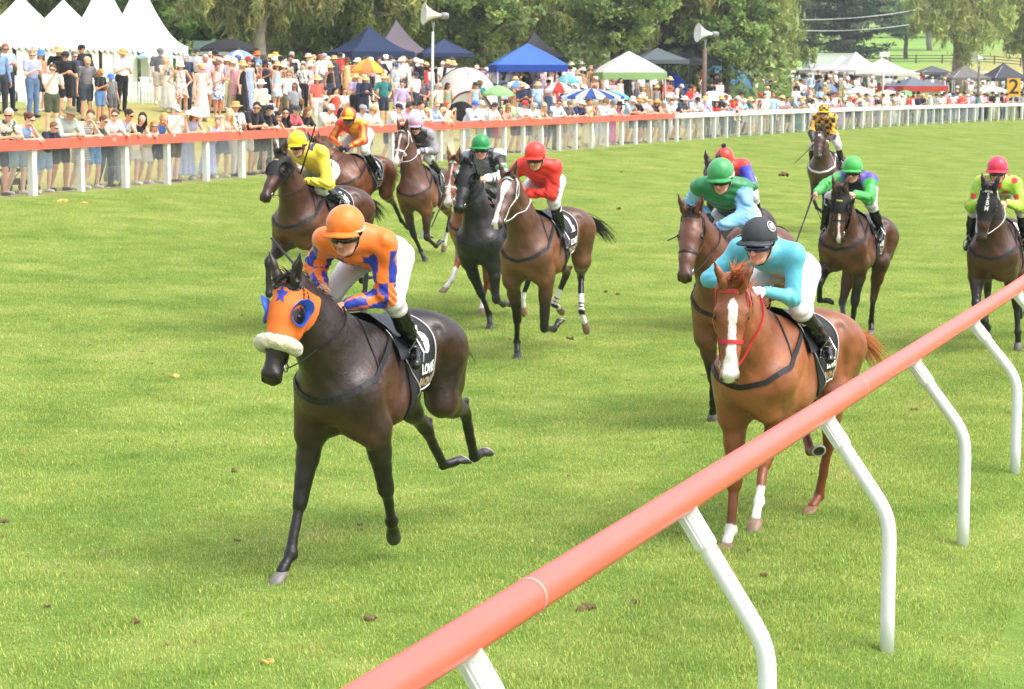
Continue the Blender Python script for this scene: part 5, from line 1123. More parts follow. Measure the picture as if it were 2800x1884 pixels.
rider('h2', 'jockey in yellow silks with navy stripes on the hooded dark bay', '#f2d21f', '#efd742', p2, q2, look=(-.2, -0.23), vox=.012, band='#d9bd1c')
rider('h3', 'jockey in red and orange quartered silks, quartered cap', '#f0b52a', '#ee9a25', p3, q3, look=(-.1, -0.20), skin='#8a5a42', vox=.014, band='#d9362b', gloves='#1b2038')
rider('h4', 'jockey in lilac grey silks with lilac cap and purple cuff', '#b79bad', '#8d8790', p4, look=(-.1, -0.27), vox=.014, gloves='#cfc8c2')
rider('h5', 'jockey in white silks with black bands and dark green cap on the black horse', '#188a45', '#e8e9ee', p5, look=(.15, -0.18), vox=.014, band='#8fb8a0')
rider('h6', 'jockey in plain red silks and red cap', '#ee3b28', '#e8301f', None, look=(.0, -0.20), vox=.012)
rider('h7', 'jockey in green silks with light blue sleeves and dull green cap', '#3f9a58', '#23804a', p7, look=(.0, -0.16), vox=.012, gloves='#3b3c40', band='#cfd8d0')
rider('h8', 'jockey in red and blue silks with navy pompom on a red cap', '#ea3a26', '#e23322', p8, pom='#1b2747', look=(.0, -0.23), vox=.015)
rider('h10', 'jockey in bright green sleeves and purple vest holding the whip low', '#46b04f', '#1d1c36', p10, look=(.05, -0.27), vox=.013)
rider('h11', 'jockey in lime silks with red spots and pink cap at the right edge', '#ea3356', '#a4cf3f', p11, look=(.0, -0.23), vox=.013, band='#7a1c2c')
rider('h12', 'last jockey in yellow and black checked silks and checked cap', '#eeb620', '#e8a81c', p12, q12, look=(.0, -0.18), vox=.015)
rider('h13', 'jockey in black sleeves hidden behind the black horse', '#202024', '#18181b', None, look=(.0, -0.27), vox=.016)
whip('h1', 'L', P(742, 651, 425), 'long dark whip slanting up from the orange jockey\'s hand', .05)
whip('h2', 'L', P(863, 341, 250), 'whip held upright beside the yellow cap', .02)
whip('h5', 'L', P(1297, 449, 238), 'whip lying across the mane of the black horse', .0)
whip('h7', 'R', P(1826, 658, 318), 'whip poking out left of the reddish bay horse\'s cheek', .0)
whip('h10', 'R', P(2178, 661, 246), 'whip pointing down from the green sleeved jockey\'s hand', .06)
whip('h12', 'R', P(2171, 448, 140), 'whip pointing down left of the last horse', .0)
whip('h13', 'R', P(1180, 620, 226), 'whip hanging down from a black sleeve left of the black horse', .05)
# white badge on the charcoal helmet
def badge():
    r, J, (f, l, u), C, org = RD['h9']; n = unit(l*.95+f*.10+u*.62); R = frame(n, u); m = MB(); V = []
    for rr in (.036, .030, .020): 
        for k in range(24):
            a = 2*math.pi*k/24; p = C+R[:, 0]*math.cos(a)*rr+R[:, 1]*math.sin(a)*rr; q = p-C; t = 1/math.sqrt((q@f/.126)**2+(q@l/.114)**2+(q@u/.118)**2+1e-9)
            d = unit(q+n*.112); t = 1/math.sqrt((d@f/.126)**2+(d@l/.114)**2+(d@u/.118)**2); V.append(C+d*(t*1.005+.006)-org)
    m.add(V, [(i*24+k, i*24+(k+1) % 24, (i+1)*24+(k+1) % 24, (i+1)*24+k) for i in (0,) for k in range(24)]+[tuple(48+k for k in range(24))]); m.build('badge', mat('badge_white', '#dedede', .6), r)
badge()
# ================================================================== the spectators
def cloth_mat(kind):
    nm = 'fabric_'+kind
    if nm in MATS: return MATS[nm]
    m = vmat(nm, .8, .35, 14, .10, 6, .25, obcol=True, sheen=.2)
    if kind == 'plain': return m
    nt = m.node_tree; b = nt.nodes['Principled BSDF']; L = nt.links.new; src = b.inputs['Base Color'].links[0].from_socket
    tc = nt.nodes.new('ShaderNodeTexCoord'); mx = nt.nodes.new('ShaderNodeMix'); mx.data_type = 'RGBA'; L(src, mx.inputs[6])
    if kind == 'stripe':
        w_ = nt.nodes.new('ShaderNodeTexWave'); w_.bands_direction = 'Z'; w_.inputs['Scale'].default_value = 9; fac = w_.outputs[0]; c2 = '#2a2c33'; lo, hi = .62, .72
    elif kind == 'check':
        w_ = nt.nodes.new('ShaderNodeTexChecker'); w_.inputs['Scale'].default_value = 24; fac = w_.outputs[1]; c2 = '#3a4350'; lo, hi = .4, .6
    else:
        w_ = nt.nodes.new('ShaderNodeTexNoise'); w_.inputs['Scale'].default_value = 13; w_.inputs['Detail'].default_value = 2; fac = w_.outputs[0]; c2 = dict(floral='#e9e2de', leaf='#4b4f4a', brown='#5b3a28', blueprint='#3e5fae', orange='#c46a45')[kind]; lo, hi = .52, .56
    L(tc.outputs['Object'], w_.inputs['Vector'])
    r = nt.nodes.new('ShaderNodeMapRange'); r.inputs[1].default_value = lo; r.inputs[2].default_value = hi; L(fac, r.inputs[0]); L(r.outputs[0], mx.inputs[0]); mx.inputs[7].default_value = (*lin(c2), 1)
    L(mx.outputs[2], b.inputs['Base Color']); return m
SKN = vmat('crowd_skin', .55, 0, 50, .05, 20, .35, obcol=True); HAIR = vmat('crowd_hair', .6, .4, 60, .2, 30, .3, obcol=True); STRAWM = vmat('straw', .85, .5, 160, .1, 40, .2, obcol=True)
rp = random.Random(11)
DARKM = mat('sunglass_black', '#0b0b0d', .12, spec=.8); SHOEM = vmat('shoe', .7, 0, 50, .05, 20, .3, obcol=True)
def joints(pose_, sex):
    J = {}; sw = .195 if sex == 'm' else .165; hw = .095 if sex == 'm' else .10
    pel, che, hd = np.array([0, 0, .95]), np.array([0, 0, 1.33]), np.array([.02, 0, 1.635]); lean = 0
    wr = [(.06, sw+.09, .80)]*2; el = [(-.02, sw+.07, 1.10)]*2; kn = [(.03, .10, .50), (.03, .10, .50)]; an = [(-.01, .11, .08)]*2
    if pose_.startswith('lean'):
        pel = np.array([-.10, 0, .93]); che = np.array([.10, 0, 1.27]); hd = np.array([.24, 0, 1.54])
        el = [(.27, sw+.06, 1.10)]*2; wr = [(.46, .06, 1.13)]*2; kn = [(-.04, .10, .50), (-.12, .10, .49)]; an = [(-.10, .11, .08), (-.28, .11, .08)]
        if pose_ == 'lean2': el = [(.30, sw+.05, 1.11), (.27, sw+.06, 1.10)]; wr = [(.28, .02, 1.38), (.46, .03, 1.13)]
        if pose_ == 'lean3': wr = [(.47, .14, 1.13), (.50, .20, 1.13)]
    elif pose_ == 'clap': el = [(.06, sw+.06, 1.10)]*2; wr = [(.27, .05, 1.22)]*2
    elif pose_ == 'phone': el = [(.16, sw+.03, 1.18)]*2; wr = [(.27, .06, 1.46)]*2
    elif pose_ == 'drink': el = [(.04, sw+.06, 1.10), (-.02, sw+.07, 1.10)]; wr = [(.24, .14, 1.20), (.05, sw+.09, .80)]
    elif pose_ == 'point': el = [(.16, sw+.16, 1.40), (-.02, sw+.07, 1.10)]; wr = [(.36, sw+.24, 1.46), (.05, sw+.09, .80)]
    elif pose_ == 'hips': el = [(-.10, sw+.20, 1.14)]*2; wr = [(.02, sw+.0, .98)]*2
    elif pose_ == 'sit':
        pel = np.array([0, 0, .12]); che = np.array([-.04, 0, .50]); hd = np.array([.0, 0, .82]); kn = [(.38, .14, .46), (.42, .10, .42)]; an = [(.50, .12, .07), (.66, .10, .07)]
        el = [(.10, sw+.05, .34)]*2; wr = [(.32, .12, .44)]*2
    elif pose_ == 'chair':
        pel = np.array([0, 0, .50]); che = np.array([-.10, 0, .88]); hd = np.array([-.04, 0, 1.19]); kn = [(.44, .12, .52), (.44, .12, .50)]; an = [(.52, .12, .08), (.50, .12, .08)]
        el = [(.08, sw+.05, .68)]*2; wr = [(.30, .10, .62)]*2
    J.update(pel=pel, che=che, hd=hd, sw=sw, hw=hw)
    for i, (n_, s) in enumerate((('l', 1), ('r', -1))):
        m_ = np.array([1, s, 1]); J['sh'+n_] = che+np.array([.0, sw*s, .10]); J['e'+n_] = np.array(el[i])*m_; J['w'+n_] = np.array(wr[i])*m_; J['h'+n_] = pel+np.array([0, hw*s, 0]); J['k'+n_] = np.array(kn[i])*m_; J['a'+n_] = np.array(an[i])*m_
    return J
TMP = {}
HANDC = {True: hand_mesh(curl=(.5, .6, .4), thumb='rel', left=True, h=.0085), False: hand_mesh(curl=(.5, .6, .4), thumb='rel', left=False, h=.0085)}
TURN = -.45
def head_axes(var=0):
    T_ = TURN+(0, -.5, .6)[var]; f = np.array([math.cos(T_)*.97, math.sin(T_)*.97, (-.2, -.1, -.3)[var]]); f = unit(f); l = unit(np.cross([0, 0, 1.], f)); return f, l, np.cross(f, l)
def body_t(pose_, sex, var=0):
    k = ('b', pose_, sex, var)
    if k in TMP: return TMP[k]
    J = joints(pose_, sex); S = Solid(); X_ = (1, 0, 0); up = unit(J['che']-J['pel'])
    S.cap(J['pel'], J['pel']+(J['che']-J['pel'])*.4, .13, .112, .05, 0, (X_, 1.25)); S.cap(J['pel']+(J['che']-J['pel'])*.4, J['che'], .112, .13 if sex == 'm' else .12, .05, 0, (X_, 1.3))
    S.cap(J['shl'], J['shr'], .055, .055, .05); S.cap(J['che']+up*.1, J['hd']-[0.01, 0, .06], .056 if sex == 'm' else .047, .05, .03)
    for n_ in 'lr':
        S.cap(J['sh'+n_], J['e'+n_], .048, .038, .03); S.cap(J['e'+n_], J['w'+n_], .038, .024, .015); S.cap(J['h'+n_], J['k'+n_], .09, .056, .03); S.cap(J['k'+n_], J['k'+n_]*.6+J['a'+n_]*.4, .054, .056, .02); S.cap(J['k'+n_]*.6+J['a'+n_]*.4, J['a'+n_], .056, .034, .02)
        fd = np.array([1, 0, 0.]) if pose_ not in ('sit',) else np.array([.9, 0, .4]); S.cap(J['a'+n_]-[0.03, 0, .03], J['a'+n_]+fd*.14-[0, 0, .045], .036, .030, .02)
    V, Q = S.mesh(.021)
    f, l, u = head_axes(var); c = J['hd']; H = Solid()
    H.cap(J['che']+up*.12, c-u*.06, .050, .048, .03); H.ball(c+u*.01, .098, .03, 0, (l, 1.22)); H.cap(c-u*.03+f*.03, c-u*.085+f*.045, .066, .042, .03, 0, (l, 1.05)); H.cap(c-u*.005+f*.09, c-u*.035+f*.104, .011, .014, .012)
    H.cap(c-u*.068+f*.074-l*.012, c-u*.068+f*.074+l*.012, .010, .010, .006)
    for s in (1, -1): H.cap(c+l*.085*s, c+l*.082*s-u*.03, .014, .010, .008)
    V2, Q2 = H.mesh(.0125); ms = [(V, Q), (V2, Q2)]
    for n_, lf in (('l', True), ('r', False)):
        d = J['w'+n_]-J['e'+n_]; s = 1 if lf else -1; ms.append(place_hand(HANDC[lf], J['w'+n_]-unit(d)*.01, d, np.array([.25, .9*s, .45])))
    V, Q = joinm(*ms); me = meshdata('body', V, Q, SKN, None, True)
    TMP[k] = (me, J); return TMP[k]
def cloth_t(pose_, sex, kind):
    k = (kind, pose_, sex)
    if k in TMP: return TMP[k]
    J = joints(pose_, sex); S = Solid(); X_ = (1, 0, 0); pel, che = J['pel'], J['che']; up = unit(che-pel); sit = pose_ in ('sit', 'chair'); dz = None
    if kind in ('tee', 'long', 'tank', 'dress', 'maxi'):
        bot = pel+up*.0 if kind in ('tee', 'long') else pel+up*.06
        r1 = .155 if sex == 'm' else .142; r2 = .162 if sex == 'm' else .142
        S.cap(bot, pel+(che-pel)*.45, r1, r1*.98 if sex == 'm' else .128, .05, 0, (X_, 1.18)); S.cap(pel+(che-pel)*.45, che, .14, r2, .06, 0, (X_, 1.25))
        if kind in ('tee', 'long'): S.cap(J['shl'], J['shr'], .068, .068, .05); S.ball(che+up*.13+[.02, 0, 0], .062, .03)
        for n_ in 'lr':
            if kind == 'tee': S.cap(J['sh'+n_], J['sh'+n_]*.42+J['e'+n_]*.58, .070, .066, .03)
            if kind == 'long': S.cap(J['sh'+n_], J['e'+n_], .067, .054, .03); S.cap(J['e'+n_], J['e'+n_]*.12+J['w'+n_]*.88, .052, .038, .015)
        if kind in ('tank', 'dress', 'maxi'):
            for n_, s in (('l', 1), ('r', -1)): S.cap(che+[.06, .07*s, .02], J['sh'+n_]*.7+che*.3+up*.06, .03, .022, .02)
    if kind in ('shorts', 'trousers'):
        S.cap(pel+up*.05, pel, .152 if sex == 'm' else .15, .158, .04, 0, (X_, 1.15))
        for n_ in 'lr':
            if kind == 'shorts': S.cap(J['h'+n_], J['h'+n_]*.28+J['k'+n_]*.72, .112, .092, .04)
            else: S.cap(J['h'+n_], J['k'+n_], .112, .076, .04); S.cap(J['k'+n_], J['a'+n_]+[0, 0, .02], .074, .058, .02)
    if kind in ('skirt', 'dress', 'maxi'):
        if sit:
            S.cap(pel, (J['kl']+J['kr'])/2, .17, .14, .04, 0)
            if kind == 'maxi': S.cap((J['kl']+J['kr'])/2, (J['al']+J['ar'])/2+[0, 0, .08], .15, .17, .04)
        else:
            e = (J['kl']+J['kr'])/2+[0, 0, .10] if kind != 'maxi' else (J['al']+J['ar'])/2+[0, 0, .10]; rr = .21 if kind != 'maxi' else .26
            S.cap(pel+up*.08, pel, .13, .165, .05, 0, (X_, 1.1)); S.cap(pel, e, .165, rr, .04, 0, (X_, 1.1)); S.cut(e-[0, 0, .42], e-[0, 0, .10+rr*.9], .5, .25+rr*.4, .01)
    def fold(X):
        d = wob(X, 17., 3., .006)
        if kind in ('skirt', 'dress', 'maxi') and not sit: a = np.arctan2(X[..., 1], X[..., 0]-pel[0]); d = d+.012*np.sin(a*9)*np.clip((pel[2]-X[..., 2])*2, 0, 1)
        return d
    V, Q = S.mesh(.019, disp=fold); V = relax(V, Q, 1, .3); me = meshdata(dict(tee='shirt', long='shirt', tank='top', dress='dress', maxi='dress', shorts='shorts', trousers='trousers', skirt='skirt')[kind], V, Q, cloth_mat('plain'), None, True); TMP[k] = me; return me
def head_t(kind):
    k = ('head', kind)
    if k in TMP: return TMP[k]
    m = None; S = Solid(); mt = HAIR; nm = 'hair'
    if kind in ('short', 'long', 'bun', 'crop'):
        S.ball((-.012, 0, .028), .103, .02, 0, ((0, 1, 0), 1.14)); S.cut((.10, 0, -.03), (.115, 0, .015), .075, .055, .03)
        if kind == 'long': S.cap((-.06, 0, -.02), (-.075, 0, -.22), .088, .070, .05, 0, ((1, 0, 0), 1.5)); S.cap((-.0, .078, -.02), (.0, .085, -.17), .026, .022, .02); S.cap((-.0, -.078, -.02), (.0, -.085, -.17), .026, .022, .02)
        if kind == 'bun': S.ball((-.11, 0, .06), .042, .02)
        V, Q = S.mesh(.013, disp=lambda X: wob(X, 45., 2., .004)); me = meshdata('hair', V, Q, HAIR, None, True)
    else:
        m = MB()
        if kind == 'cap': m.lathe([(.110, .015), (.112, .045), (.100, .085), (.066, .115), (.02, .128), (.002, .128)], 18, (-.012, 0, 0), None, sy=.90); V = [(.07+.10*math.cos(a)*c_, .085*math.sin(a), .022-.012*c_*math.cos(a)) for c_ in (.35, 1.) for a in np.linspace(-1.35, 1.35, 9)]; V = V+[(a, b, c_-.007) for a, b, c_ in V]; m.add(V, [(i, i+1, 10+i, 9+i) for i in range(8)]+[(18+i+9, 19+i+9, 19+i, 18+i) for i in range(8)]+[(9+i, 10+i, 28+i, 27+i) for i in range(8)])
        elif kind in ('straw', 'wide', 'bucket', 'fedora'):
            br, dz, cr = dict(straw=(.185, -.012, .105), wide=(.235, -.035, .11), bucket=(.150, -.050, .10), fedora=(.155, -.002, .105))[kind]
            m.lathe([(.100, .028), (br*.75, .024+dz*.3), (br, .024+dz), (br, .030+dz), (br*.75, .033+dz*.3), (.108, .040), (cr, .095), (cr*.85, .125), (.03, .132), (.002, .13)], 22, (-.008, 0, .01), None, sy=.94)
        me = meshdata('hat', m.v, m.f, STRAWM if kind in ('straw', 'wide', 'fedora') else cloth_mat('plain'), None, kind != 'x')
    TMP[k] = me; return me
def shades_t():
    if 'sg' not in TMP:
        m = MB(); V = []
        for z in (.008, -.004, -.018):
            for a in np.linspace(-.95, .95, 15): V.append((.112*math.cos(a)+(.004 if z == 0 else 0), .090*math.sin(a), z+(.008 if abs(a) < .15 and z < 0 else 0)-.0))
        m.add(V, [(r*15+i, (r+1)*15+i, (r+1)*15+i+1, r*15+i+1) for r in range(2) for i in range(14)]); TMP['sg'] = meshdata('sunglasses', m.v, m.f, DARKM, None, True)
    return TMP['sg']
def shoes_t(pose_, sex):
    k = ('shoe', pose_, sex)
    if k not in TMP:
        J = joints(pose_, sex); m = []
        for n_ in 'lr':
            S = Solid(); fd = np.array([1, 0, 0.]) if pose_ != 'sit' else np.array([.9, 0, .4]); S.cap(J['a'+n_]-[0.03, 0, .035], J['a'+n_]+fd*.15-[0, 0, .045], .044, .036, .02); m.append(S.mesh(.018))
        TMP[k] = [meshdata('shoe', V, Q, SHOEM, None, True) for V, Q in m]
    return TMP[k]
def attach(me, parent, col=None, M=None, name=None, mt=None):
    o = bpy.data.objects.new(name or me.name.split('.')[0], me); COL.objects.link(o); o.parent = parent
    if col is not None: o.color = (*lin(col), 1)
    if M is not None: o.matrix_local = M
    if mt is not None: o.material_slots[0].link = 'OBJECT'; o.material_slots[0].material = mt
    return o
def person(x, y, rz, pose_, sex, h, top, tcol, bot, bcol, hat, hcol, hair, label, group, z=None, skin='#e0b298', glass=True, pat='plain', cat=None, detail=True):
    g = gz(x, y) if z is None else z; s = h/1.75
    root = empty('person', (x, y, g), rz); root.scale = (s*random.Random(int(x*971+y*577)).uniform(.97, 1.06), s*random.Random(int(x*71+y*57)).uniform(.95, 1.12), s)
    if not pose_.startswith('lean') and z is None: root.rotation_euler = (rp.uniform(-.05, .05), rp.uniform(-.04, .07), rz)
    tag(root, label, cat or {'m': 'man', 'f': 'woman', 'c': 'child'}[sex], group); sx = 'm' if sex == 'm' else 'f'
    var = int(abs(x*37.7+y*91.3)) % 3; me, J = body_t(pose_, sx, var); attach(me, root, skin, name='body')
    attach(cloth_t(pose_, sx, top), root, tcol, mt=cloth_mat(pat) if pat != 'plain' else None)
    if bot: attach(cloth_t(pose_, sx, bot), root, bcol)
    f, l, u = head_axes(var); R = Matrix(((f[0], l[0], u[0], J['hd'][0]), (f[1], l[1], u[1], J['hd'][1]), (f[2], l[2], u[2], J['hd'][2]), (0, 0, 0, 1)))
    hk = {'m': 'short', 'f': 'long', 'c': 'short'}[sex]
    if isinstance(hair, tuple): hk, hair = hair
    if hair: attach(head_t(hk), root, hair, R)
    if hat: attach(head_t(hat), root, hcol, R)
    if glass: attach(shades_t(), root, None, R)
    if detail:
        for me_ in shoes_t(pose_, sx): attach(me_, root, '#d8d6d2' if sex != 'm' or int(x*13) % 2 else '#3a3a3c')
    return root
HF = math.atan2(-DX, DY)        # heading of someone at the fence looking straight over the track
def fence_p(u, q=FQ+.38):
    lo, hi = 5., 300.
    for _ in range(50):
        m_ = (lo+hi)/2; x, y = XY(q, m_)
        if CX_+F_*x/(y*cP+(CAMZ-1.5)*sP) < u: lo = m_
        else: hi = m_
    return XY(q, lo)
def bank_xy(u, yh, h=1.75, sit=False):
    """a spot on the bank where a head this tall is seen at (u, yh)"""
    best = None
    for q in np.arange(FQ+1.4, FQ+14, .35):
        x, y = fence_p(u, q); zt = gz(x, y)+(h*.93 if not sit else .80); d = y*cP-(zt-CAMZ)*sP; v = CY_-F_*(y*sP+(zt-CAMZ)*cP)/d
        e = abs(v-yh)+.2*q
        if best is None or e < best[0]: best = (e, x, y)
    return best[1], best[2]
G1 = 'spectators leaning on the fence'; G2 = 'spectators standing on the bank'; G3 = 'spectators sitting on the bank'
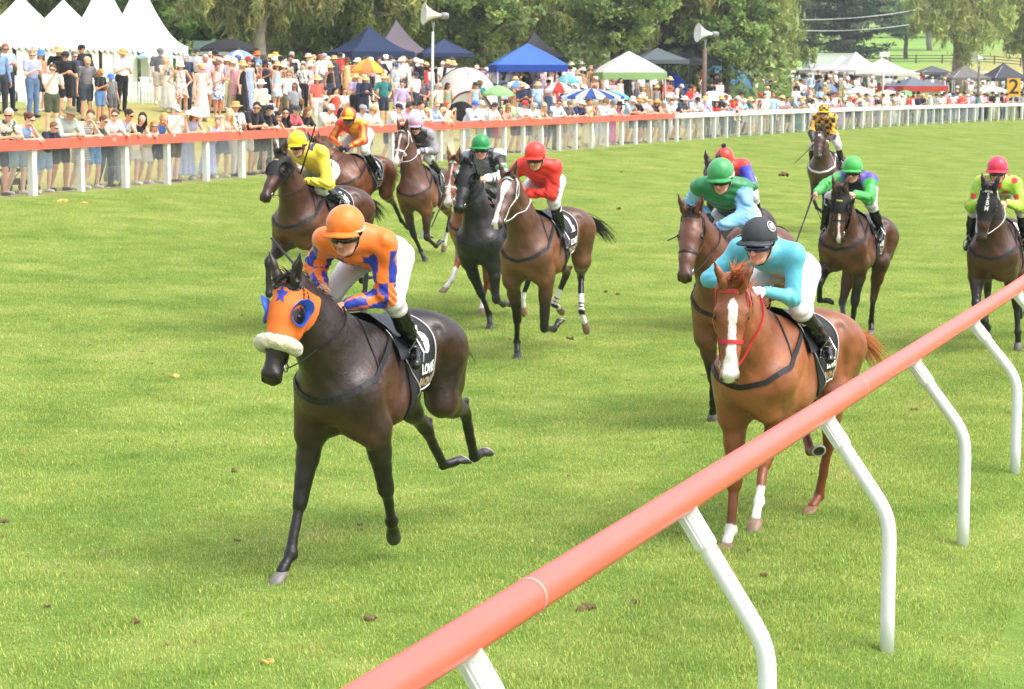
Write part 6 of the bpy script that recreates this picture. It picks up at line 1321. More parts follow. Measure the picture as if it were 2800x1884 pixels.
# u, pose, sex, height, top, colour, bottom, colour, hat, colour, hair, label[, print]
FRONT = [
 (14, 'lean', 'm', 1.80, 'tee', '#c9c6b8', 'shorts', '#39465c', None, None, '#b9b6b0', 'grey bearded man in pale patterned shirt leaning at the left end of the fence', 'leaf'),
 (67, 'lean2', 'f', 1.70, 'tank', '#8fb3e3', 'shorts', '#9fb4cc', None, None, ('bun', '#5b3322'), 'woman in pale blue strap top and denim shorts beside the blond toddler'),
 (97, 'clap', 'c', 1.22, 'tee', '#a9c9ea', 'shorts', '#7d9cc8', None, None, '#e6d29a', 'blond toddler in pale blue shirt looking over the fence'),
 (138, 'lean', 'c', 1.50, 'tee', '#262c3d', 'shorts', '#8fa9c9', None, None, '#7a5b43', 'brown haired child in navy shirt and light denim shorts at the rail'),
 (182, 'lean', 'm', 1.80, 'long', '#b4bdb2', 'shorts', '#35383d', 'straw', '#7a7459', '#c9c6c0', 'older man in olive brimmed hat and sage long sleeved shirt reading papers'),
 (237, 'lean2', 'f', 1.74, 'dress', '#e2e0dc', None, None, None, None, ('bun', '#6b3320'), 'woman in striped white dress resting her chin on her hand', 'stripe'),
 (272, 'lean', 'c', 1.62, 'tank', '#1f4a38', 'shorts', '#6ca0e0', None, None, '#6b4630', 'boy in dark green singlet and bright blue shorts at the rail'),
 (306, 'lean3', 'm', 1.74, 'tee', '#ead9d4', 'trousers', '#33415a', None, None, ('crop', '#5b4636'), 'man in pale pink shirt and dark jeans leaning low on the rail'),
 (340, 'lean', 'f', 1.74, 'tank', '#a9c3e6', 'maxi', '#8d8f93', None, None, ('bun', '#3a2620'), 'woman in blue white strapless top and long grey skirt'),
 (378, 'lean3', 'f', 1.66, 'tank', '#1b1b1f', 'skirt', '#d9d4c4', None, None, '#2d1d17', 'smiling woman with long dark hair, black top and cream skirt'),
 (413, 'lean', 'c', 1.46, 'tank', '#e6e0da', 'skirt', '#d8d3c8', None, None, ('long', '#b07a42'), 'girl with long ginger hair and white skirt peering over the rail'),
 (440, 'lean2', 'f', 1.64, 'tank', '#4a78c4', 'shorts', '#31425e', None, None, '#c9a468', 'blond woman in blue top standing behind the ginger haired girl'),
 (478, 'phone', 'm', 1.74, 'tee', '#e6e4e0', 'shorts', '#5c5148', 'cap', '#e9e6df', '#6b4b36', 'man in white cap and brown shorts filming with a phone'),
 (526, 'lean', 'f', 1.72, 'maxi', '#b7c0e2', None, None, 'wide', '#efece6', '#7a4c33', 'woman in lavender dress and floppy white sun hat'),
 (588, 'lean', 'c', 1.50, 'maxi', '#b3bfe8', None, None, None, None, ('bun', '#9a6246'), 'girl in lavender dress folding her arms on the rail'),
 (621, 'lean3', 'f', 1.70, 'tank', '#e3d5c4', 'skirt', '#6c7688', None, None, '#d9bc84', 'blond woman in beige strap top with dark glasses at the rail'),
 (655, 'clap', 'm', 1.76, 'tee', '#e7e5e3', 'trousers', '#d9d6d2', 'straw', '#c8a067', '#4a3629', 'man in straw hat and white patterned shirt clapping at the rail', 'leaf'),
 (690, 'lean', 'm', 1.86, 'tee', '#1d1c20', 'shorts', '#d4d2d0', None, None, '#1d1815', 'tall black haired man in black shirt and white shorts'),
 (727, 'lean', 'm', 1.78, 'tee', '#18181c', 'shorts', '#26262c', 'cap', '#1c1c1f', '#1a1512', 'bearded man in black cap and black shirt leaning on the rail'),
 (751, 'lean2', 'f', 1.62, 'tank', '#eceae8', 'maxi', '#3a3a42', None, None, ('bun', '#3a2a22'), 'woman in white top sipping a drink beside the black capped man'),
 (771, 'lean', 'f', 1.70, 'tee', '#1c1c20', 'skirt', '#303038', None, None, '#17120f', 'black haired woman in black shirt and sunglasses'),
 (798, 'lean', 'm', 1.76, 'tee', '#c8646c', 'shorts', '#8c8f94', 'cap', '#3b3f44', '#8a8680', 'grey bearded man in rose red shirt and dark cap'),
 (833, 'lean', 'f', 1.70, 'tee', '#1b1b1e', 'skirt', '#2c2c33', None, None, '#7d5a3a', 'brown haired woman in black shirt holding a booklet'),
 (893, 'lean', 'm', 1.78, 'tee', '#e3dfd0', 'trousers', '#8b4a3c', 'cap', '#dfddd8', '#9a8a7c', 'man in white cap and cream shirt with rust red trousers'),
 (926, 'lean3', 'f', 1.66, 'tee', '#e8e4e0', 'skirt', '#2a2a30', None, None, '#211813', 'laughing dark haired woman in white shirt beside the cream shirted man'),
 (985, 'lean', 'm', 1.74, 'tee', '#cfd2da', 'shorts', '#444a55', 'cap', '#9ca0a8', '#5b4a3c', 'man in grey cap and mirrored glasses behind the quartered cap'),
 (1015, 'lean', 'm', 1.70, 'tee', '#e8e8e8', 'shorts', '#38455c', 'cap', '#c79a6a', '#4a3626', 'man in tan cap and white shirt right of the quartered cap'),
 (1080, 'lean2', 'm', 1.76, 'tee', '#e9eaec', 'shorts', '#505866', 'cap', '#2b3446', '#7a5b42', 'man in navy cap and white shirt above the lilac cap'),
 (1110, 'lean', 'm', 1.76, 'tee', '#d8b5d0', 'shorts', '#3a4152', None, None, '#3a2a20', 'dark haired man in lilac pink shirt'),
 (1140, 'lean3', 'm', 1.82, 'long', '#e8dfe4', 'trousers', '#3c4454', None, None, '#231b16', 'dark haired man in white dress shirt right of the lilac shirt'),
 (1160, 'lean', 'f', 1.62, 'dress', '#e6c3c8', None, None, None, None, '#d8b982', 'smiling long haired blond woman in rose dress'),
 (1183, 'lean', 'm', 1.80, 'long', '#a9c0ea', 'trousers', '#c9cbd0', None, None, '#b98a62', 'sandy haired man in light blue long sleeved shirt by the loudspeaker pole'),
 (1204, 'lean3', 'f', 1.62, 'maxi', '#dcecd8', None, None, None, None, '#e0c48c', 'blond woman in pale mint dress'),
 (1230, 'phone', 'f', 1.70, 'maxi', '#efe3b8', None, None, None, None, '#b8643a', 'ginger haired woman in yellow dress holding up a phone'),
 (1288, 'lean', 'm', 1.80, 'long', '#d3dcee', 'shorts', '#c2ccd6', 'cap', '#3c64c8', '#6b523e', 'man in royal blue cap and pale blue shirt'),
 (1320, 'phone', 'm', 1.70, 'long', '#e6e9ee', 'trousers', '#c2b8a6', 'fedora', '#bdbab0', '#7a756e', 'man in grey trilby holding a red phone'),
 (1345, 'lean', 'm', 1.74, 'tee', '#edeeef', 'shorts', '#4d5a70', 'cap', '#2d3440', '#3b2c22', 'man in dark cap and white shirt beside the trilby'),
 (1362, 'lean2', 'f', 1.60, 'tank', '#e4c9c0', 'skirt', '#a8463f', None, None, '#5a3527', 'woman with brown curls and red skirt at the rail'),
 (1382, 'lean', 'f', 1.70, 'dress', '#e6a9ae', None, None, None, None, '#a67c52', 'light brown haired woman in pink dress with sunglasses'),
 (1425, 'lean3', 'm', 1.78, 'tee', '#ece4da', 'shorts', '#3b3f49', 'cap', '#d63a36', '#6b4a36', 'man in red cap leaning far over the rail'),
 (1455, 'lean', 'm', 1.70, 'tee', '#e4e4e2', 'shorts', '#555b66', 'cap', '#b5b3ac', '#8a8178', 'man in stone coloured cap and white shirt beside the red cap'),
 (1480, 'lean', 'f', 1.70, 'maxi', '#c9b89a', None, None, None, None, '#d9c08c', 'long haired blond woman in tan patterned dress', 'leaf'),
 (1500, 'lean2', 'c', 1.42, 'tee', '#b9a68e', 'shorts', '#5b6472', 'cap', '#5d6a80', '#7a5b42', 'boy in blue grey cap sitting up at the rail'),
 (1522, 'lean', 'm', 1.80, 'long', '#d9e3f6', 'trousers', '#3b4048', None, None, '#3a2b21', 'dark haired man in crisp pale blue shirt left of the brown shirted man'),
 (1551, 'lean', 'm', 1.76, 'tee', '#6c6064', 'shorts', '#a99a84', 'cap', '#7c6a55', '#6b5b50', 'man in brown cap and mauve brown shirt'),
 (1582, 'lean3', 'm', 1.76, 'tee', '#22355e', 'shorts', '#d6d4cf', 'straw', '#e3e0d8', '#8a8078', 'man in navy polo and white brimmed hat'),
 (1617, 'phone', 'f', 1.72, 'maxi', '#f0e6b6', None, None, None, None, ('bun', '#5a3c28'), 'woman in long pale yellow dress raising a phone'),
 (1648, 'lean', 'm', 1.80, 'long', '#efeff0', 'trousers', '#d2d6de', 'fedora', '#8a6648', '#6a5646', 'man in brown trilby and white shirt'),
 (1668, 'lean', 'm', 1.72, 'tee', '#e4e6e8', 'trousers', '#e0e0de', 'bucket', '#5b6068', '#77706a', 'man in grey bucket hat and white trousers'),
 (1688, 'lean3', 'f', 1.68, 'maxi', '#dd5fa0', None, None, 'wide', '#222225', '#3a2820', 'woman in bright pink dress and black brimmed hat'),
 (1722, 'lean2', 'm', 1.86, 'tee', '#a9c8e6', 'shorts', '#c9c2b4', 'bucket', '#dcd9d0', '#8a8078', 'tall man in light blue shirt and pale bucket hat'),
 (1741, 'lean', 'm', 1.82, 'tee', '#1b1b1e', 'shorts', '#4c5666', 'straw', '#c98f52', '#8b7a68', 'man in black polo and orange straw hat'),
 (1756, 'lean3', 'm', 1.88, 'tee', '#e9e9e9', 'shorts', '#383c44', 'cap', '#c4bd96', '#4a3a2c', 'tall man in khaki cap and white shirt'),
 (1770, 'lean', 'm', 1.76, 'tee', '#f0f0f0', 'shorts', '#3a4250', None, None, ('crop', '#c4a27c'), 'bald man in plain white shirt at the end of the coral board'),
 (1789, 'lean', 'f', 1.74, 'tee', '#4c332a', 'skirt', '#4b5362', 'straw', '#c9a468', '#4c3426', 'woman in chocolate brown shirt and straw hat'),
 (1811, 'lean2', 'f', 1.68, 'dress', '#cfc8bc', None, None, 'cap', '#b8c4c4', '#c2a272', 'woman in grey floral dress and pale cap', 'leaf'),
 (1830, 'lean3', 'm', 1.74, 'tee', '#edeef0', 'trousers', '#4c5a48', None, None, '#1c1613', 'black haired man in white shirt just left of the wooden pole'),
 (1865, 'lean', 'm', 1.84, 'tee', '#3b475a', 'shorts', '#5a6474', 'straw', '#eae6dc', '#8a7a68', 'burly man in dark plaid shirt and white cowboy hat', 'check'),
 (1893, 'lean2', 'c', 1.40, 'tee', '#e8a8b8', 'shorts', '#9aa4b8', 'cap', '#eeeeec', '#d9bc84', 'child in white cap and pink shirt beside the wooden pole')]
for r_ in FRONT:
    u, po, sx, h, tp, tc, bt, bc, hat, hc_, hr, lab = r_[:12]; x, y = fence_p(u-8)
    person(x, y, HF-.25+rp.uniform(-.15, .15), po, sx, h, tp, tc, bt, bc, hat, hc_, hr, lab, G1, pat=r_[12] if len(r_) > 12 else 'plain', skin=rp.choice(['#e0b298', '#e8bda4', '#d6a284', '#d89c80']), glass=rp.random() < .6 or 'sunglasses' in lab)
BACK = [
 (6, 141, 'stand', 'm', 1.80, 'long', '#7d98bd', 'trousers', '#2c3038', 'cap', '#3b3c40', '#4a3c30', 'man in dark cap cut by the left edge of the picture'),
 (29, 134, 'clap', 'm', 1.84, 'tee', '#a8c6ea', 'trousers', '#1f2637', None, None, '#8a5a38', 'man in light blue shirt and navy trousers clapping at far left'),
 (92, 151, 'clap', 'm', 1.80, 'tee', '#a4a9cc', 'trousers', '#5a7399', None, None, '#b07a48', 'sandy haired man in lilac blue shirt and jeans'),
 (112, 148, 'stand', 'f', 1.70, 'tank', '#f28a66', 'shorts', '#26282e', 'bucket', '#5b8ee0', '#7a5238', 'woman in blue bucket hat and orange top'),
 (141, 186, 'phone', 'm', 1.80, 'tee', '#eeece6', 'shorts', '#4f5540', None, None, '#5a4030', 'man in white shirt and olive shorts lifting a phone'),
 (160, 141, 'hips', 'm', 1.80, 'tee', '#1a1a1d', 'shorts', '#202024', 'wide', '#c9a877', '#4a3c30', 'man in wide straw hat and black shirt turned away'),
 (180, 152, 'clap', 'm', 1.84, 'tee', '#17171a', 'shorts', '#1b1b1e', 'cap', '#2a2c28', '#3a2c24', 'heavy man all in black with black cap'),
 (210, 152, 'stand', 'm', 1.76, 'long', '#2a3550', 'trousers', '#232a3a', None, None, '#7a6a5c', 'man in navy jacket with blue mirrored glasses'),
 (236, 134, 'drink', 'm', 1.84, 'long', '#202226', 'trousers', '#22242a', 'cap', '#18181a', '#2a201a', 'dark haired man in black cap before the marquee'),
 (237, 168, 'stand', 'm', 1.76, 'tee', '#78767a', 'shorts', '#424a55', 'cap', '#dcae88', '#c9b8a4', 'man in peach cap, grey shirt and slate shorts'),
 (275, 200, 'clap', 'f', 1.50, 'tee', '#1b1b1f', 'shorts', '#5f83b4', None, None, '#b8824a', 'girl with long ginger hair in black shirt and denim shorts'),
 (310, 212, 'stand', 'c', 1.36, 'tee', '#77797c', 'shorts', '#565a60', 'bucket', '#4a80e0', '#a07850', 'boy in bright blue bucket hat and grey shirt'),
 (333, 148, 'clap', 'm', 1.82, 'tee', '#f2f2f2', 'trousers', '#191a1e', 'straw', '#c9a06c', '#6a4a36', 'man in straw hat, white shirt and black trousers clapping'),
 (437, 143, 'drink', 'm', 1.82, 'tee', '#676a72', 'shorts', '#b9b0a0', 'cap', '#6f6f73', '#5b5048', 'man in grey shirt and cap with beige shorts'),
 (464, 164, 'phone', 'f', 1.70, 'tank', '#1f5c5a', 'maxi', '#d8d2c6', None, None, '#d6b678', 'blond woman in teal top and long cream skirt waving'),
 (500, 178, 'hips', 'f', 1.64, 'dress', '#efe3da', None, None, 'bucket', '#e6e0cc', '#b89468', 'woman in white dress with orange flowers and cream hat', 'orange'),
 (512, 157, 'stand', 'm', 1.80, 'tee', '#27334d', 'trousers', '#2b3242', 'cap', '#b7c3c8', '#6a5846', 'man in pale cap and navy vest behind the orange flowered dress'),
 (538, 143, 'clap', 'm', 1.86, 'tee', '#bcbcba', 'shorts', '#2c3444', 'cap', '#3c4046', '#4a3c30', 'tall man in dark cap and light grey polo'),
 (552, 187, 'drink', 'f', 1.68, 'maxi', '#efcfc9', None, None, None, None, ('bun', '#c9a26a'), 'woman in long pale pink dress with hair tied back'),
 (590, 148, 'stand', 'm', 1.84, 'tee', '#d8e6f2', 'shorts', '#e2e2e0', 'cap', '#232326', '#33261e', 'man in black cap and pale shirt under the dark parasol'),
 (596, 184, 'clap', 'f', 1.68, 'dress', '#dfe6f6', None, None, None, None, ('bun', '#5a3a2a'), 'woman in short white dress printed with blue flowers', 'blueprint'),
 (604, 168, 'hips', 'm', 1.76, 'tee', '#b9b4c4', 'shorts', '#cfccc6', 'cap', '#b5aca6', '#8a8078', 'man in washed pink cap and mauve shirt'),
 (622, 166, 'drink', 'f', 1.70, 'tank', '#b9a2b8', 'trousers', '#c9c9a2', 'straw', '#efe9d8', '#8a5a38', 'woman in white brimmed hat and patterned trousers'),
 (659, 160, 'stand', 'm', 1.80, 'long', '#a9cbe2', 'shorts', '#9c3344', 'cap', '#4c6c9c', '#c9bfb4', 'man in blue cap, sky blue shirt and maroon shorts'),
 (680, 172, 'stand', 'f', 1.70, 'maxi', '#9aaee0', None, None, None, None, ('bun', '#6a4030'), 'woman in long periwinkle dress and sunglasses'),
 (709, 152, 'hips', 'm', 1.84, 'tee', '#6a95dc', 'shorts', '#22304c', 'straw', '#b8743c', '#6a5040', 'man in orange straw hat and cornflower shirt'),
 (728, 160, 'drink', 'm', 1.80, 'tee', '#c6c8bc', 'shorts', '#a9cad8', 'bucket', '#55524a', '#55483c', 'man in leaf print shirt and light blue shorts', 'leaf'),
 (748, 138, 'stand', 'm', 1.80, 'tee', '#3a3c40', 'trousers', '#2a2c30', 'straw', '#e0a85a', '#4a3c30', 'man in bright yellow straw hat above the leaf print shirt'),
 (754, 165, 'drink', 'f', 1.66, 'dress', '#c84a50', None, None, 'fedora', '#e9e4da', '#5a3c2c', 'woman in white trilby and red dress holding a glass'),
 (779, 178, 'hips', 'f', 1.70, 'maxi', '#a8836a', None, None, 'bucket', '#ecdcc8', '#7a5a44', 'woman in cream cloche hat and long brown patterned dress', 'brown'),
 (800, 160, 'stand', 'm', 1.76, 'long', '#24272d', 'trousers', '#2a2c32', None, None, '#241b16', 'dark haired man in charcoal jacket beside the brown dress'),
 (830, 183, 'hips', 'f', 1.68, 'tee', '#d9d9d4', 'trousers', '#121214', None, None, ('crop', '#6b4632'), 'short haired woman in black and white zigzag top', 'leaf'),
 (848, 150, 'stand', 'm', 1.80, 'tee', '#d9d2c0', 'trousers', '#3b4454', 'straw', '#cfc4aa', '#8a7a6c', 'man in large cream hat and tropical shirt', 'leaf'),
 (855, 180, 'stand', 'f', 1.68, 'dress', '#efa3b8', None, None, 'bucket', '#f2e2dc', '#e0d6cc', 'woman in pink striped dress and pale hat', 'floral'),
 (888, 156, 'stand', 'm', 1.84, 'long', '#f0f0f2', 'shorts', '#6c7076', 'cap', '#a9a6a4', '#b5ada6', 'large man in white shirt and grey shorts, cap on'),
 (917, 163, 'drink', 'm', 1.76, 'tee', '#323a4c', 'shorts', '#3a4250', 'straw', '#d0ad78', '#7a6450', 'man in straw hat and slate navy shirt with a drink'),
 (932, 156, 'clap', 'm', 1.84, 'tee', '#17171a', 'shorts', '#d6cfc2', 'cap', '#e6e4e0', '#7a6450', 'man in white cap and black shirt with a drink'),
 (955, 168, 'stand', 'f', 1.70, 'maxi', '#f3c489', None, None, 'straw', '#6a4030', '#5a3c2c', 'woman in brown hat and apricot dress'),
 (995, 165, 'drink', 'm', 1.78, 'tee', '#9fb0b8', 'shorts', '#b8a88c', 'cap', '#26282c', '#3a2c24', 'man in dark cap, sea grey shirt and khaki shorts'),
 (1009, 155, 'stand', 'm', 1.82, 'tee', '#84aede', 'shorts', '#d9cdb8', None, None, '#2c211b', 'bearded man in blue shirt beside the yellow parasol'),
 (1053, 146, 'stand', 'm', 1.88, 'tee', '#f4f4f2', 'shorts', '#cfb796', 'cap', '#f2f2f2', '#3a2c24', 'tall man in white cap, white shirt and beige shorts'),
 (1068, 160, 'drink', 'm', 1.84, 'tee', '#26272a', 'shorts', '#8fb8e6', 'cap', '#3c3a3a', '#2c211b', 'bearded man in black shirt and sky blue shorts'),
 (1084, 180, 'drink', 'm', 1.72, 'tee', '#b6c2cc', 'trousers', '#c2c4be', 'cap', '#355a94', '#b8b0a8', 'old man in blue cap with grey shirt and light grey trousers'),
 (1104, 164, 'stand', 'm', 1.82, 'tee', '#f2f2f2', 'shorts', '#202226', 'straw', '#e2b070', '#8a6a50', 'man in honey straw hat, white shirt and black shorts'),
 (1132, 165, 'stand', 'm', 1.78, 'long', '#dfe9f6', 'trousers', '#dfe3ea', 'cap', '#ecece8', '#a8a098', 'man with white jumper and white cap beside the pointing man'),
 (1147, 172, 'point', 'm', 1.76, 'tee', '#151517', 'trousers', '#25272c', 'cap', '#efefef', '#b5b0aa', 'white haired man in black shirt pointing to the right'),
 (1214, 176, 'stand', 'f', 1.70, 'tee', '#f3efe8', 'trousers', '#bcae98', None, None, ('crop', '#efece6'), 'white haired woman in white top left of the cream shelter'),
 (1241, 164, 'clap', 'm', 1.84, 'tee', '#2c3344', 'shorts', '#bdd6f2', 'cap', '#5a3e34', '#5b4a3c', 'man in navy polo and pale blue shorts before the cream shelter'),
 (1309, 188, 'clap', 'm', 1.66, 'tee', '#707b7c', 'trousers', '#2f3235', 'straw', '#dfc4a2', '#7a5c44', 'youth in straw hat and grey green shirt inside the cream shelter', 'leaf'),
 (1413, 178, 'hips', 'f', 1.80, 'tee', '#141416', 'trousers', '#141416', None, None, '#dcc088', 'tall woman with long blond hair in black dress'),
 (1414, 204, 'hips', 'f', 1.70, 'tee', '#f5a53c', 'trousers', '#141416', None, None, ('bun', '#d6b070'), 'blond woman in bright orange shirt and black trousers'),
 (1440, 202, 'clap', 'm', 1.80, 'tee', '#161618', 'trousers', '#2b3347', 'cap', '#1c1c1e', '#3a2c24', 'man in black cap and black shirt right of the orange shirt'),
 (1466, 212, 'stand', 'm', 1.66, 'tee', '#ececec', 'trousers', '#c9c7c2', None, None, '#b8864e', 'red haired boy in black and white striped football shirt', 'stripe'),
 (1506, 184, 'clap', 'm', 1.80, 'tee', '#1d3c3c', 'trousers', '#17464a', 'cap', '#4c4642', '#3a2c24', 'man in black and teal shirt under the red parasol'),
 (1564, 172, 'stand', 'm', 1.80, 'tee', '#efebe4', 'shorts', '#8c8478', 'straw', '#dcd0b6', '#8a7a6c', 'man in pale straw hat and cream shirt behind the blue patterned parasol'),
 (1585, 174, 'stand', 'm', 1.84, 'tee', '#4d5a76', 'shorts', '#b8b0a4', 'straw', '#cfc8b8', '#7a6c60', 'man in steel blue shirt right of the cream shirt'),
 (1570, 200, 'clap', 'm', 1.76, 'long', '#dbe2f0', 'trousers', '#e0e2e6', 'straw', '#a89878', '#8a8078', 'man in pale blue shirt with binocular strap behind the parasol'),
 (1613, 188, 'drink', 'f', 1.70, 'dress', '#26344f', None, None, 'straw', '#b98f78', '#6a4a36', 'woman in navy dress drinking'),
 (1634, 180, 'stand', 'm', 1.78, 'tee', '#ece2dc', 'shorts', '#a08268', 'straw', '#c2ae92', '#8a7a6c', 'man in tan hat and blush shirt behind the navy dress'),
 (1653, 190, 'drink', 'f', 1.70, 'tee', '#131315', 'skirt', '#f4f2ee', 'straw', '#d9cdb4', '#5a3c2c', 'woman in black top and white skirt with straw hat'),
 (1679, 188, 'clap', 'f', 1.68, 'dress', '#de7a72', None, None, 'straw', '#d8c4a2', '#8a5c44', 'woman in salmon dress beside the black top'),
 (1722, 190, 'stand', 'm', 1.80, 'tee', '#6a8ec6', 'shorts', '#b5bdc0', 'straw', '#e0d8c8', '#8a7a6c', 'man in blue shirt bending under the green trimmed gazebo'),
 (1762, 192, 'stand', 'm', 1.82, 'tee', '#26304e', 'shorts', '#a99878', 'cap', '#4c3c34', '#4a3c30', 'man in navy polo and khaki shorts, hands by his sides'),
 (1776, 190, 'stand', 'm', 1.80, 'tee', '#c4c0bc', 'shorts', '#c48a3c', 'straw', '#d8b894', '#8a7a6c', 'man in grey shirt and mustard shorts'),
 (1808, 200, 'drink', 'f', 1.70, 'tank', '#4c4240', 'skirt', '#17171a', 'bucket', '#605852', '#c2a070', 'woman in dark floral top and black skirt', 'floral'),
 (1942, 197, 'stand', 'f', 1.70, 'tank', '#f0bfae', 'trousers', '#e0a898', 'straw', '#e9dfc4', '#a07850', 'woman in peach top and straw hat inside the pale blue shelter')]
for r_ in BACK:
    u, yh, po, sx, h, tp, tc, bt, bc, hat, hc_, hr, lab = r_[:13]; x, y = bank_xy(u, yh, h)
    person(x, y, HF-.5+rp.uniform(-.35, .35), po, sx, h, tp, tc, bt, bc, hat, hc_, hr, lab, G2, pat=r_[13] if len(r_) > 13 else 'plain', skin=rp.choice(['#e0b298', '#e8bda4', '#d6a284', '#c98c6c']), glass=rp.random() < .5)
SIT = [
 (733, 262, 'sit', 'f', 1.70, 'tee', '#e6e8ee', 'trousers', '#dfe3ee', 'cap', '#e8e2da', '#6a4a36', 'woman in white floral clothes sitting under a cap', 'blueprint'),
 (873, 243, 'sit', 'f', 1.70, 'tee', '#48524a', 'skirt', '#3c443c', None, None, '#8a4a36', 'auburn woman in dark olive dress sitting on the grass'),
 (890, 240, 'sit', 'f', 1.66, 'tank', '#f0f0f0', 'skirt', '#f0f0f0', 'cap', '#2c2e34', '#3a2a22', 'woman in dark cap and white skirt sitting beside the olive dress'),
 (922, 248, 'hips', 'f', 1.50, 'maxi', '#ee4a3c', None, None, None, None, '#231814', 'dark haired woman in red dress looking at her phone'),
 (945, 243, 'sit', 'f', 1.70, 'tee', '#efe3d0', 'skirt', '#efe3d0', None, None, '#6a4630', 'woman in cream sitting beside the red dress'),
 (976, 240, 'sit', 'f', 1.60, 'tee', '#efc4cc', 'skirt', '#efc4cc', None, None, '#3a2a22', 'woman in pale pink floral sitting near the yellow parasol', 'floral'),
 (1000, 256, 'sit', 'f', 1.70, 'tee', '#f0ead6', 'trousers', '#e9e2d0', None, None, '#4a3024', 'woman in ivory shirt clapping while seated'),
 (1119, 252, 'sit', 'f', 1.70, 'tank', '#3a3a40', 'trousers', '#b8bcc0', None, None, ('bun', '#2a1e18'), 'woman in black singlet sitting left of the loudspeaker pole'),
 (1136, 250, 'sit', 'f', 1.66, 'tank', '#26262a', 'trousers', '#33343a', None, None, '#241a15', 'dark haired woman in black sitting close to the loudspeaker pole'),
 (1158, 222, 'chair', 'm', 1.80, 'tee', '#54525c', 'shorts', '#222226', 'cap', '#3a3a40', '#4a3c30', 'man in grey shirt lying back in a folding chair'),
 (1212, 232, 'chair', 'f', 1.70, 'tank', '#f0d0cc', 'skirt', '#e8505c', None, None, ('bun', '#7a5238'), 'woman in pale pink with red skirt in a folding chair'),
 (1267, 222, 'chair', 'f', 1.66, 'tee', '#1b1c20', 'trousers', '#f0f0ee', 'cap', '#c4936c', '#5a3c2c', 'person in black shirt and tan cap seated inside the cream shelter'),
 (1296, 238, 'sit', 'f', 1.66, 'tee', '#f4f4f2', 'skirt', '#1d1d20', None, None, ('bun', '#231915'), 'black haired woman in white shirt sitting on the grass'),
 (1333, 236, 'sit', 'm', 1.74, 'tee', '#f2f3f6', 'shorts', '#d9dce2', 'cap', '#26262a', '#17120f', 'man with black dreadlocks and white shirt sitting on the grass'),
 (1372, 266, 'sit', 'f', 1.66, 'tee', '#1a1a1d', 'trousers', '#222226', 'cap', '#b08c6c', '#b08a5a', 'long haired woman in tan cap and black shirt, seated'),
 (1397, 226, 'chair', 'm', 1.70, 'tee', '#d9c4b8', 'shorts', '#b8a08c', 'bucket', '#d8cc9c', '#8a7a6c', 'man in straw bucket hat seated left of the orange shirt', 'leaf'),
 (1517, 244, 'chair', 'm', 1.76, 'tee', '#dcd4c4', 'shorts', '#b8b0a0', 'cap', '#e2dccc', '#b8b0a8', 'old man in cream cap seated beside the blue patterned parasol'),
 (1866, 238, 'chair', 'm', 1.74, 'tee', '#353a4a', 'shorts', '#2a2e38', 'cap', '#f2f2f2', '#8a7a6c', 'man in white cap and navy shirt seated before the blue shelter'),
 (1892, 238, 'chair', 'f', 1.66, 'tee', '#1c1a1d', 'trousers', '#222226', 'cap', '#a8323a', '#3a2a22', 'woman in maroon cap seated before the blue shelter')]
def camp_chair(x, y, rz, col, label):
    root = empty('camping_chair', (x, y, gz(x, y)), rz); tag(root, label, 'chair', 'folding camping chairs on the bank'); m = MB()
    for s in (1, -1):
        for (a, b) in (((-.25, .27*s, .0), (.25, .27*s, .58)), ((.25, .27*s, .0), (-.28, .27*s, .92)), ((-.25, .27*s, .58), (.28, .27*s, .60))): m.tube([a, b], .012, 6)
    m.tube([(-.25, -.27, 0), (-.25, .27, .40)], .010, 6); m.tube([(.25, .27, 0), (.25, -.27, .40)], .010, 6); m.build('frame', mat('chair_frame', '#2a2b2e', .5), root)
    m = MB(); m.box((0, 0, .42), (.50, .52, .02)); m.build('seat', mat('canvas_'+col.strip('#'), col, .85, bump=.3), root)
    m = MB(); m.box((-.25, 0, .68), (.02, .52, .48), frame((-.18, 0, 1), (1, 0, 0))); m.build('backrest', mat('canvas_'+col.strip('#'), col, .85, bump=.3), root)
cc_ = iter([('#2a2c30', 'dark folding chair under the man lying back'), ('#3a3d42', 'grey folding chair under the woman in red skirt'), ('#26262a', 'black folding chair inside the cream shelter'), ('#4c5258', 'folding chair left of the orange shirt'), ('#5a5a50', 'folding chair beside the blue patterned parasol'), ('#1f2e5a', 'navy folding chair under the white capped man'), ('#232326', 'black folding chair under the maroon cap')])
for r_ in SIT:
    u, yh, po, sx, h, tp, tc, bt, bc, hat, hc_, hr, lab = r_[:13]; x, y = bank_xy(u, yh, h if po == 'hips' else (.93 if po == 'sit' else 1.28)); rz = HF-.4+rp.uniform(-.5, .5)
    person(x, y, rz, po, sx, h, tp, tc, bt, bc, hat, hc_, hr, lab, G3, pat=r_[13] if len(r_) > 13 else 'plain', skin=rp.choice(['#e0b298', '#e8bda4', '#d6a284']), glass=rp.random() < .4)
    if po == 'chair': camp_chair(x, y, rz, *next(cc_))
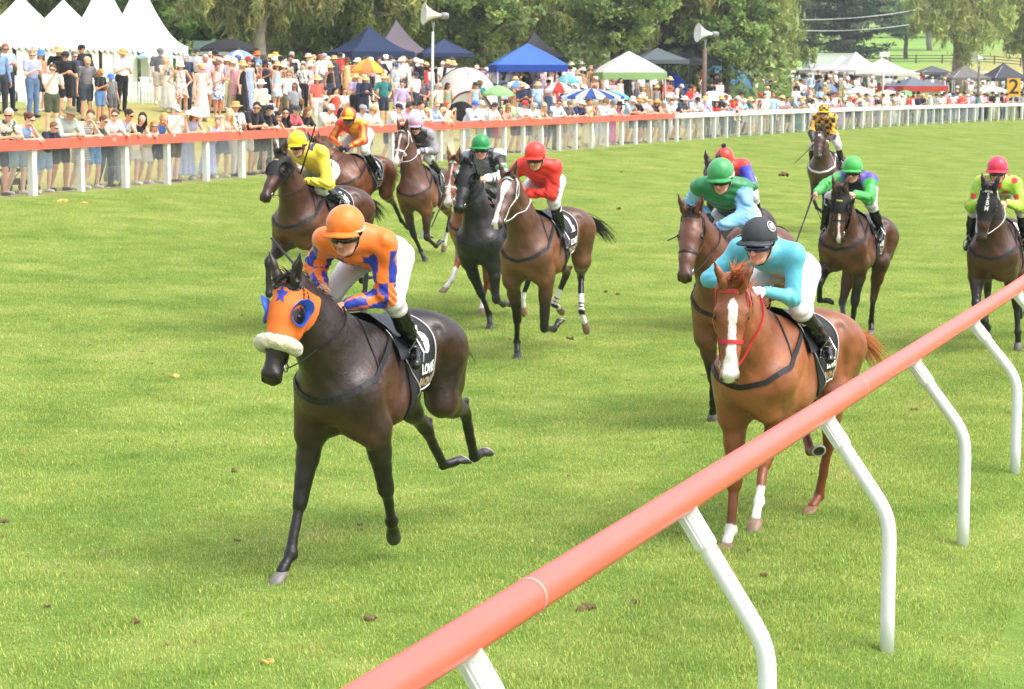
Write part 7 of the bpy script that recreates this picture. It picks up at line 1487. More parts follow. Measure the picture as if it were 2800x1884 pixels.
# ---- the farther spectators: clothes drawn from the colours the photograph shows, a label for each
TOPC = [('white', '#efefed', 7), ('black', '#19191c', 3), ('pale blue', '#aac4e6', 2), ('navy', '#27304a', 2), ('pink', '#eaa9b4', 2), ('cream', '#e9dfc8', 2), ('coral', '#ee6a58', 1), ('grey', '#909398', 2), ('red', '#d63a34', 1), ('sage', '#8fa68c', 1), ('lilac', '#b9a4cc', 1), ('tan', '#b8926a', 1), ('teal', '#2c7a7c', 1)]
BOTC = [('navy', '#2b3346'), ('beige', '#c2b49a'), ('black', '#1c1c1f'), ('white', '#e8e6e2'), ('denim', '#5a7396'), ('olive', '#595c44')]
HATC = [(None, None, None, 7), ('cap', 'white cap', '#ebebe8', 2), ('cap', 'black cap', '#202124', 2), ('straw', 'straw hat', '#d6b57e', 4), ('straw', 'white sun hat', '#ece7da', 2), ('bucket', 'pale bucket hat', '#d9d2bc', 1), ('cap', 'red cap', '#c8332f', 1), ('fedora', 'brown trilby', '#7a5c42', 1), ('cap', 'navy cap', '#27344e', 1)]
HRC = ['#2a1e18', '#5b3c2a', '#d6b67c', '#8a5c3a', '#b8b2aa', '#3a2a22', '#a8683c']
def pick(L_): return rp.choices(L_, [c[-1] for c in L_])[0]
def zone(u):
    for lim, t in ((1990, 'past the wooden pole'), (2090, 'near the perched child'), (2190, 'left of the last horse'), (2330, 'under white gazebos'), (2420, 'by the thin pole'), (2520, 'below the green parasol'), (2640, 'by the red trimmed gazebo'), (2740, 'by the second horn'), (2900, 'near the yellow sign')):
        if u < lim: return t
AUTO = []
def auto(x, y, u, po, where, grp, sit=False):
    sx = rp.choice('mmff' if rp.random() < .93 else 'c'); tn, tc, _ = pick(TOPC); bn_, bc = rp.choice(BOTC); hk, hn, hc_, _ = pick(HATC); h = dict(m=rp.uniform(1.70, 1.88), f=rp.uniform(1.60, 1.74), c=rp.uniform(1.2, 1.5))[sx]
    if sx == 'f' and rp.random() < .5: tp, bt, tn2 = rp.choice(['dress', 'maxi']), None, tn+' dress'
    else: tp, bt = rp.choice(['tee', 'tee', 'long'] if sx != 'f' else ['tee', 'tank']), rp.choice(['shorts', 'trousers'] if sx != 'f' else ['shorts', 'skirt', 'trousers']); tn2 = f'{tn} top, {bn_} {bt}'
    lab = f"{dict(m='man', f='woman', c='child')[sx]} in {tn2}{', '+hn if hn else ''} {where}"
    AUTO.append((lab, u, person(x, y, HF-.45+rp.uniform(-.4, .4), po, sx, h, tp, tc, bt, bc, hk, hc_, rp.choice(HRC), lab, grp, skin=rp.choice(['#e0b298', '#e8bda4', '#d6a284', '#b87c5c']), glass=rp.random() < .4, detail=u < 2300)))
p = PD(*fence_p(1908))
while True:
    x, y = XY(FQ+.40+rp.uniform(0, .15), p); u = CX_+F_*x/y
    if u > 2440: break
    auto(x, y, u, rp.choice(['lean', 'lean2', 'lean3', 'lean', 'stand']), 'at fence '+zone(u), 'spectators at the white rail'); p += rp.uniform(.62, 1.0)
for u0, u1, y0, y1, n, wh in ((560, 1180, 148, 176, 40, 'in the left bank crowd'), (1200, 1880, 178, 200, 20, 'between the loudspeakers'), (1900, 2800, 186, 212, 34, None), (700, 1260, 205, 235, 12, 'on the slope, left of centre'), (1270, 1900, 212, 240, 20, 'on the slope, right of centre')):
    for k in range(n):
        u = u0+(u1-u0)*(k+rp.uniform(.1, .9))/n; x, y = bank_xy(u, rp.uniform(y0, y1)); auto(x, y, u, rp.choice(['stand', 'drink', 'clap', 'hips', 'stand']), wh or 'behind, '+zone(u), G2)
seen = {}
for lab, u, o in AUTO: seen.setdefault(lab, []).append((u, o))
ORD = ['first', 'second', 'third', 'fourth', 'fifth', 'sixth', 'seventh', 'eighth']
for lab, L_ in seen.items():
    if len(L_) > 1:
        for k, (u, o) in enumerate(sorted(L_, key=lambda t: t[0])): o['label'] = ORD[min(k, 7)]+' leftmost '+lab
# child perched on the fence, facing away, with a number on the shirt
x, y = fence_p(2005, FQ+.05); k7 = person(x, y, HF+math.pi*.0-.9, 'chair', 'c', 1.45, 'tee', '#b83428', 'shorts', '#4a86cc', 'cap', '#4b5a44', '#5a4030', 'child in red shirt numbered 7 sitting on the white rail', 'spectators at the white rail', z=gz(x, y)+.68, glass=False)
Vt, Ft = text_mesh('7', .26, .006); obj('number', [(.105, -v[0]*-1, v[1]+.86) for v in Vt], Ft, mat('ink_gold', '#d8a040', .6), k7)
# the tightly packed far rows, too many to tell apart
def far_crowd():
    V = []; Fs = []; C = []; off = 0; rnd = random.Random(8); base = {}
    for po in ('stand', 'clap'):
        for sx in 'mf':
            parts = []
            for me, ci in ((body_t(po, sx)[0], 0), (cloth_t(po, sx, 'tee'), 1), (cloth_t(po, sx, 'trousers'), 2)):
                n = len(me.vertices); v = np.empty(n*3, np.float32); me.vertices.foreach_get('co', v); v = v.reshape(-1, 3); f_ = np.empty(len(me.polygons)*4, np.int32); me.polygons.foreach_get('vertices', f_); parts.append((v, f_.reshape(-1, 4), ci))
            J = joints(po, sx); m = MB(); m.lathe([(.105, .0), (.16, .01), (.11, .04), (.10, .12), (.01, .13)], 8, J['hd']+[0, 0, .01]); f4 = [f for f in m.f if len(f) == 4]; parts.append((np.array(m.v, np.float32), np.array(f4), 3)); base[po, sx] = parts
    for k in range(260):
        q = FQ+rnd.choice([1.1, 1.9, 4.5, 6, 7.5, 9]); p_ = rnd.uniform(66, 182)
        if k > 170: q = FQ+rnd.choice([.42, .55]); p_ = 104+(k-170)*.92+rnd.uniform(-.2, .2)
        x, y = XY(q, p_); a = HF-.4+rnd.uniform(-.6, .6); ca, sa = math.cos(a), math.sin(a); s = rnd.uniform(.93, 1.05); g = gz(x, y)
        cols = [lin(rnd.choice(['#e0b298', '#d6a284'])), lin(pickr(rnd)), lin(rnd.choice(BOTC)[1]), lin(rnd.choice(['#2a1e18', '#d6b57e', '#ebebe8', '#8a5c3a', '#202124']))]
        for v, f_, ci in base[rnd.choice(['stand', 'clap']), rnd.choice('mf')]:
            w_ = np.stack([x+s*(v[:, 0]*ca-v[:, 1]*sa), y+s*(v[:, 0]*sa+v[:, 1]*ca), g+s*v[:, 2]], 1); V.append(w_); Fs.append(f_+off); C.append(np.tile(cols[ci], (len(v), 1))); off += len(v)
    o = obj('crowd', np.concatenate(V), np.concatenate(Fs), vmat('crowd_cloth', .8, 0, 40, .08, 9, .2), None, np.concatenate(C), True); tag(o, 'distant packed rows of spectators behind the white rail', None, None, 'stuff')
def pickr(rnd): return rnd.choices([c[1] for c in TOPC], [c[2] for c in TOPC])[0]
far_crowd()

# ================================================================== tents, parasols, poles, cars
def CANVAS(col):
    nm = 'tent_cloth_'+col.strip('#')
    if nm in MATS: return MATS[nm]
    m = mat(nm, col, .8, bump=.4, bscale=5, var=.07, vscale=1.5); nt = m.node_tree; b = nt.nodes['Principled BSDF']; t = nt.nodes.new('ShaderNodeBsdfTranslucent'); t.inputs[0].default_value = (*lin(col), 1)
    ms = nt.nodes.new('ShaderNodeMixShader'); ms.inputs[0].default_value = .5; nt.links.new(b.outputs[0], ms.inputs[1]); nt.links.new(t.outputs[0], ms.inputs[2]); nt.links.new(ms.outputs[0], nt.nodes['Material Output'].inputs[0]); return m
def at(u, q):
    return fence_p(u, q)
def spot(u, s):
    p_ = P(u, 240, s); x, y = float(p_[0]), float(p_[1])
    return (x, y) if QD(x, y) > FQ+3.4 else at(u, FQ+3.4)
def roofmesh(w, d, ze, zp, n=12, sag=.35, crest=0., hang=.28, scallop=0, th=.02):
    """four sided canopy whose faces sweep up to a point"""
    V = []; Fs = []; rings = []
    for i in range(n+1):
        t = i/n; r = 1-t; z = ze+(zp-ze)*(t**(1+sag) if sag >= 0 else t**(1+sag)); ring = []
        m_ = 24
        for k in range(m_):
            s_ = k/m_*4; e = int(s_) % 4; f = s_-int(s_); c = [(-1, -1), (1, -1), (1, 1), (-1, 1)]; a, b = c[e], c[(e+1) % 4]
            x, y = a[0]+(b[0]-a[0])*f, a[1]+(b[1]-a[1])*f; dip = (4*f*(1-f))*.06*r*(1-r)*4*(-1)
            ring.append(len(V)); V.append((x*r*w/2+(1e-4*k), y*r*d/2, z+dip))
        rings.append(ring)
    for i in range(n):
        A, B = rings[i], rings[i+1]; m_ = len(A)
        for k in range(m_): Fs.append((A[k], A[(k+1) % m_], B[(k+1) % m_], B[k]))
    # valance
    A = rings[0]; nn = 96*(3 if scallop else 1); base = len(V); c = [(-1, -1), (1, -1), (1, 1), (-1, 1)]
    for k in range(nn):
        s_ = k/nn*4; e = int(s_) % 4; f = s_-int(s_); a, b = c[e], c[(e+1) % 4]; x, y = a[0]+(b[0]-a[0])*f, a[1]+(b[1]-a[1])*f
        h = hang*(1+(.5*abs(math.sin(f*math.pi*scallop)) if scallop else 0)); V.append((x*w/2*1.003, y*d/2*1.003, ze)); V.append((x*w/2*1.003, y*d/2*1.003, ze-h))
    for k in range(nn): a = base+2*k; b = base+2*((k+1) % nn); Fs.append((a, a+1, b+1, b))
    return V, Fs
def gazebo(u, s, w, hp_, col, label, rz=.3, legs='#c9cbce', hang=.3, sag=.25, he=2.1, group='pop up gazebos along the bank', vcol=None, d=None, open_=True):
    x, y = spot(u, s); g = gz(x, y); root = empty('gazebo', (x, y, g), rz); tag(root, label, 'gazebo', group); d = d or w
    V, Fs = roofmesh(w, d, he, hp_, sag=sag, hang=0.0 if vcol else hang)
    r = obj('canopy', V, Fs, CANVAS(col), root, None, False); md = r.modifiers.new('t', 'SOLIDIFY'); md.thickness = .02
    if vcol:
        m = MB()
        for (cx, cy, sx, sy) in ((0, -d/2, w, .02), (0, d/2, w, .02), (-w/2, 0, .02, d), (w/2, 0, .02, d)): m.box((cx, cy, he-hang/2), (sx+.02, sy+.02, hang))
        m.build('valance', CANVAS(vcol), root)
    for a in (-1, 1):
        for b in (-1, 1):
            m = MB(); m.box((a*(w/2-.04), b*(d/2-.04), he/2), (.045, .045, he)); m.build('leg', mat('pole_'+legs.strip('#'), legs, .4), root)
    m = MB()
    for a in (-1, 1): m.tube([(a*w/2*.97, -d/2*.97, he-.12), (a*w/2*.97, d/2*.97, he-.12)], .014, 5); m.tube([(-w/2*.97, a*d/2*.97, he-.12), (w/2*.97, a*d/2*.97, he-.12)], .014, 5); m.tube([(a*w/2*.95, a*d/2*.95, he), (0, 0, hp_-.1)], .014, 5)
    m.build('truss', mat('pole_'+legs.strip('#'), legs, .4), root); return root
def parasol(u, s, r_, ztop, cols, label, drop=.35, tilt=0., n=8, pole=True, q=None, zc=None):
    x, y = spot(u, s) if q is None else at(u, q); g = gz(x, y); root = empty('parasol', (x, y, g), .4); tag(root, label, 'umbrella', 'parasols among the spectators')
    mats = [CANVAS(c) for c in cols]; m = MB(); R = np.array(Matrix.Rotation(tilt, 3, 'X'))
    N = n*4
    V = []
    for i in range(6):
        t = i/5
        for k in range(N):
            a = 2*math.pi*k/N; sc = 1-.06*abs(math.sin(a*n/2))*t; V.append((r_*t*sc*math.cos(a)+1e-4*k, r_*t*sc*math.sin(a), -drop*t**1.7))
    for k in range(N): a = 2*math.pi*k/N; V.append((r_*math.cos(a)*.99, r_*math.sin(a)*.99, -drop-.07-.03*abs(math.sin(a*n/2))))
    V = np.array(V)@R.T+[0, 0, ztop]; m.v = V.tolist(); m.c = [(1, 1, 1)]*len(V)
    for i in range(6):
        for k in range(N): m.f.append((i*N+k, (i+1)*N+k, (i+1)*N+(k+1) % N, i*N+(k+1) % N)); m.mi.append((k//4) % len(mats))
    c = m.build('canopy', mats, root); md = c.modifiers.new('t', 'SOLIDIFY'); md.thickness = .006
    m = MB(); m.tube([(0, 0, 0), np.array([0, 0, ztop-.02])], .016, 6); m.build('pole', mat('pole_grey', '#8a8c90', .4), root)
    m = MB()
    for k in range(n): a = 2*math.pi*k/n; e = np.array([math.cos(a)*r_*.97, math.sin(a)*r_*.97, -drop])@R.T+[0, 0, ztop-.012]; m.tube([(0, 0, ztop-.03), e], .005, 4)
    m.build('ribs', mat('pole_grey', '#8a8c90', .4), root); m = MB(); m.lathe([(.012, 0), (.02, .02), (.012, .06), (.001, .07)], 8, (0, 0, ztop)); m.build('finial', mat('pole_grey', '#8a8c90', .4), root)
# ---- marquees
def marquee(D, zp, label, near):
    x0, y0 = -19+.354*D, 76+.935*D; w = 2.93; c = (x0+.354*w/2-.935*w/2, y0+.935*w/2+.354*w/2); g = 2.46
    root = empty('marquee', (c[0], c[1], g), math.atan2(.935, .354)); tag(root, label, 'marquee', 'white pagoda marquees'); wht = mat('pvc_white', '#eeeeec', .5, bump=.15, bscale=3, var=.04, vscale=1.)
    V, Fs = roofmesh(w, w, 2.32, zp, n=16, sag=.75 if zp > 4.3 else .25, hang=.24, scallop=7); r = obj('roof', V, Fs, wht, root); md = r.modifiers.new('t', 'SOLIDIFY'); md.thickness = .02
    for a in (-1, 1):
        for b in (-1, 1): m = MB(); m.box((a*(w/2-.05), b*(w/2-.05), 1.12), (.07, .07, 2.24)); m.build('leg', mat('pole_white', '#d8d9da', .4), root)
    # hanging side curtains with soft folds; local -y faces the track
    cur = mat('curtain', '#dcd8cc', .8, bump=.3, bscale=4)
    def curtain(ax, sgn, u0, u1, arch=None):
        V = []; n = 26; m_ = 8
        for i in range(n+1):
            t = u0+(u1-u0)*i/n
            top = 2.2
            for j in range(m_+1):
                z = top*j/m_; o_ = sgn*(w/2-.09)+.035*math.sin(t*21)*(1-j/m_*.6); V.append((t, o_, z) if ax == 'y' else (o_, t, z))
        obj('curtain', V, [(i*(m_+1)+j, (i+1)*(m_+1)+j, (i+1)*(m_+1)+j+1, i*(m_+1)+j+1) for i in range(n) for j in range(m_)], cur, root).modifiers.new('t', 'SOLIDIFY').thickness = .01
    curtain('y', 1, -w/2+.1, w/2-.1); curtain('y', -1, -w/2+.1, w*.12); curtain('y', -1, w*.2, w/2-.1)
    if near: curtain('x', -1, -w/2+.1, w/2-.1)
for k, (D, zp, lab) in enumerate(((2.46, 4.1, 'leftmost white marquee with scalloped edge'), (5.4, 4.05, 'second white marquee from the left with a low rounded peak'), (8.35, 5.2, 'third white marquee from the left with a tall pointed peak'), (11.25, 5.25, 'rightmost white marquee with sweeping pointed roof'))): marquee(D, zp, lab, k == 0)
marquee(-.55, 4.1, 'white marquee cut by the left edge of the picture', True)
gazebo(1010, 62, 3.0, 3.25, '#34476e', 'navy gazebo with a tall peak behind the yellow parasol', .5, '#2a2c30', .32, .5)
gazebo(1085, 59, 3.0, 3.65, '#8d828c', 'taupe grey gazebo right of the navy one', .2, '#2a2c30', .28, .6)
gazebo(1215, 60, 2.3, 2.75, '#43537c', 'small navy gazebo behind the cream shelter', .2, '#2a2c30', .2, .1)
gazebo(1443, 66, 2.9, 3.0, '#5c8ce0', 'bright blue gazebo on white legs', .12, '#e3e4e6', .28, -.1, vcol='#3b66c8')
gazebo(1461, 52, 3.0, 3.45, '#6c6e76', 'grey gazebo tip showing behind the blue gazebo', .2, '#2a2c30', .2, .5)
gazebo(1718, 58, 3.0, 2.85, '#f0f0ee', 'white gazebo with pale green trim', .15, '#d9dadc', .34, -.1, he=1.85, vcol='#b6d69a')
gazebo(1797, 52, 2.7, 2.75, '#7d8890', 'slate grey gazebo right of the green trimmed one', .2, '#3a3c40', .2, .1)
gazebo(1840, 50, 2.7, 2.75, '#78838b', 'second slate grey gazebo, left of the charcoal one', .2, '#3a3c40', .2, .1)
gazebo(1892, 50, 2.6, 3.1, '#55565c', 'charcoal gazebo with pointed peak behind the blue shelter', .3, '#2a2c30', .22, .4)
gazebo(2256, 42, 3.0, 2.15, '#d8d3dc', 'pale lilac flat gazebo with black legs', .2, '#1f2022', .14, .1, he=1.75)
gazebo(2338, 41, 3.4, 3.05, '#efefef', 'tall white gazebo in the group at the right', .3, '#d9dadc', .25, .5, he=1.8)
gazebo(2300, 36, 3.4, 2.9, '#e8eaec', 'white gazebo behind the tall white one', .1, '#d9dadc', .25, .4, he=1.9)
gazebo(2410, 40, 3.7, 2.75, '#f1efee', 'white gazebo with red corner flap', .3, '#d9dadc', .2, .45, he=1.7, vcol='#e8e4e2')
gazebo(2495, 42, 3.3, 2.15, '#8b96a4', 'grey gazebo with bright red valance', .35, '#d9dadc', .34, .1, he=1.6, vcol='#e4553c')
gazebo(2548, 36, 2.6, 2.2, '#777b82', 'small grey gazebo right of the red trimmed one', .2, '#d9dadc', .2, .3, he=1.7)
gazebo(2636, 37, 3.0, 2.55, '#94928c', 'stone grey gazebo with a black tip', .15, '#c9cbce', .16, .25, he=1.6)
gazebo(2742, 36, 3.4, 2.95, '#5c5e6a', 'dark grey gazebo at the right edge', .3, '#d9dadc', .25, .5, he=1.8)
gazebo(2706, 40, 2.0, 2.1, '#ecebe8', 'low white canopy before the dark grey gazebo', .3, '#d9dadc', .1, .2, he=1.65)
parasol(628, 67, 1.25, 2.42+.1, ['#3e3d42'], 'large charcoal market parasol left of the forked tree', .42)
parasol(1006, 76, .62, 1.95, ['#f4cf5c', '#f6a860'], 'yellow and orange parasol before the navy gazebo', .42)
parasol(655, 73, .70, 1.95, ['#a9bfe2', '#d9dfe6'], 'pale blue and white parasol behind the crowd', .35)
parasol(1362, 74, .62, 1.75, ['#b4e0a4'], 'light green parasol left under the blue gazebo', .3)
parasol(1385, 78, .62, 1.25, ['#c4e4b4'], 'second light green parasol, lower than the first', .3)
parasol(1412, 70, .55, 1.75, ['#f0f0ee', '#8fb0d8'], 'white parasol with blue stripes under the blue gazebo', .22)
parasol(1527, 68, .62, 1.85, ['#efefef', '#e0524c'], 'red and white parasol right of the blue gazebo', .35)
parasol(1550, 64, .55, 1.85, ['#86cfd8'], 'turquoise parasol right of the red and white one', .3)
parasol(1672, 66, .80, 1.72, ['#8fd2d8'], 'aqua parasol before the green trimmed gazebo', .3)
parasol(1268, 82, .55, 1.35, ['#1c1c1f'], 'black parasol before the cream shelter', .35, .5)
parasol(1617, 88, 1.28, 1.98, ['#e4e9f4', '#4668b8'], 'low parasol patterned in blue and white behind the fence', .30, n=20, q=FQ+2.2)
parasol(1950, 80, 1.05, 1.85, ['#eff0f2'], 'white low parasol before the pale blue shelter', .35, q=FQ+2.4)
parasol(430, 66, .85, 2.05, ['#c9dcee', '#e6ebf0'], 'pale blue striped parasol before the rightmost marquee', .25)
parasol(2349, 46, .85, 2.0, ['#f2f4f4'], 'white parasol in front of the white gazebos', .4, q=FQ+3)
parasol(2425, 46, .90, 1.8, ['#f2e3cc'], 'cream parasol left of the green one', .35, q=FQ+3)
parasol(2475, 45, .95, 1.70, ['#8cd08a', '#a4dca0'], 'green parasol before the red trimmed gazebo', .45)
parasol(2265, 45, .6, 1.45, ['#8aa2d8'], 'blue grey parasol under the lilac gazebo', .5)
parasol(2598, 42, .6, 1.55, ['#4666c8', '#3a55b0'], 'royal blue parasol left of the stone grey gazebo', .35)
parasol(2654, 44, .55, 1.35, ['#3fa4e0'], 'cyan blue parasol below the stone grey gazebo', .3)
parasol(2435, 43, .45, 1.5, ['#5a6cc4', '#e0524c'], 'small red and blue parasol left of the green one', .35)
# ---- beach shelters
def shelter(u, s, w, h_, col, trim, label, rz=.2):
    x, y = spot(u, s); root = empty('beach_shelter', (x, y, gz(x, y)), rz); tag(root, label, 'shelter', 'domed beach shelters'); m = MB(); n = 14; V = []
    for i in range(n+1):
        a = math.pi*i/n
        for j in range(n+1):
            b = j/n; k = 1-.35*b*b; lift = math.sin(a)**.75*(1-.45*b*b); V.append((-math.cos(a)*w/2*k, (b-.4)*w*.7+.25*w*math.cos(a)**2*(b-.35), h_*lift))
    keepf = [(i*(n+1)+j, (i+1)*(n+1)+j, (i+1)*(n+1)+j+1, i*(n+1)+j+1) for i in range(n) for j in range(n) if not (j < 4 and 2 <= i < 12 and False)]
    o = obj('canopy', V, keepf, CANVAS(col), root, None, True); md = o.modifiers.new('t', 'SOLIDIFY'); md.thickness = .012
    for j, nm_ in ((0, 'front'), (n, 'rear')): m = MB(); m.tube([V[i*(n+1)+j] for i in range(n+1)], .035, 6); m.build('arch', CANVAS(trim), o)
    for sg in (1, -1): m = MB(); m.tube([V[(2 if sg > 0 else n-2)*(n+1)], V[(n//2)*(n+1)+n//2], V[(n-2 if sg > 0 else 2)*(n+1)+n]], .018, 5); m.build('rib', CANVAS(trim), o)
    m = MB(); V2 = [V[i*(n+1)+n] for i in range(n+1)]; m.add(V2+[(v[0], v[1], 0) for v in V2], [(i, i+1, n+2+i, n+1+i) for i in range(n)]); m.build('rear_wall', CANVAS(col), root)
shelter(1278, 72, 2.6, 2.05, '#e4e0d8', '#7a3a44', 'cream domed shelter with maroon piping', math.pi+.1)
shelter(1938, 48, 4.3, 2.0, '#c4e4f8', '#3f72aa', 'pale blue domed shelter with dark blue arches')
shelter(1975, 44, 3.4, 2.25, '#86c0f0', '#5c9cd4', 'mid blue shelter roof behind the pale blue one', math.pi)
shelter(1800, 52, 2.6, 1.55, '#3b78dc', '#2c5cb8', 'royal blue low shelter under the slate grey gazebos')
# ---- loudspeakers
def horn(root, c, d, size, col):
    R = frame(d, (0, 0, 1)); m = MB(); prof = [(.05, -.32), (.07, -.20), (.13, -.02), (.22, .14), (.33, .26), (.355, .28), (.345, .285), (.21, .15), (.12, 0), (.05, -.1)]
    m.lathe([(a*size, b*size) for a, b in prof], 28, c, R); b = m.build('horn', mat('horn_'+col.strip('#'), col, .5, var=.05), root, smooth=True)
    m = MB(); m.lathe([(.02, -.55*size), (.10*size, -.54*size), (.115*size, -.44*size), (.10*size, -.31*size), (.04, -.30*size)], 14, c, R); m.build('driver', mat('driver_grey', '#8d8f90', .5), b, smooth=True)
def pole_at(u, q, ytop, col, r_, label, head, hcol='#d9d6cc', size=1.0, lean=0.):
    x, y = at(u, q); g = gz(x, y); s = F_/y; zt = CAMZ+(240-ytop)/s; root = empty('loudspeaker_pole', (x, y, g)); tag(root, label, 'pole', 'poles along the bank'); m = MB(); H = zt-g
    m.tube([(0, 0, -.1), (lean*.5, 0, H*.5), (lean, 0, H)], [r_*1.15, r_, r_*.9], 12); m.build('pole', mat('polecol_'+col.strip('#'), col, .7, bump=.4 if col[1] == '6' else 0, bscale=20, var=.15), root, smooth=True)
    if head == 'horn':
        m = MB(); m.tube([(lean, 0, H-.06), (lean+.04, 0, H+.32*size)], .03, 8); m.tube([(lean+.02, 0, H+.05), (lean-.05*size, 0, H+.40*size)], .015, 6); m.build('bracket', mat('driver_grey', '#8d8f90', .5), root)
        horn(root, (lean-.02, 0, H+.55*size), (-.93, -.30, .08), size, hcol)
        m = MB(); m.tube([(lean+.45*size, .02, H+.55*size), (lean+.42, 0, H+.1), (lean+.1, 0, H-.6)], .006, 4); m.build('cable', mat('cable_black', '#1c1c1e', .6), root)
    else:
        m = MB(); m.box((lean, 0, H+.12), (.55, .22, .26)); m.build('camera_box', mat('box_white', '#e6e6e4', .5), root); m = MB(); m.box((lean, 0, H-.03), (.2, .1, .1)); m.build('bracket', mat('driver_grey', '#8d8f90', .5), root)
pole_at(1180, FQ+4.4, 90, '#cfd2d0', .048, 'white metal pole with a large cream horn loudspeaker', 'horn', size=1.05, lean=.06)
pole_at(1922, FQ+.9, 134, '#6a564a', .105, 'weathered wooden pole with a white horn loudspeaker', 'horn', '#ececea', size=1.15, lean=.05)
pole_at(2409, FQ+1.0, 156, '#c9cac6', .05, 'thin white pole carrying a small white box', 'box', lean=.12)
pole_at(2672, FQ+1.0, 182, '#6a6258', .09, 'grey wooden pole with a small horn loudspeaker at the right', 'horn', '#e6e2d6', size=.95, lean=.05)
# ---- the number sign
def sign():
    x, y = at(2770, FQ+.2); s = F_/y; g = gz(x, y); root = empty('furlong_sign', (x, y, g), -.10); tag(root, 'yellow panel on a white post with a black number 2', 'sign'); zt = CAMZ+(240-214)/s-g; zb = CAMZ+(240-264)/s-g; w = 36/s
    m = MB(); m.box((0, 0, (zt+zb)/2), (w, .04, zt-zb)); m.build('panel', mat('sign_yellow', '#eeb118', .5, var=.05), root)
    m = MB(); m.box((0, .05, zb/2+.1), (.09, .06, zb+.5)); m.build('post', mat('board_white', '#e2e1dd', .7), root)
    Vt, Ft = text_mesh('2', (zt-zb)*1.12, .014*s/36); obj('number', [(v[0]*1.05, -.0235, v[1]+(zt+zb)/2) for v in Vt], Ft, mat('ink_black', '#0d0d0e', .6), root)
sign()
# ---- distant rail fences
def railfence(u0, u1, s0, s1, h_, n, col, label, step):
    a = np.array(spot(u0, s0)); b = np.array(spot(u1, s1)); L_ = np.linalg.norm(b-a); k = int(L_/step); root = empty('rail_fence', (a[0], a[1], gz(*a))); tag(root, label, 'fence'); O = np.array([a[0], a[1], gz(*a)]); mt = mat('paint_'+col.strip('#'), col, .7, var=.06); Q = [a+(b-a)*i/k for i in range(k+1)]; W = [np.array([q_[0], q_[1], gz(*q_)])-O for q_ in Q]
    for w_ in W: m = MB(); m.box(w_+[0, 0, h_/2], (.14, .14, h_+.1)); m.build('post', mt, root)
    for j in range(n): m = MB(); z = h_*(1-j/n)-.08; m.tube([w_+[0, -.08, z] for w_ in W], .075, 4); m.build('rail', mt, root)
railfence(1560, 2225, 30, 28, 1.35, 4, '#e6e7e6', 'white four rail fence behind the tents, left run', 3.6)
railfence(2390, 2860, 29, 27, 1.3, 3, '#e6e7e6', 'white rail fence below the big drooping tree', 3.6)
railfence(2360, 2860, 21, 21, 1.1, 3, '#4a3c33', 'dark brown rail fence at the foot of the grass hill', 3.0)
# ---- picket fence and chairs in front of the marquees
def picket(u0, u1, s, label):
    a = np.array(spot(u0, s)); b = np.array(spot(u1, s)); root = empty('picket_fence', (a[0], a[1], gz(*a))); tag(root, label, 'fence'); O = np.array([a[0], a[1], gz(*a)]); n = int(np.linalg.norm(b-a)/.11); m = MB()
    for i in range(n+1): q_ = a+(b-a)*i/n; m.box(np.array([q_[0], q_[1], gz(*q_)+.38])-O, (.05, .02, .76))
    tag(m.build('pickets', mat('plastic_white', '#ececec', .5), root), None, None, None, 'stuff'); 
    for z in (.2, .6): m = MB(); m.tube([np.array([q_[0], q_[1]+.02, gz(*q_)+z])-O for q_ in (a, b)], .02, 4); m.build('rail', mat('plastic_white', '#ececec', .5), root)
picket(335, 425, 76, 'white picket fence left of the man in the grey cap'); picket(470, 560, 74, 'white picket fence before the rightmost marquee')
def garden_chair(u, s, rz, label):
    x, y = spot(u, s); root = empty('garden_chair', (x, y, gz(x, y)), rz); tag(root, label, 'chair', 'white plastic garden chairs'); w_ = mat('plastic_white', '#ececec', .5)
    for a in (-1, 1):
        for b in (-1, 1): m = MB(); m.tube([(a*.2, b*.22, .42), (a*.25, b*.25, 0)], .02, 5); m.build('leg', w_, root)
    m = MB(); m.box((0, 0, .43), (.44, .46, .025)); m.build('seat', w_, root); m = MB()
    for k in range(6): m.box((-.24, -.19+k*.076, .66), (.02, .045, .42))
    m.box((-.245, 0, .88), (.03, .48, .06)); m.tube([(-.22, -.25, .66), (.2, -.25, .64), (.2, -.25, .42)], .018, 5); m.tube([(-.22, .25, .66), (.2, .25, .64), (.2, .25, .42)], .018, 5); m.build('backrest', w_, root)
garden_chair(252, 84, -.6, 'white plastic chair left of the ginger haired girl'); garden_chair(405, 80, -1.2, 'white plastic chair before the rightmost marquee'); garden_chair(70, 90, -.5, 'white plastic chair behind the lilac shirted man')
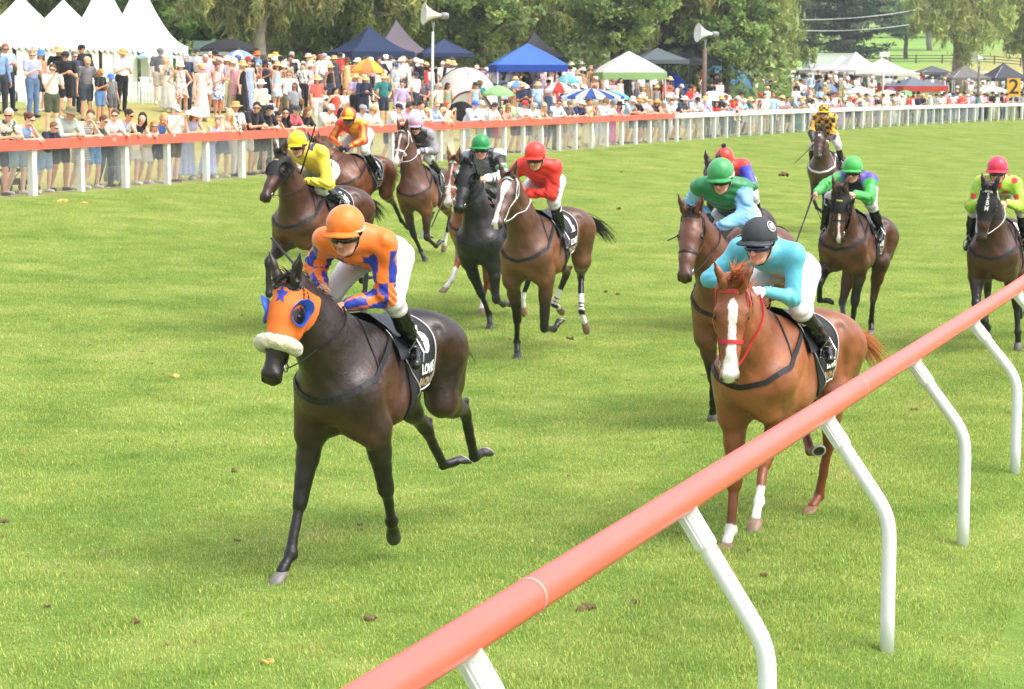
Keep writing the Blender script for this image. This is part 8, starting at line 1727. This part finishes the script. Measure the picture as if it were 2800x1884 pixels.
# ---- pushchair at the left end
def pram():
    x, y = fence_p(38, FQ+1.0); root = empty('pushchair', (x, y, gz(x, y)), HF+1.2); tag(root, 'black pushchair behind the fence at the far left', 'pushchair'); blk = mat('pram_black', '#1d1d20', .7); fr = mat('pram_frame', '#8a8c90', .35, metal=.6)
    for a in (-1, 1):
        for b, r_ in ((-1, .13), (1, .09)):
            m = MB(); m.tube([(b*.35, a*.24-.02, r_), (b*.35, a*.24+.02, r_)], r_, 16); w_ = m.build('wheel', blk, root); m = MB(); m.tube([(b*.35, a*.24-.024, r_), (b*.35, a*.24+.024, r_)], r_*.55, 10); m.build('hub', fr, w_)
        m = MB(); m.tube([(.35, a*.22, .09), (-.05, a*.24, .55), (-.5, a*.24, 1.0)], .014, 6); m.tube([(-.35, a*.22, .13), (.05, a*.23, .5)], .014, 6); m.build('frame', fr, root)
    m = MB(); m.tube([(-.5, -.24, 1.0), (-.53, 0, 1.03), (-.5, .24, 1.0)], .018, 6); m.build('handle', blk, root); m = MB(); m.box((.02, 0, .45), (.45, .38, .06)); m.box((-.2, 0, .68), (.06, .38, .5), frame((-.4, 0, 1), (1, 0, 0))); m.build('seat', blk, root)
    m = MB(); V = [(-.18+.40*math.sin(a)*.9, b, .82+.26*math.cos(a)) for a in np.linspace(-1.0, 1.2, 9) for b in (-.22, -.1, 0, .1, .22)]; m.add(V, [(i*5+j, (i+1)*5+j, (i+1)*5+j+1, i*5+j+1) for i in range(8) for j in range(4)]); m.build('hood', blk, root); m = MB(); m.box((-.05, 0, .22), (.5, .34, .12)); m.build('basket', blk, root)
pram()
# ---- parked cars
def car(u, s, rz, col, label, z=0.):
    x, y = spot(u, s); root = empty('parked_car', (x, y, gz(x, y)), rz); tag(root, label, 'car', 'cars parked behind the gazebos'); paint = mat('carpaint_'+col.strip('#'), col, .25, coat=.6); gl = mat('car_glass', '#20262b', .08, spec=.8)
    sec = [(-2.25, .45, .85, .80), (-2.15, .35, 1.02, .86), (-1.5, .28, 1.05, .90), (-.5, .28, 1.04, .91), (.6, .28, 1.02, .91), (1.5, .30, .92, .88), (2.15, .36, .78, .80), (2.28, .45, .66, .72)]
    m = MB(); V = []
    for (X, z0, z1, hw) in sec: V += [(X, -hw*.92, z0), (X, -hw, z0+.2), (X, -hw, z1-.12), (X, -hw*.9, z1), (X, hw*.9, z1), (X, hw, z1-.12), (X, hw, z0+.2), (X, hw*.92, z0)]
    n = len(sec); m.add(V, [(i*8+k, (i+1)*8+k, (i+1)*8+(k+1) % 8, i*8+(k+1) % 8) for i in range(n-1) for k in range(8)]+[tuple(range(8)), tuple((n-1)*8+k for k in range(8))[::-1]]); m.build('body', paint, root, smooth=True)
    c = [(-2.0, 1.03, .78), (-1.5, 1.48, .66), (.2, 1.50, .66), (1.15, 1.0, .78)]; m = MB(); V = []
    for (X, z1, hw) in c: V += [(X, -hw, z1), (X, hw, z1)]
    V += [(-2.0, -.8, .95), (-2.0, .8, .95), (1.15, -.8, .95), (1.15, .8, .95)]; m.add(V, [(0, 2, 3, 1), (4, 6, 7, 5), (0, 8, 10, 6, 4, 2), (1, 3, 5, 7, 11, 9)]); m.build('window', gl, root)
    m = MB(); m.box((-.65, 0, 1.505), (1.8, 1.30, .05)); 
    for a in (-1, 1):
        for (X0, Z0, X1, Z1) in ((-2.0, 1.02, -1.5, 1.49), (-.7, 1.0, -.68, 1.5), (.2, 1.5, 1.18, .98)): m.tube([(X0, a*.775, Z0), (X1, a*.67, Z1)], .035, 5)
    m.build('roof', paint, root)
    for a in (-1, 1):
        for X in (-1.45, 1.4): m = MB(); m.tube([(X, a*.70, .32), (X, a*.92, .32)], .32, 18); w_ = m.build('wheel', mat('tyre', '#161617', .9), root); m = MB(); m.tube([(X, a*.90, .32), (X, a*.93, .32)], .19, 12); m.build('rim', mat('rim', '#a8aaad', .3, metal=.8), w_)
        m = MB(); m.box((2.2, a*.6, .72), (.1, .28, .13)); m.build('headlight', mat('lamp_glass', '#dfe4e8', .1), root); m = MB(); m.box((-2.22, a*.68, .85), (.06, .2, .2)); m.build('tail_light', mat('lamp_red', '#a01a18', .2), root)
for a in ((2385, 33, 2.8, '#e6e8ea', 'white car under the tall white gazebo'), (2310, 33, 2.9, '#b9bdc2', 'silver car left of the white car'), (2720, 33, 2.8, '#e9e9e9', 'white car behind the number sign'), (2560, 32, 2.7, '#c9ccd0', 'silver car behind the red trimmed gazebo'), (1730, 45, 2.6, '#d0d3d6', 'silver car under the green trimmed gazebo'), (2150, 36, 2.9, '#9a9ea3', 'grey car left of the lilac gazebo'), (1490, 52, 2.7, '#eeeeee', 'white car under the blue gazebo'), (2480, 13.4, 0, '#e8e8e8', 'white car at the top of the grass hill')): car(*a)
def banner():
    x, y = spot(2456, 41.5); g = gz(x, y); root = empty('banner', (x, y, g+1.45), .25); tag(root, 'small red and white banner hanging beside the white gazebo', 'banner'); m = MB(); m.box((0, 0, 0), (.64, .02, .27)); m.build('panel', mat('banner_red', '#e8485a', .6), root); m = MB(); m.box((.01, -.014, .01), (.5, .01, .15)); m.build('print', mat('banner_white', '#f0dede', .6), root)
banner()
# ---- trailer
def trailer():
    x, y = spot(2266, 30); root = empty('trailer', (x, y, gz(x, y)), .15); tag(root, 'long pale green horse truck roof behind the white gazebos', 'truck'); m = MB(); m.box((0, 0, 1.6), (4.4, 2.3, 2.3)); m.build('box_body', mat('truck_pale', '#cfdcd8', .5, var=.05), root)
    m = MB(); m.box((0, 0, 2.77), (4.5, 2.4, .05)); m.build('roof', mat('truck_roof', '#e2e8e6', .5), root)
    for X in (-1.4, 1.4):
        m = MB(); m.tube([(X, -1.2, .42), (X, -1.0, .42)], .42, 16); m.build('wheel', mat('tyre', '#161617', .9), root)
trailer()
# ---- building left of the parasol, showing over the crowd
def stall():
    x, y = spot(592, 60); root = empty('food_stall', (x, y, gz(x, y)), .05); tag(root, 'dark stall with white counter beside the charcoal parasol', 'stall'); m = MB(); m.box((0, .6, 1.1), (2.0, 1.2, 2.2)); m.build('box_body', mat('stall_dark', '#2b2c2f', .6), root); m = MB(); m.box((0, -.05, 2.05), (2.2, .08, .16)); m.build('fascia', mat('stall_white', '#dcdcda', .6), root); m = MB(); m.box((-.5, .3, 2.45), (1.0, .9, .35)); m.build('roof_unit', mat('stall_grey', '#9db0b4', .6), root)
stall()
# ---- overhead wires
def wires():
    for k, (u0, y0, u1, y1) in enumerate(((2190, 54, 2482, 31), (2215, 84, 2495, 66))):
        a, b = P(u0, y0, 34), P(u1, y1, 30); O = a.copy(); m = MB(); m.tube([a+(b-a)*t-O+np.array([0, 0, -.5*4*t*(1-t)*.4]) for t in np.linspace(-.6, 1.25, 14)], .038, 5); o = m.build('overhead_wire', mat('wire_grey', '#b9bcbc', .5), None); o.location = O; tag(o, ['upper', 'lower'][k]+' pale overhead wire crossing the dark pine', 'wire', 'overhead wires')
wires()
# ---- clods of turf thrown up, and divots on the track
def clods():
    rnd = random.Random(2); mt = mat('soil', '#6b5a3a', .95, bump=.8, bscale=40, var=.3)
    L_ = [(2143, 477, 215, .055, 'flying clod of turf left of the last horse'), (1690, 570, 200, .03, 'small flying clod right of the red jockey'), (1655, 797, 250, .02, 'tiny clod above the banded hind leg'), (1690, 803, 250, .02, 'tiny clod right of the banded hind leg'), (1559, 925, 260, .03, 'clod low behind the bay horse'), (1700, 470, 180, .018, 'tiny clod in front of the crowd fence')]
    L_ += [(a, b, None, r_, t) for a, b, r_, t in ((643, 1287, .03, 'brown divot left of the leading horse'), (12, 1425, .03, 'brown divot at the left edge'), (1605, 1662, .05, 'large brown divot before the rail'), (1015, 1690, .03, 'torn divot at the bottom centre'), (730, 1810, .03, 'pale divot at the bottom left'), (2090, 1572, .02, 'small divot beside the rail post'), (2500, 1120, .03, 'divot right of the chestnut horse'), (1732, 1645, .03, 'divot right of the large brown divot'), (480, 1030, .05, 'straw coloured tuft on the turf'), (168, 552, .09, 'yellow tuft near the fence'), (230, 556, .07, 'smaller yellow tuft near the fence'), (370, 1700, .03, 'dark divot at the lower left'))]
    for (u, v, s, r_, lab) in L_:
        if s: p_ = P(u, v, s)
        else:
            d = 5.
            for _ in range(4000):
                p_ = P(u, v, F_/d)
                if p_[2] <= gz(p_[0], p_[1])+.015: break
                d += .02
        S = Solid()
        for k in range(7): S.ball([rnd.uniform(-1, 1)*r_, rnd.uniform(-1, 1)*r_*.7, rnd.uniform(-.3, .35)*r_*(1 if s else .5)], r_*rnd.uniform(.3, .6), r_*.2)
        V, Q = S.mesh(r_*.16, disp=lambda X: wob(X, 3/r_, 1., r_*.10)); o = obj('turf_clod', V, Q, mt if 'yellow' not in lab and 'straw' not in lab and 'pale' not in lab else mat('straw_tuft', '#b8a256', .95, bump=.8, bscale=40, var=.3)); o.location = p_; tag(o, lab, 'clod', 'loose clods of turf')
clods()
def scuffs():
    rnd = random.Random(21); V = []; Fs = []; off = 0
    for k in range(130):
        q = rnd.uniform(.8, 12) if k > 30 else rnd.uniform(1, 5); p = rnd.uniform(-7, 26); x, y = XY(q, p); S = Solid(); r_ = rnd.uniform(.006, .019)
        for j in range(4): S.ball([rnd.uniform(-1, 1)*r_*1.6, rnd.uniform(-1, 1)*r_*1.2, rnd.uniform(-.2, .3)*r_], r_*rnd.uniform(.4, .8), r_*.3)
        v, f = S.mesh(r_*.35); v = v+[x, y, gz(x, y)+.014]; V.append(v); Fs.append(f+off); off += len(v)
    tag(obj('torn_turf', np.concatenate(V), np.concatenate(Fs), mat('scuff', '#8a7f4c', .95, var=.4, vscale=3)), 'small scuffs of torn turf and dead grass on the track', None, None, 'stuff')
scuffs()
# ================================================================== trees
def leafmat(name, cols, tr=.35):
    m = bpy.data.materials.new(name); nt, b = nodes(m); L = nt.links.new; N = nt.nodes.new
    vc = N('ShaderNodeVertexColor'); vc.layer_name = 'Col'; oi = N('ShaderNodeObjectInfo'); tc = N('ShaderNodeTexCoord'); n = N('ShaderNodeTexNoise'); n.inputs['Scale'].default_value = .55; n.inputs['Detail'].default_value = 3; L(tc.outputs['Object'], n.inputs['Vector'])
    r = N('ShaderNodeValToRGB'); L(n.outputs[0], r.inputs[0]); e = r.color_ramp.elements; e[0].position = .38; e[1].position = .62; e[0].color = (*lin(cols[0]), 1); e[1].color = (*lin(cols[1]), 1)
    mx = N('ShaderNodeMix'); mx.data_type = 'RGBA'; mx.blend_type = 'MULTIPLY'; mx.inputs[0].default_value = 1; L(r.outputs[0], mx.inputs[6]); L(vc.outputs[0], mx.inputs[7]); L(mx.outputs[2], b.inputs['Base Color'])
    b.inputs['Roughness'].default_value = .55; b.inputs['Specular IOR Level'].default_value = .35
    t = N('ShaderNodeBsdfTranslucent'); L(mx.outputs[2], t.inputs[0]); ms = N('ShaderNodeMixShader'); ms.inputs[0].default_value = tr; L(b.outputs[0], ms.inputs[1]); L(t.outputs[0], ms.inputs[2]); L(ms.outputs[0], nt.nodes['Material Output'].inputs[0]); return m
LM = dict(broad=leafmat('leaves_bright', ['#7f9a54', '#a8bc78'], .5), olive=leafmat('leaves_olive', ['#8f945a', '#aeac70'], .5), pine=leafmat('leaves_pine', ['#2c4436', '#3e5a42'], .2), wattle=leafmat('leaves_wattle', ['#98a65c', '#b8bc74'], .5))
BARK = mat('bark_grey', '#8a8078', .9, bump=.9, bscale=7, var=.3, vscale=3); BARKD = mat('bark_dark', '#463a32', .9, bump=.8, bscale=7, var=.25, vscale=3)
TT = {}
def tree_t(kind, seed, H=12., W=8., base=.25, n=25000, leaf=.135):
    k = (kind, seed)
    if k in TT: return TT[k]
    rs = np.random.RandomState(seed); rd = random.Random(seed); m = MB(); tips = []
    tr = [(0, 0, -.3)]; x = y = 0
    nt_ = 7
    for i in range(1, nt_+1): x += rd.uniform(-.25, .25); y += rd.uniform(-.25, .25); tr.append((x, y, H*(.8 if kind != 'pine' else .95)*i/nt_))
    r0 = H*.028; m.tube(tr, [r0*(1-.8*i/nt_)+.03 for i in range(nt_+1)], 9)
    nb = 16 if kind != 'pine' else 26
    for b in range(nb):
        t = base+(1-base)*(b+.5)/nb*.98; i = min(int(t*nt_), nt_-1); o = np.array(tr[i])*(1-(t*nt_-i))+np.array(tr[i+1])*(t*nt_-i); a = b*2.4+rd.uniform(-.4, .4)
        if kind == 'pine': L_ = W/2*(1.08-t)**.75*rd.uniform(.8, 1.15); up = rd.uniform(-.05, .2)
        else: L_ = W/2*math.sqrt(max(.12, 1-((t-.58)/.55)**2))*rd.uniform(.75, 1.1); up = rd.uniform(.25, .8)
        d = np.array([math.cos(a), math.sin(a), up]); pts = [o]; p_ = o.copy()
        for j in range(4): d = d+np.array([rd.uniform(-.2, .2), rd.uniform(-.2, .2), -.12 if kind in ('olive', 'wattle') else .02]); p_ = p_+unit(d)*L_/4; pts.append(p_.copy()); tips.append((p_.copy(), L_))
        m.tube(pts, [r0*.42*(1-t*.6)*(1-.2*j)+.015 for j in range(5)], 6)
        if kind != 'pine':
            for c in range(3): q_ = pts[2]+(pts[4]-pts[2])*c/3; e = q_+np.array([rd.uniform(-1, 1), rd.uniform(-1, 1), rd.uniform(-.1, .8)])*L_*.35; m.tube([q_, (q_+e)/2+[0, 0, .1], e], [.05, .035, .02], 4); tips.append((e, L_*.8))
    trunk = meshdata('trunk', m.v, m.f, BARK if kind in ('olive', 'wattle') else BARKD, None, True)
    T = np.array([t_[0] for t_ in tips]); Ls = np.array([t_[1] for t_ in tips]); 
    # clumps round the branch ends, leaves round the clumps
    nc = 420 if kind != 'pine' else 520; ci = rs.randint(len(T), size=nc); C = T[ci]+rs.normal(size=(nc, 3))*np.array([.20, .20, .15 if kind != 'pine' else .05])*Ls[ci][:, None]*.9
    cr = rs.uniform(.35, .95, nc)*W/8*.62; cb = rs.uniform(.62, 1.35, nc)
    li = rs.randint(nc, size=n); sc = np.array([1, 1, .75]) if kind == 'broad' else (np.array([1.5, 1.5, .30]) if kind == 'pine' else np.array([.75, .75, 1.45]))
    Pn = C[li]+rs.normal(size=(n, 3))*.55*cr[li][:, None]*sc; 
    if kind in ('olive', 'wattle'): Pn[:, 2] -= rs.exponential(.25, n)*cr[li]
    a = rs.normal(size=(n, 3)); a[:, 2] *= .6 if kind == 'broad' else (2.2 if kind in ('olive', 'wattle') else .5); a /= np.linalg.norm(a, axis=1)[:, None]; b = np.cross(a, rs.normal(size=(n, 3))); b /= np.linalg.norm(b, axis=1)[:, None]
    el = dict(broad=(1.0, .75), olive=(1.7, .30), wattle=(1.5, .38), pine=(1.5, .42))[kind]; s = leaf*rs.uniform(.6, 1.4, n)[:, None]
    V = np.stack([Pn-a*s*el[0], Pn+b*s*el[1], Pn+a*s*el[0], Pn-b*s*el[1]], 1).reshape(-1, 3); Fq = np.arange(n*4).reshape(n, 4)
    f = (cb[li]*rs.uniform(.7, 1.3, n))[:, None]*np.array([1, 1, 1]); warm = rs.rand(n, 1); f = f*(1+(warm-.5)*np.array([.35, .05, -.2]))
    crown = meshdata('crown', V, Fq, LM[kind], np.repeat(f, 4, 0)); TT[k] = (trunk, crown); return TT[k]
def tree(u, s, kind, seed, sc, label, rz=0., group='trees behind the racecourse', q=None, dz=0., sxy=1.):
    x, y = spot(u, s); root = empty('pine_tree' if kind == 'pine' else 'tree', (x, y, gz(x, y)+dz), rz); root.scale = (sc*sxy, sc*sxy, sc); tag(root, label, 'tree', group); t, c = tree_t(kind, seed, base=.07 if 'huge' in label else .25) if 'huge' not in label else tree_t('pine', 7, base=.09, n=26000)
    for me in (t, c): o = bpy.data.objects.new(me.name.split('.')[0], me); COL.objects.link(o); o.parent = root
TREES = [
 (20, 55, 'olive', 1, .95, 'dull green tree behind the leftmost marquee'), (150, 52, 'olive', 2, 1.0, 'dull green tree between the marquee peaks'), (262, 52, 'broad', 1, .95, 'dark green tree behind the third marquee'), (352, 50, 'broad', 2, 1.0, 'leafy tree behind the pointed marquee'),
 (455, 56, 'broad', 3, .95, 'bright leafy tree above the rightmost marquee'), (560, 54, 'broad', 1, .92, 'bright leafy tree left of the forked grey trunk'), (715, 60, 'olive', 3, 1.05, 'tall drooping olive tree with a forked pale grey trunk'), (850, 50, 'wattle', 1, .95, 'yellow green tree right of the forked trunk'),
 (930, 54, 'broad', 2, .80, 'low bright tree behind the navy gazebo'), (1010, 56, 'wattle', 2, 1.0, 'tall tree with a straight pale trunk behind the navy gazebo'), (1110, 50, 'olive', 1, 1.0, 'olive tree behind the taupe gazebo'), (1215, 52, 'wattle', 1, .95, 'yellowish tree behind the cream horn loudspeaker'),
 (1300, 56, 'broad', 3, .85, 'bright leafy tree behind the cream shelter'), (1400, 50, 'wattle', 2, 1.0, 'tree behind the bright blue gazebo'), (1490, 46, 'broad', 1, .95, 'green tree above the brown bank'), (1680, 54, 'broad', 2, .78, 'bright leafy tree above the green trimmed gazebo'),
 (1770, 50, 'olive', 2, 1.05, 'big olive tree above the slate grey gazebos'), (1900, 48, 'pine', 1, .95, 'dark evergreen behind the wooden loudspeaker pole'), (1985, 50, 'broad', 3, .74, 'green tree right of the wooden pole'), (2060, 46, 'wattle', 1, .85, 'pale feathery tree left of the dark pine'), (2110, 44, 'broad', 1, .48, 'small bright leafy tree left of the dark pine'),
 (2300, 27, 'pine', 2, 1.45, 'huge dark pine with spreading boughs on the grass hill'), (2475, 20, 'broad', 2, .9, 'distant tree on top of the grass hill'), (2616, 33, 'wattle', 3, 1.35, 'large drooping tree above the stone grey gazebo'), (2800, 30, 'wattle', 2, 1.25, 'drooping tree at the right edge'), (2540, 18, 'olive', 1, 1.2, 'hazy tree far up the hill')]
for k, (u, s, kd, sd_, sc, lab) in enumerate(TREES): tree(u, s, kd, sd_, sc, lab, k*1.3)
def woodland():
    """the closed wood behind the single trees"""
    V = []; Fq = []; C = []; off = 0; rs = np.random.RandomState(5)
    for k in range(58):
        u = -150+3150*(k % 29)/28+rs.uniform(-30, 30); lay = k//29; s = (38 if lay == 0 else 26) if u < 2150 else (15 if lay else 18); 
        if u > 2080 and lay == 0: continue
        x, y = spot(u, s); g = gz(x, y); me = tree_t(['broad', 'olive', 'pine', 'wattle'][k % 4], 1)[1]
        n = len(me.vertices); v = np.empty(n*3, np.float32); me.vertices.foreach_get('co', v); v = v.reshape(-1, 4, 3)[::3]; a = rs.uniform(0, 6.3); sc = rs.uniform(1.1, 1.45)*(1 if u < 2150 else .9); c_, s_ = math.cos(a), math.sin(a); cen = v.mean(1, keepdims=True); v = cen+(v-cen)*1.7
        v = v.reshape(-1, 3); w_ = np.stack([x+sc*(v[:, 0]*c_-v[:, 1]*s_), y+sc*(v[:, 0]*s_+v[:, 1]*c_), g-1.5+sc*v[:, 2]], 1); V.append(w_); Fq.append(np.arange(len(w_)).reshape(-1, 4)+off); off += len(w_); C.append(np.tile(rs.uniform(.5, 1.0)*np.array([1, 1, 1]), (len(w_), 1)))
    o = obj('woodland', np.concatenate(V), np.concatenate(Fq), leafmat('leaves_wood', ['#8a9c62', '#a8b47a']), None, np.concatenate(C)); tag(o, 'dense far woodland closing the view', None, None, 'stuff')
woodland()
def undergrowth():
    rs = np.random.RandomState(9); n = 26000; V = []; u = rs.uniform(-100, 2150, n); s = rs.uniform(42, 50, n)
    d = F_/s; x = (u-CX_)/F_*d; y = d*cP; z = ground(x, y)+rs.exponential(.8, n)*(1+.6*np.sin(x*.9)); p_ = np.stack([x, y, z], 1); a = rs.normal(size=(n, 3)); a /= np.linalg.norm(a, axis=1)[:, None]; b = np.cross(a, rs.normal(size=(n, 3))); b /= np.linalg.norm(b, axis=1)[:, None]; k = rs.uniform(.12, .3, n)[:, None]
    V = np.stack([p_-a*k, p_+b*k*.6, p_+a*k, p_-b*k*.6], 1).reshape(-1, 3); c = np.repeat(rs.uniform(.6, 1.3, (n, 1))*np.array([[1, 1, 1]]), 4, 0)
    tag(obj('undergrowth', V, np.arange(n*4).reshape(n, 4), LM['broad'], None, c), 'low bushes at the foot of the trees', None, None, 'stuff')
undergrowth()
def haze():
    pts = [v.co for v in bpy.data.objects['ground'].data.vertices]; x0, x1 = min(p.x for p in pts)-5, max(p.x for p in pts)+5; y0, y1 = min(p.y for p in pts)-5, max(p.y for p in pts)+5; z0 = min(p.z for p in pts)-1.5; z1 = max(max(p.z for p in pts), 42)+6
    m = MB(); m.box(((x0+x1)/2, (y0+y1)/2, (z0+z1)/2), (x1-x0, y1-y0, z1-z0)); M = bpy.data.materials.new('haze_air'); M.use_nodes = True; nt = M.node_tree; nt.nodes.clear(); o = nt.nodes.new('ShaderNodeOutputMaterial'); v = nt.nodes.new('ShaderNodeVolumePrincipled')
    v.inputs['Density'].default_value = HAZE; v.inputs['Color'].default_value = (.93, .96, 1, 1); v.inputs['Anisotropy'].default_value = .2; nt.links.new(v.outputs[0], o.inputs['Volume']); tag(m.build('haze', M), 'thin pale summer haze over the course', None, None, 'stuff')
HAZE = .00045
haze()

print('built in %.1f s'%(time.time()-T00))
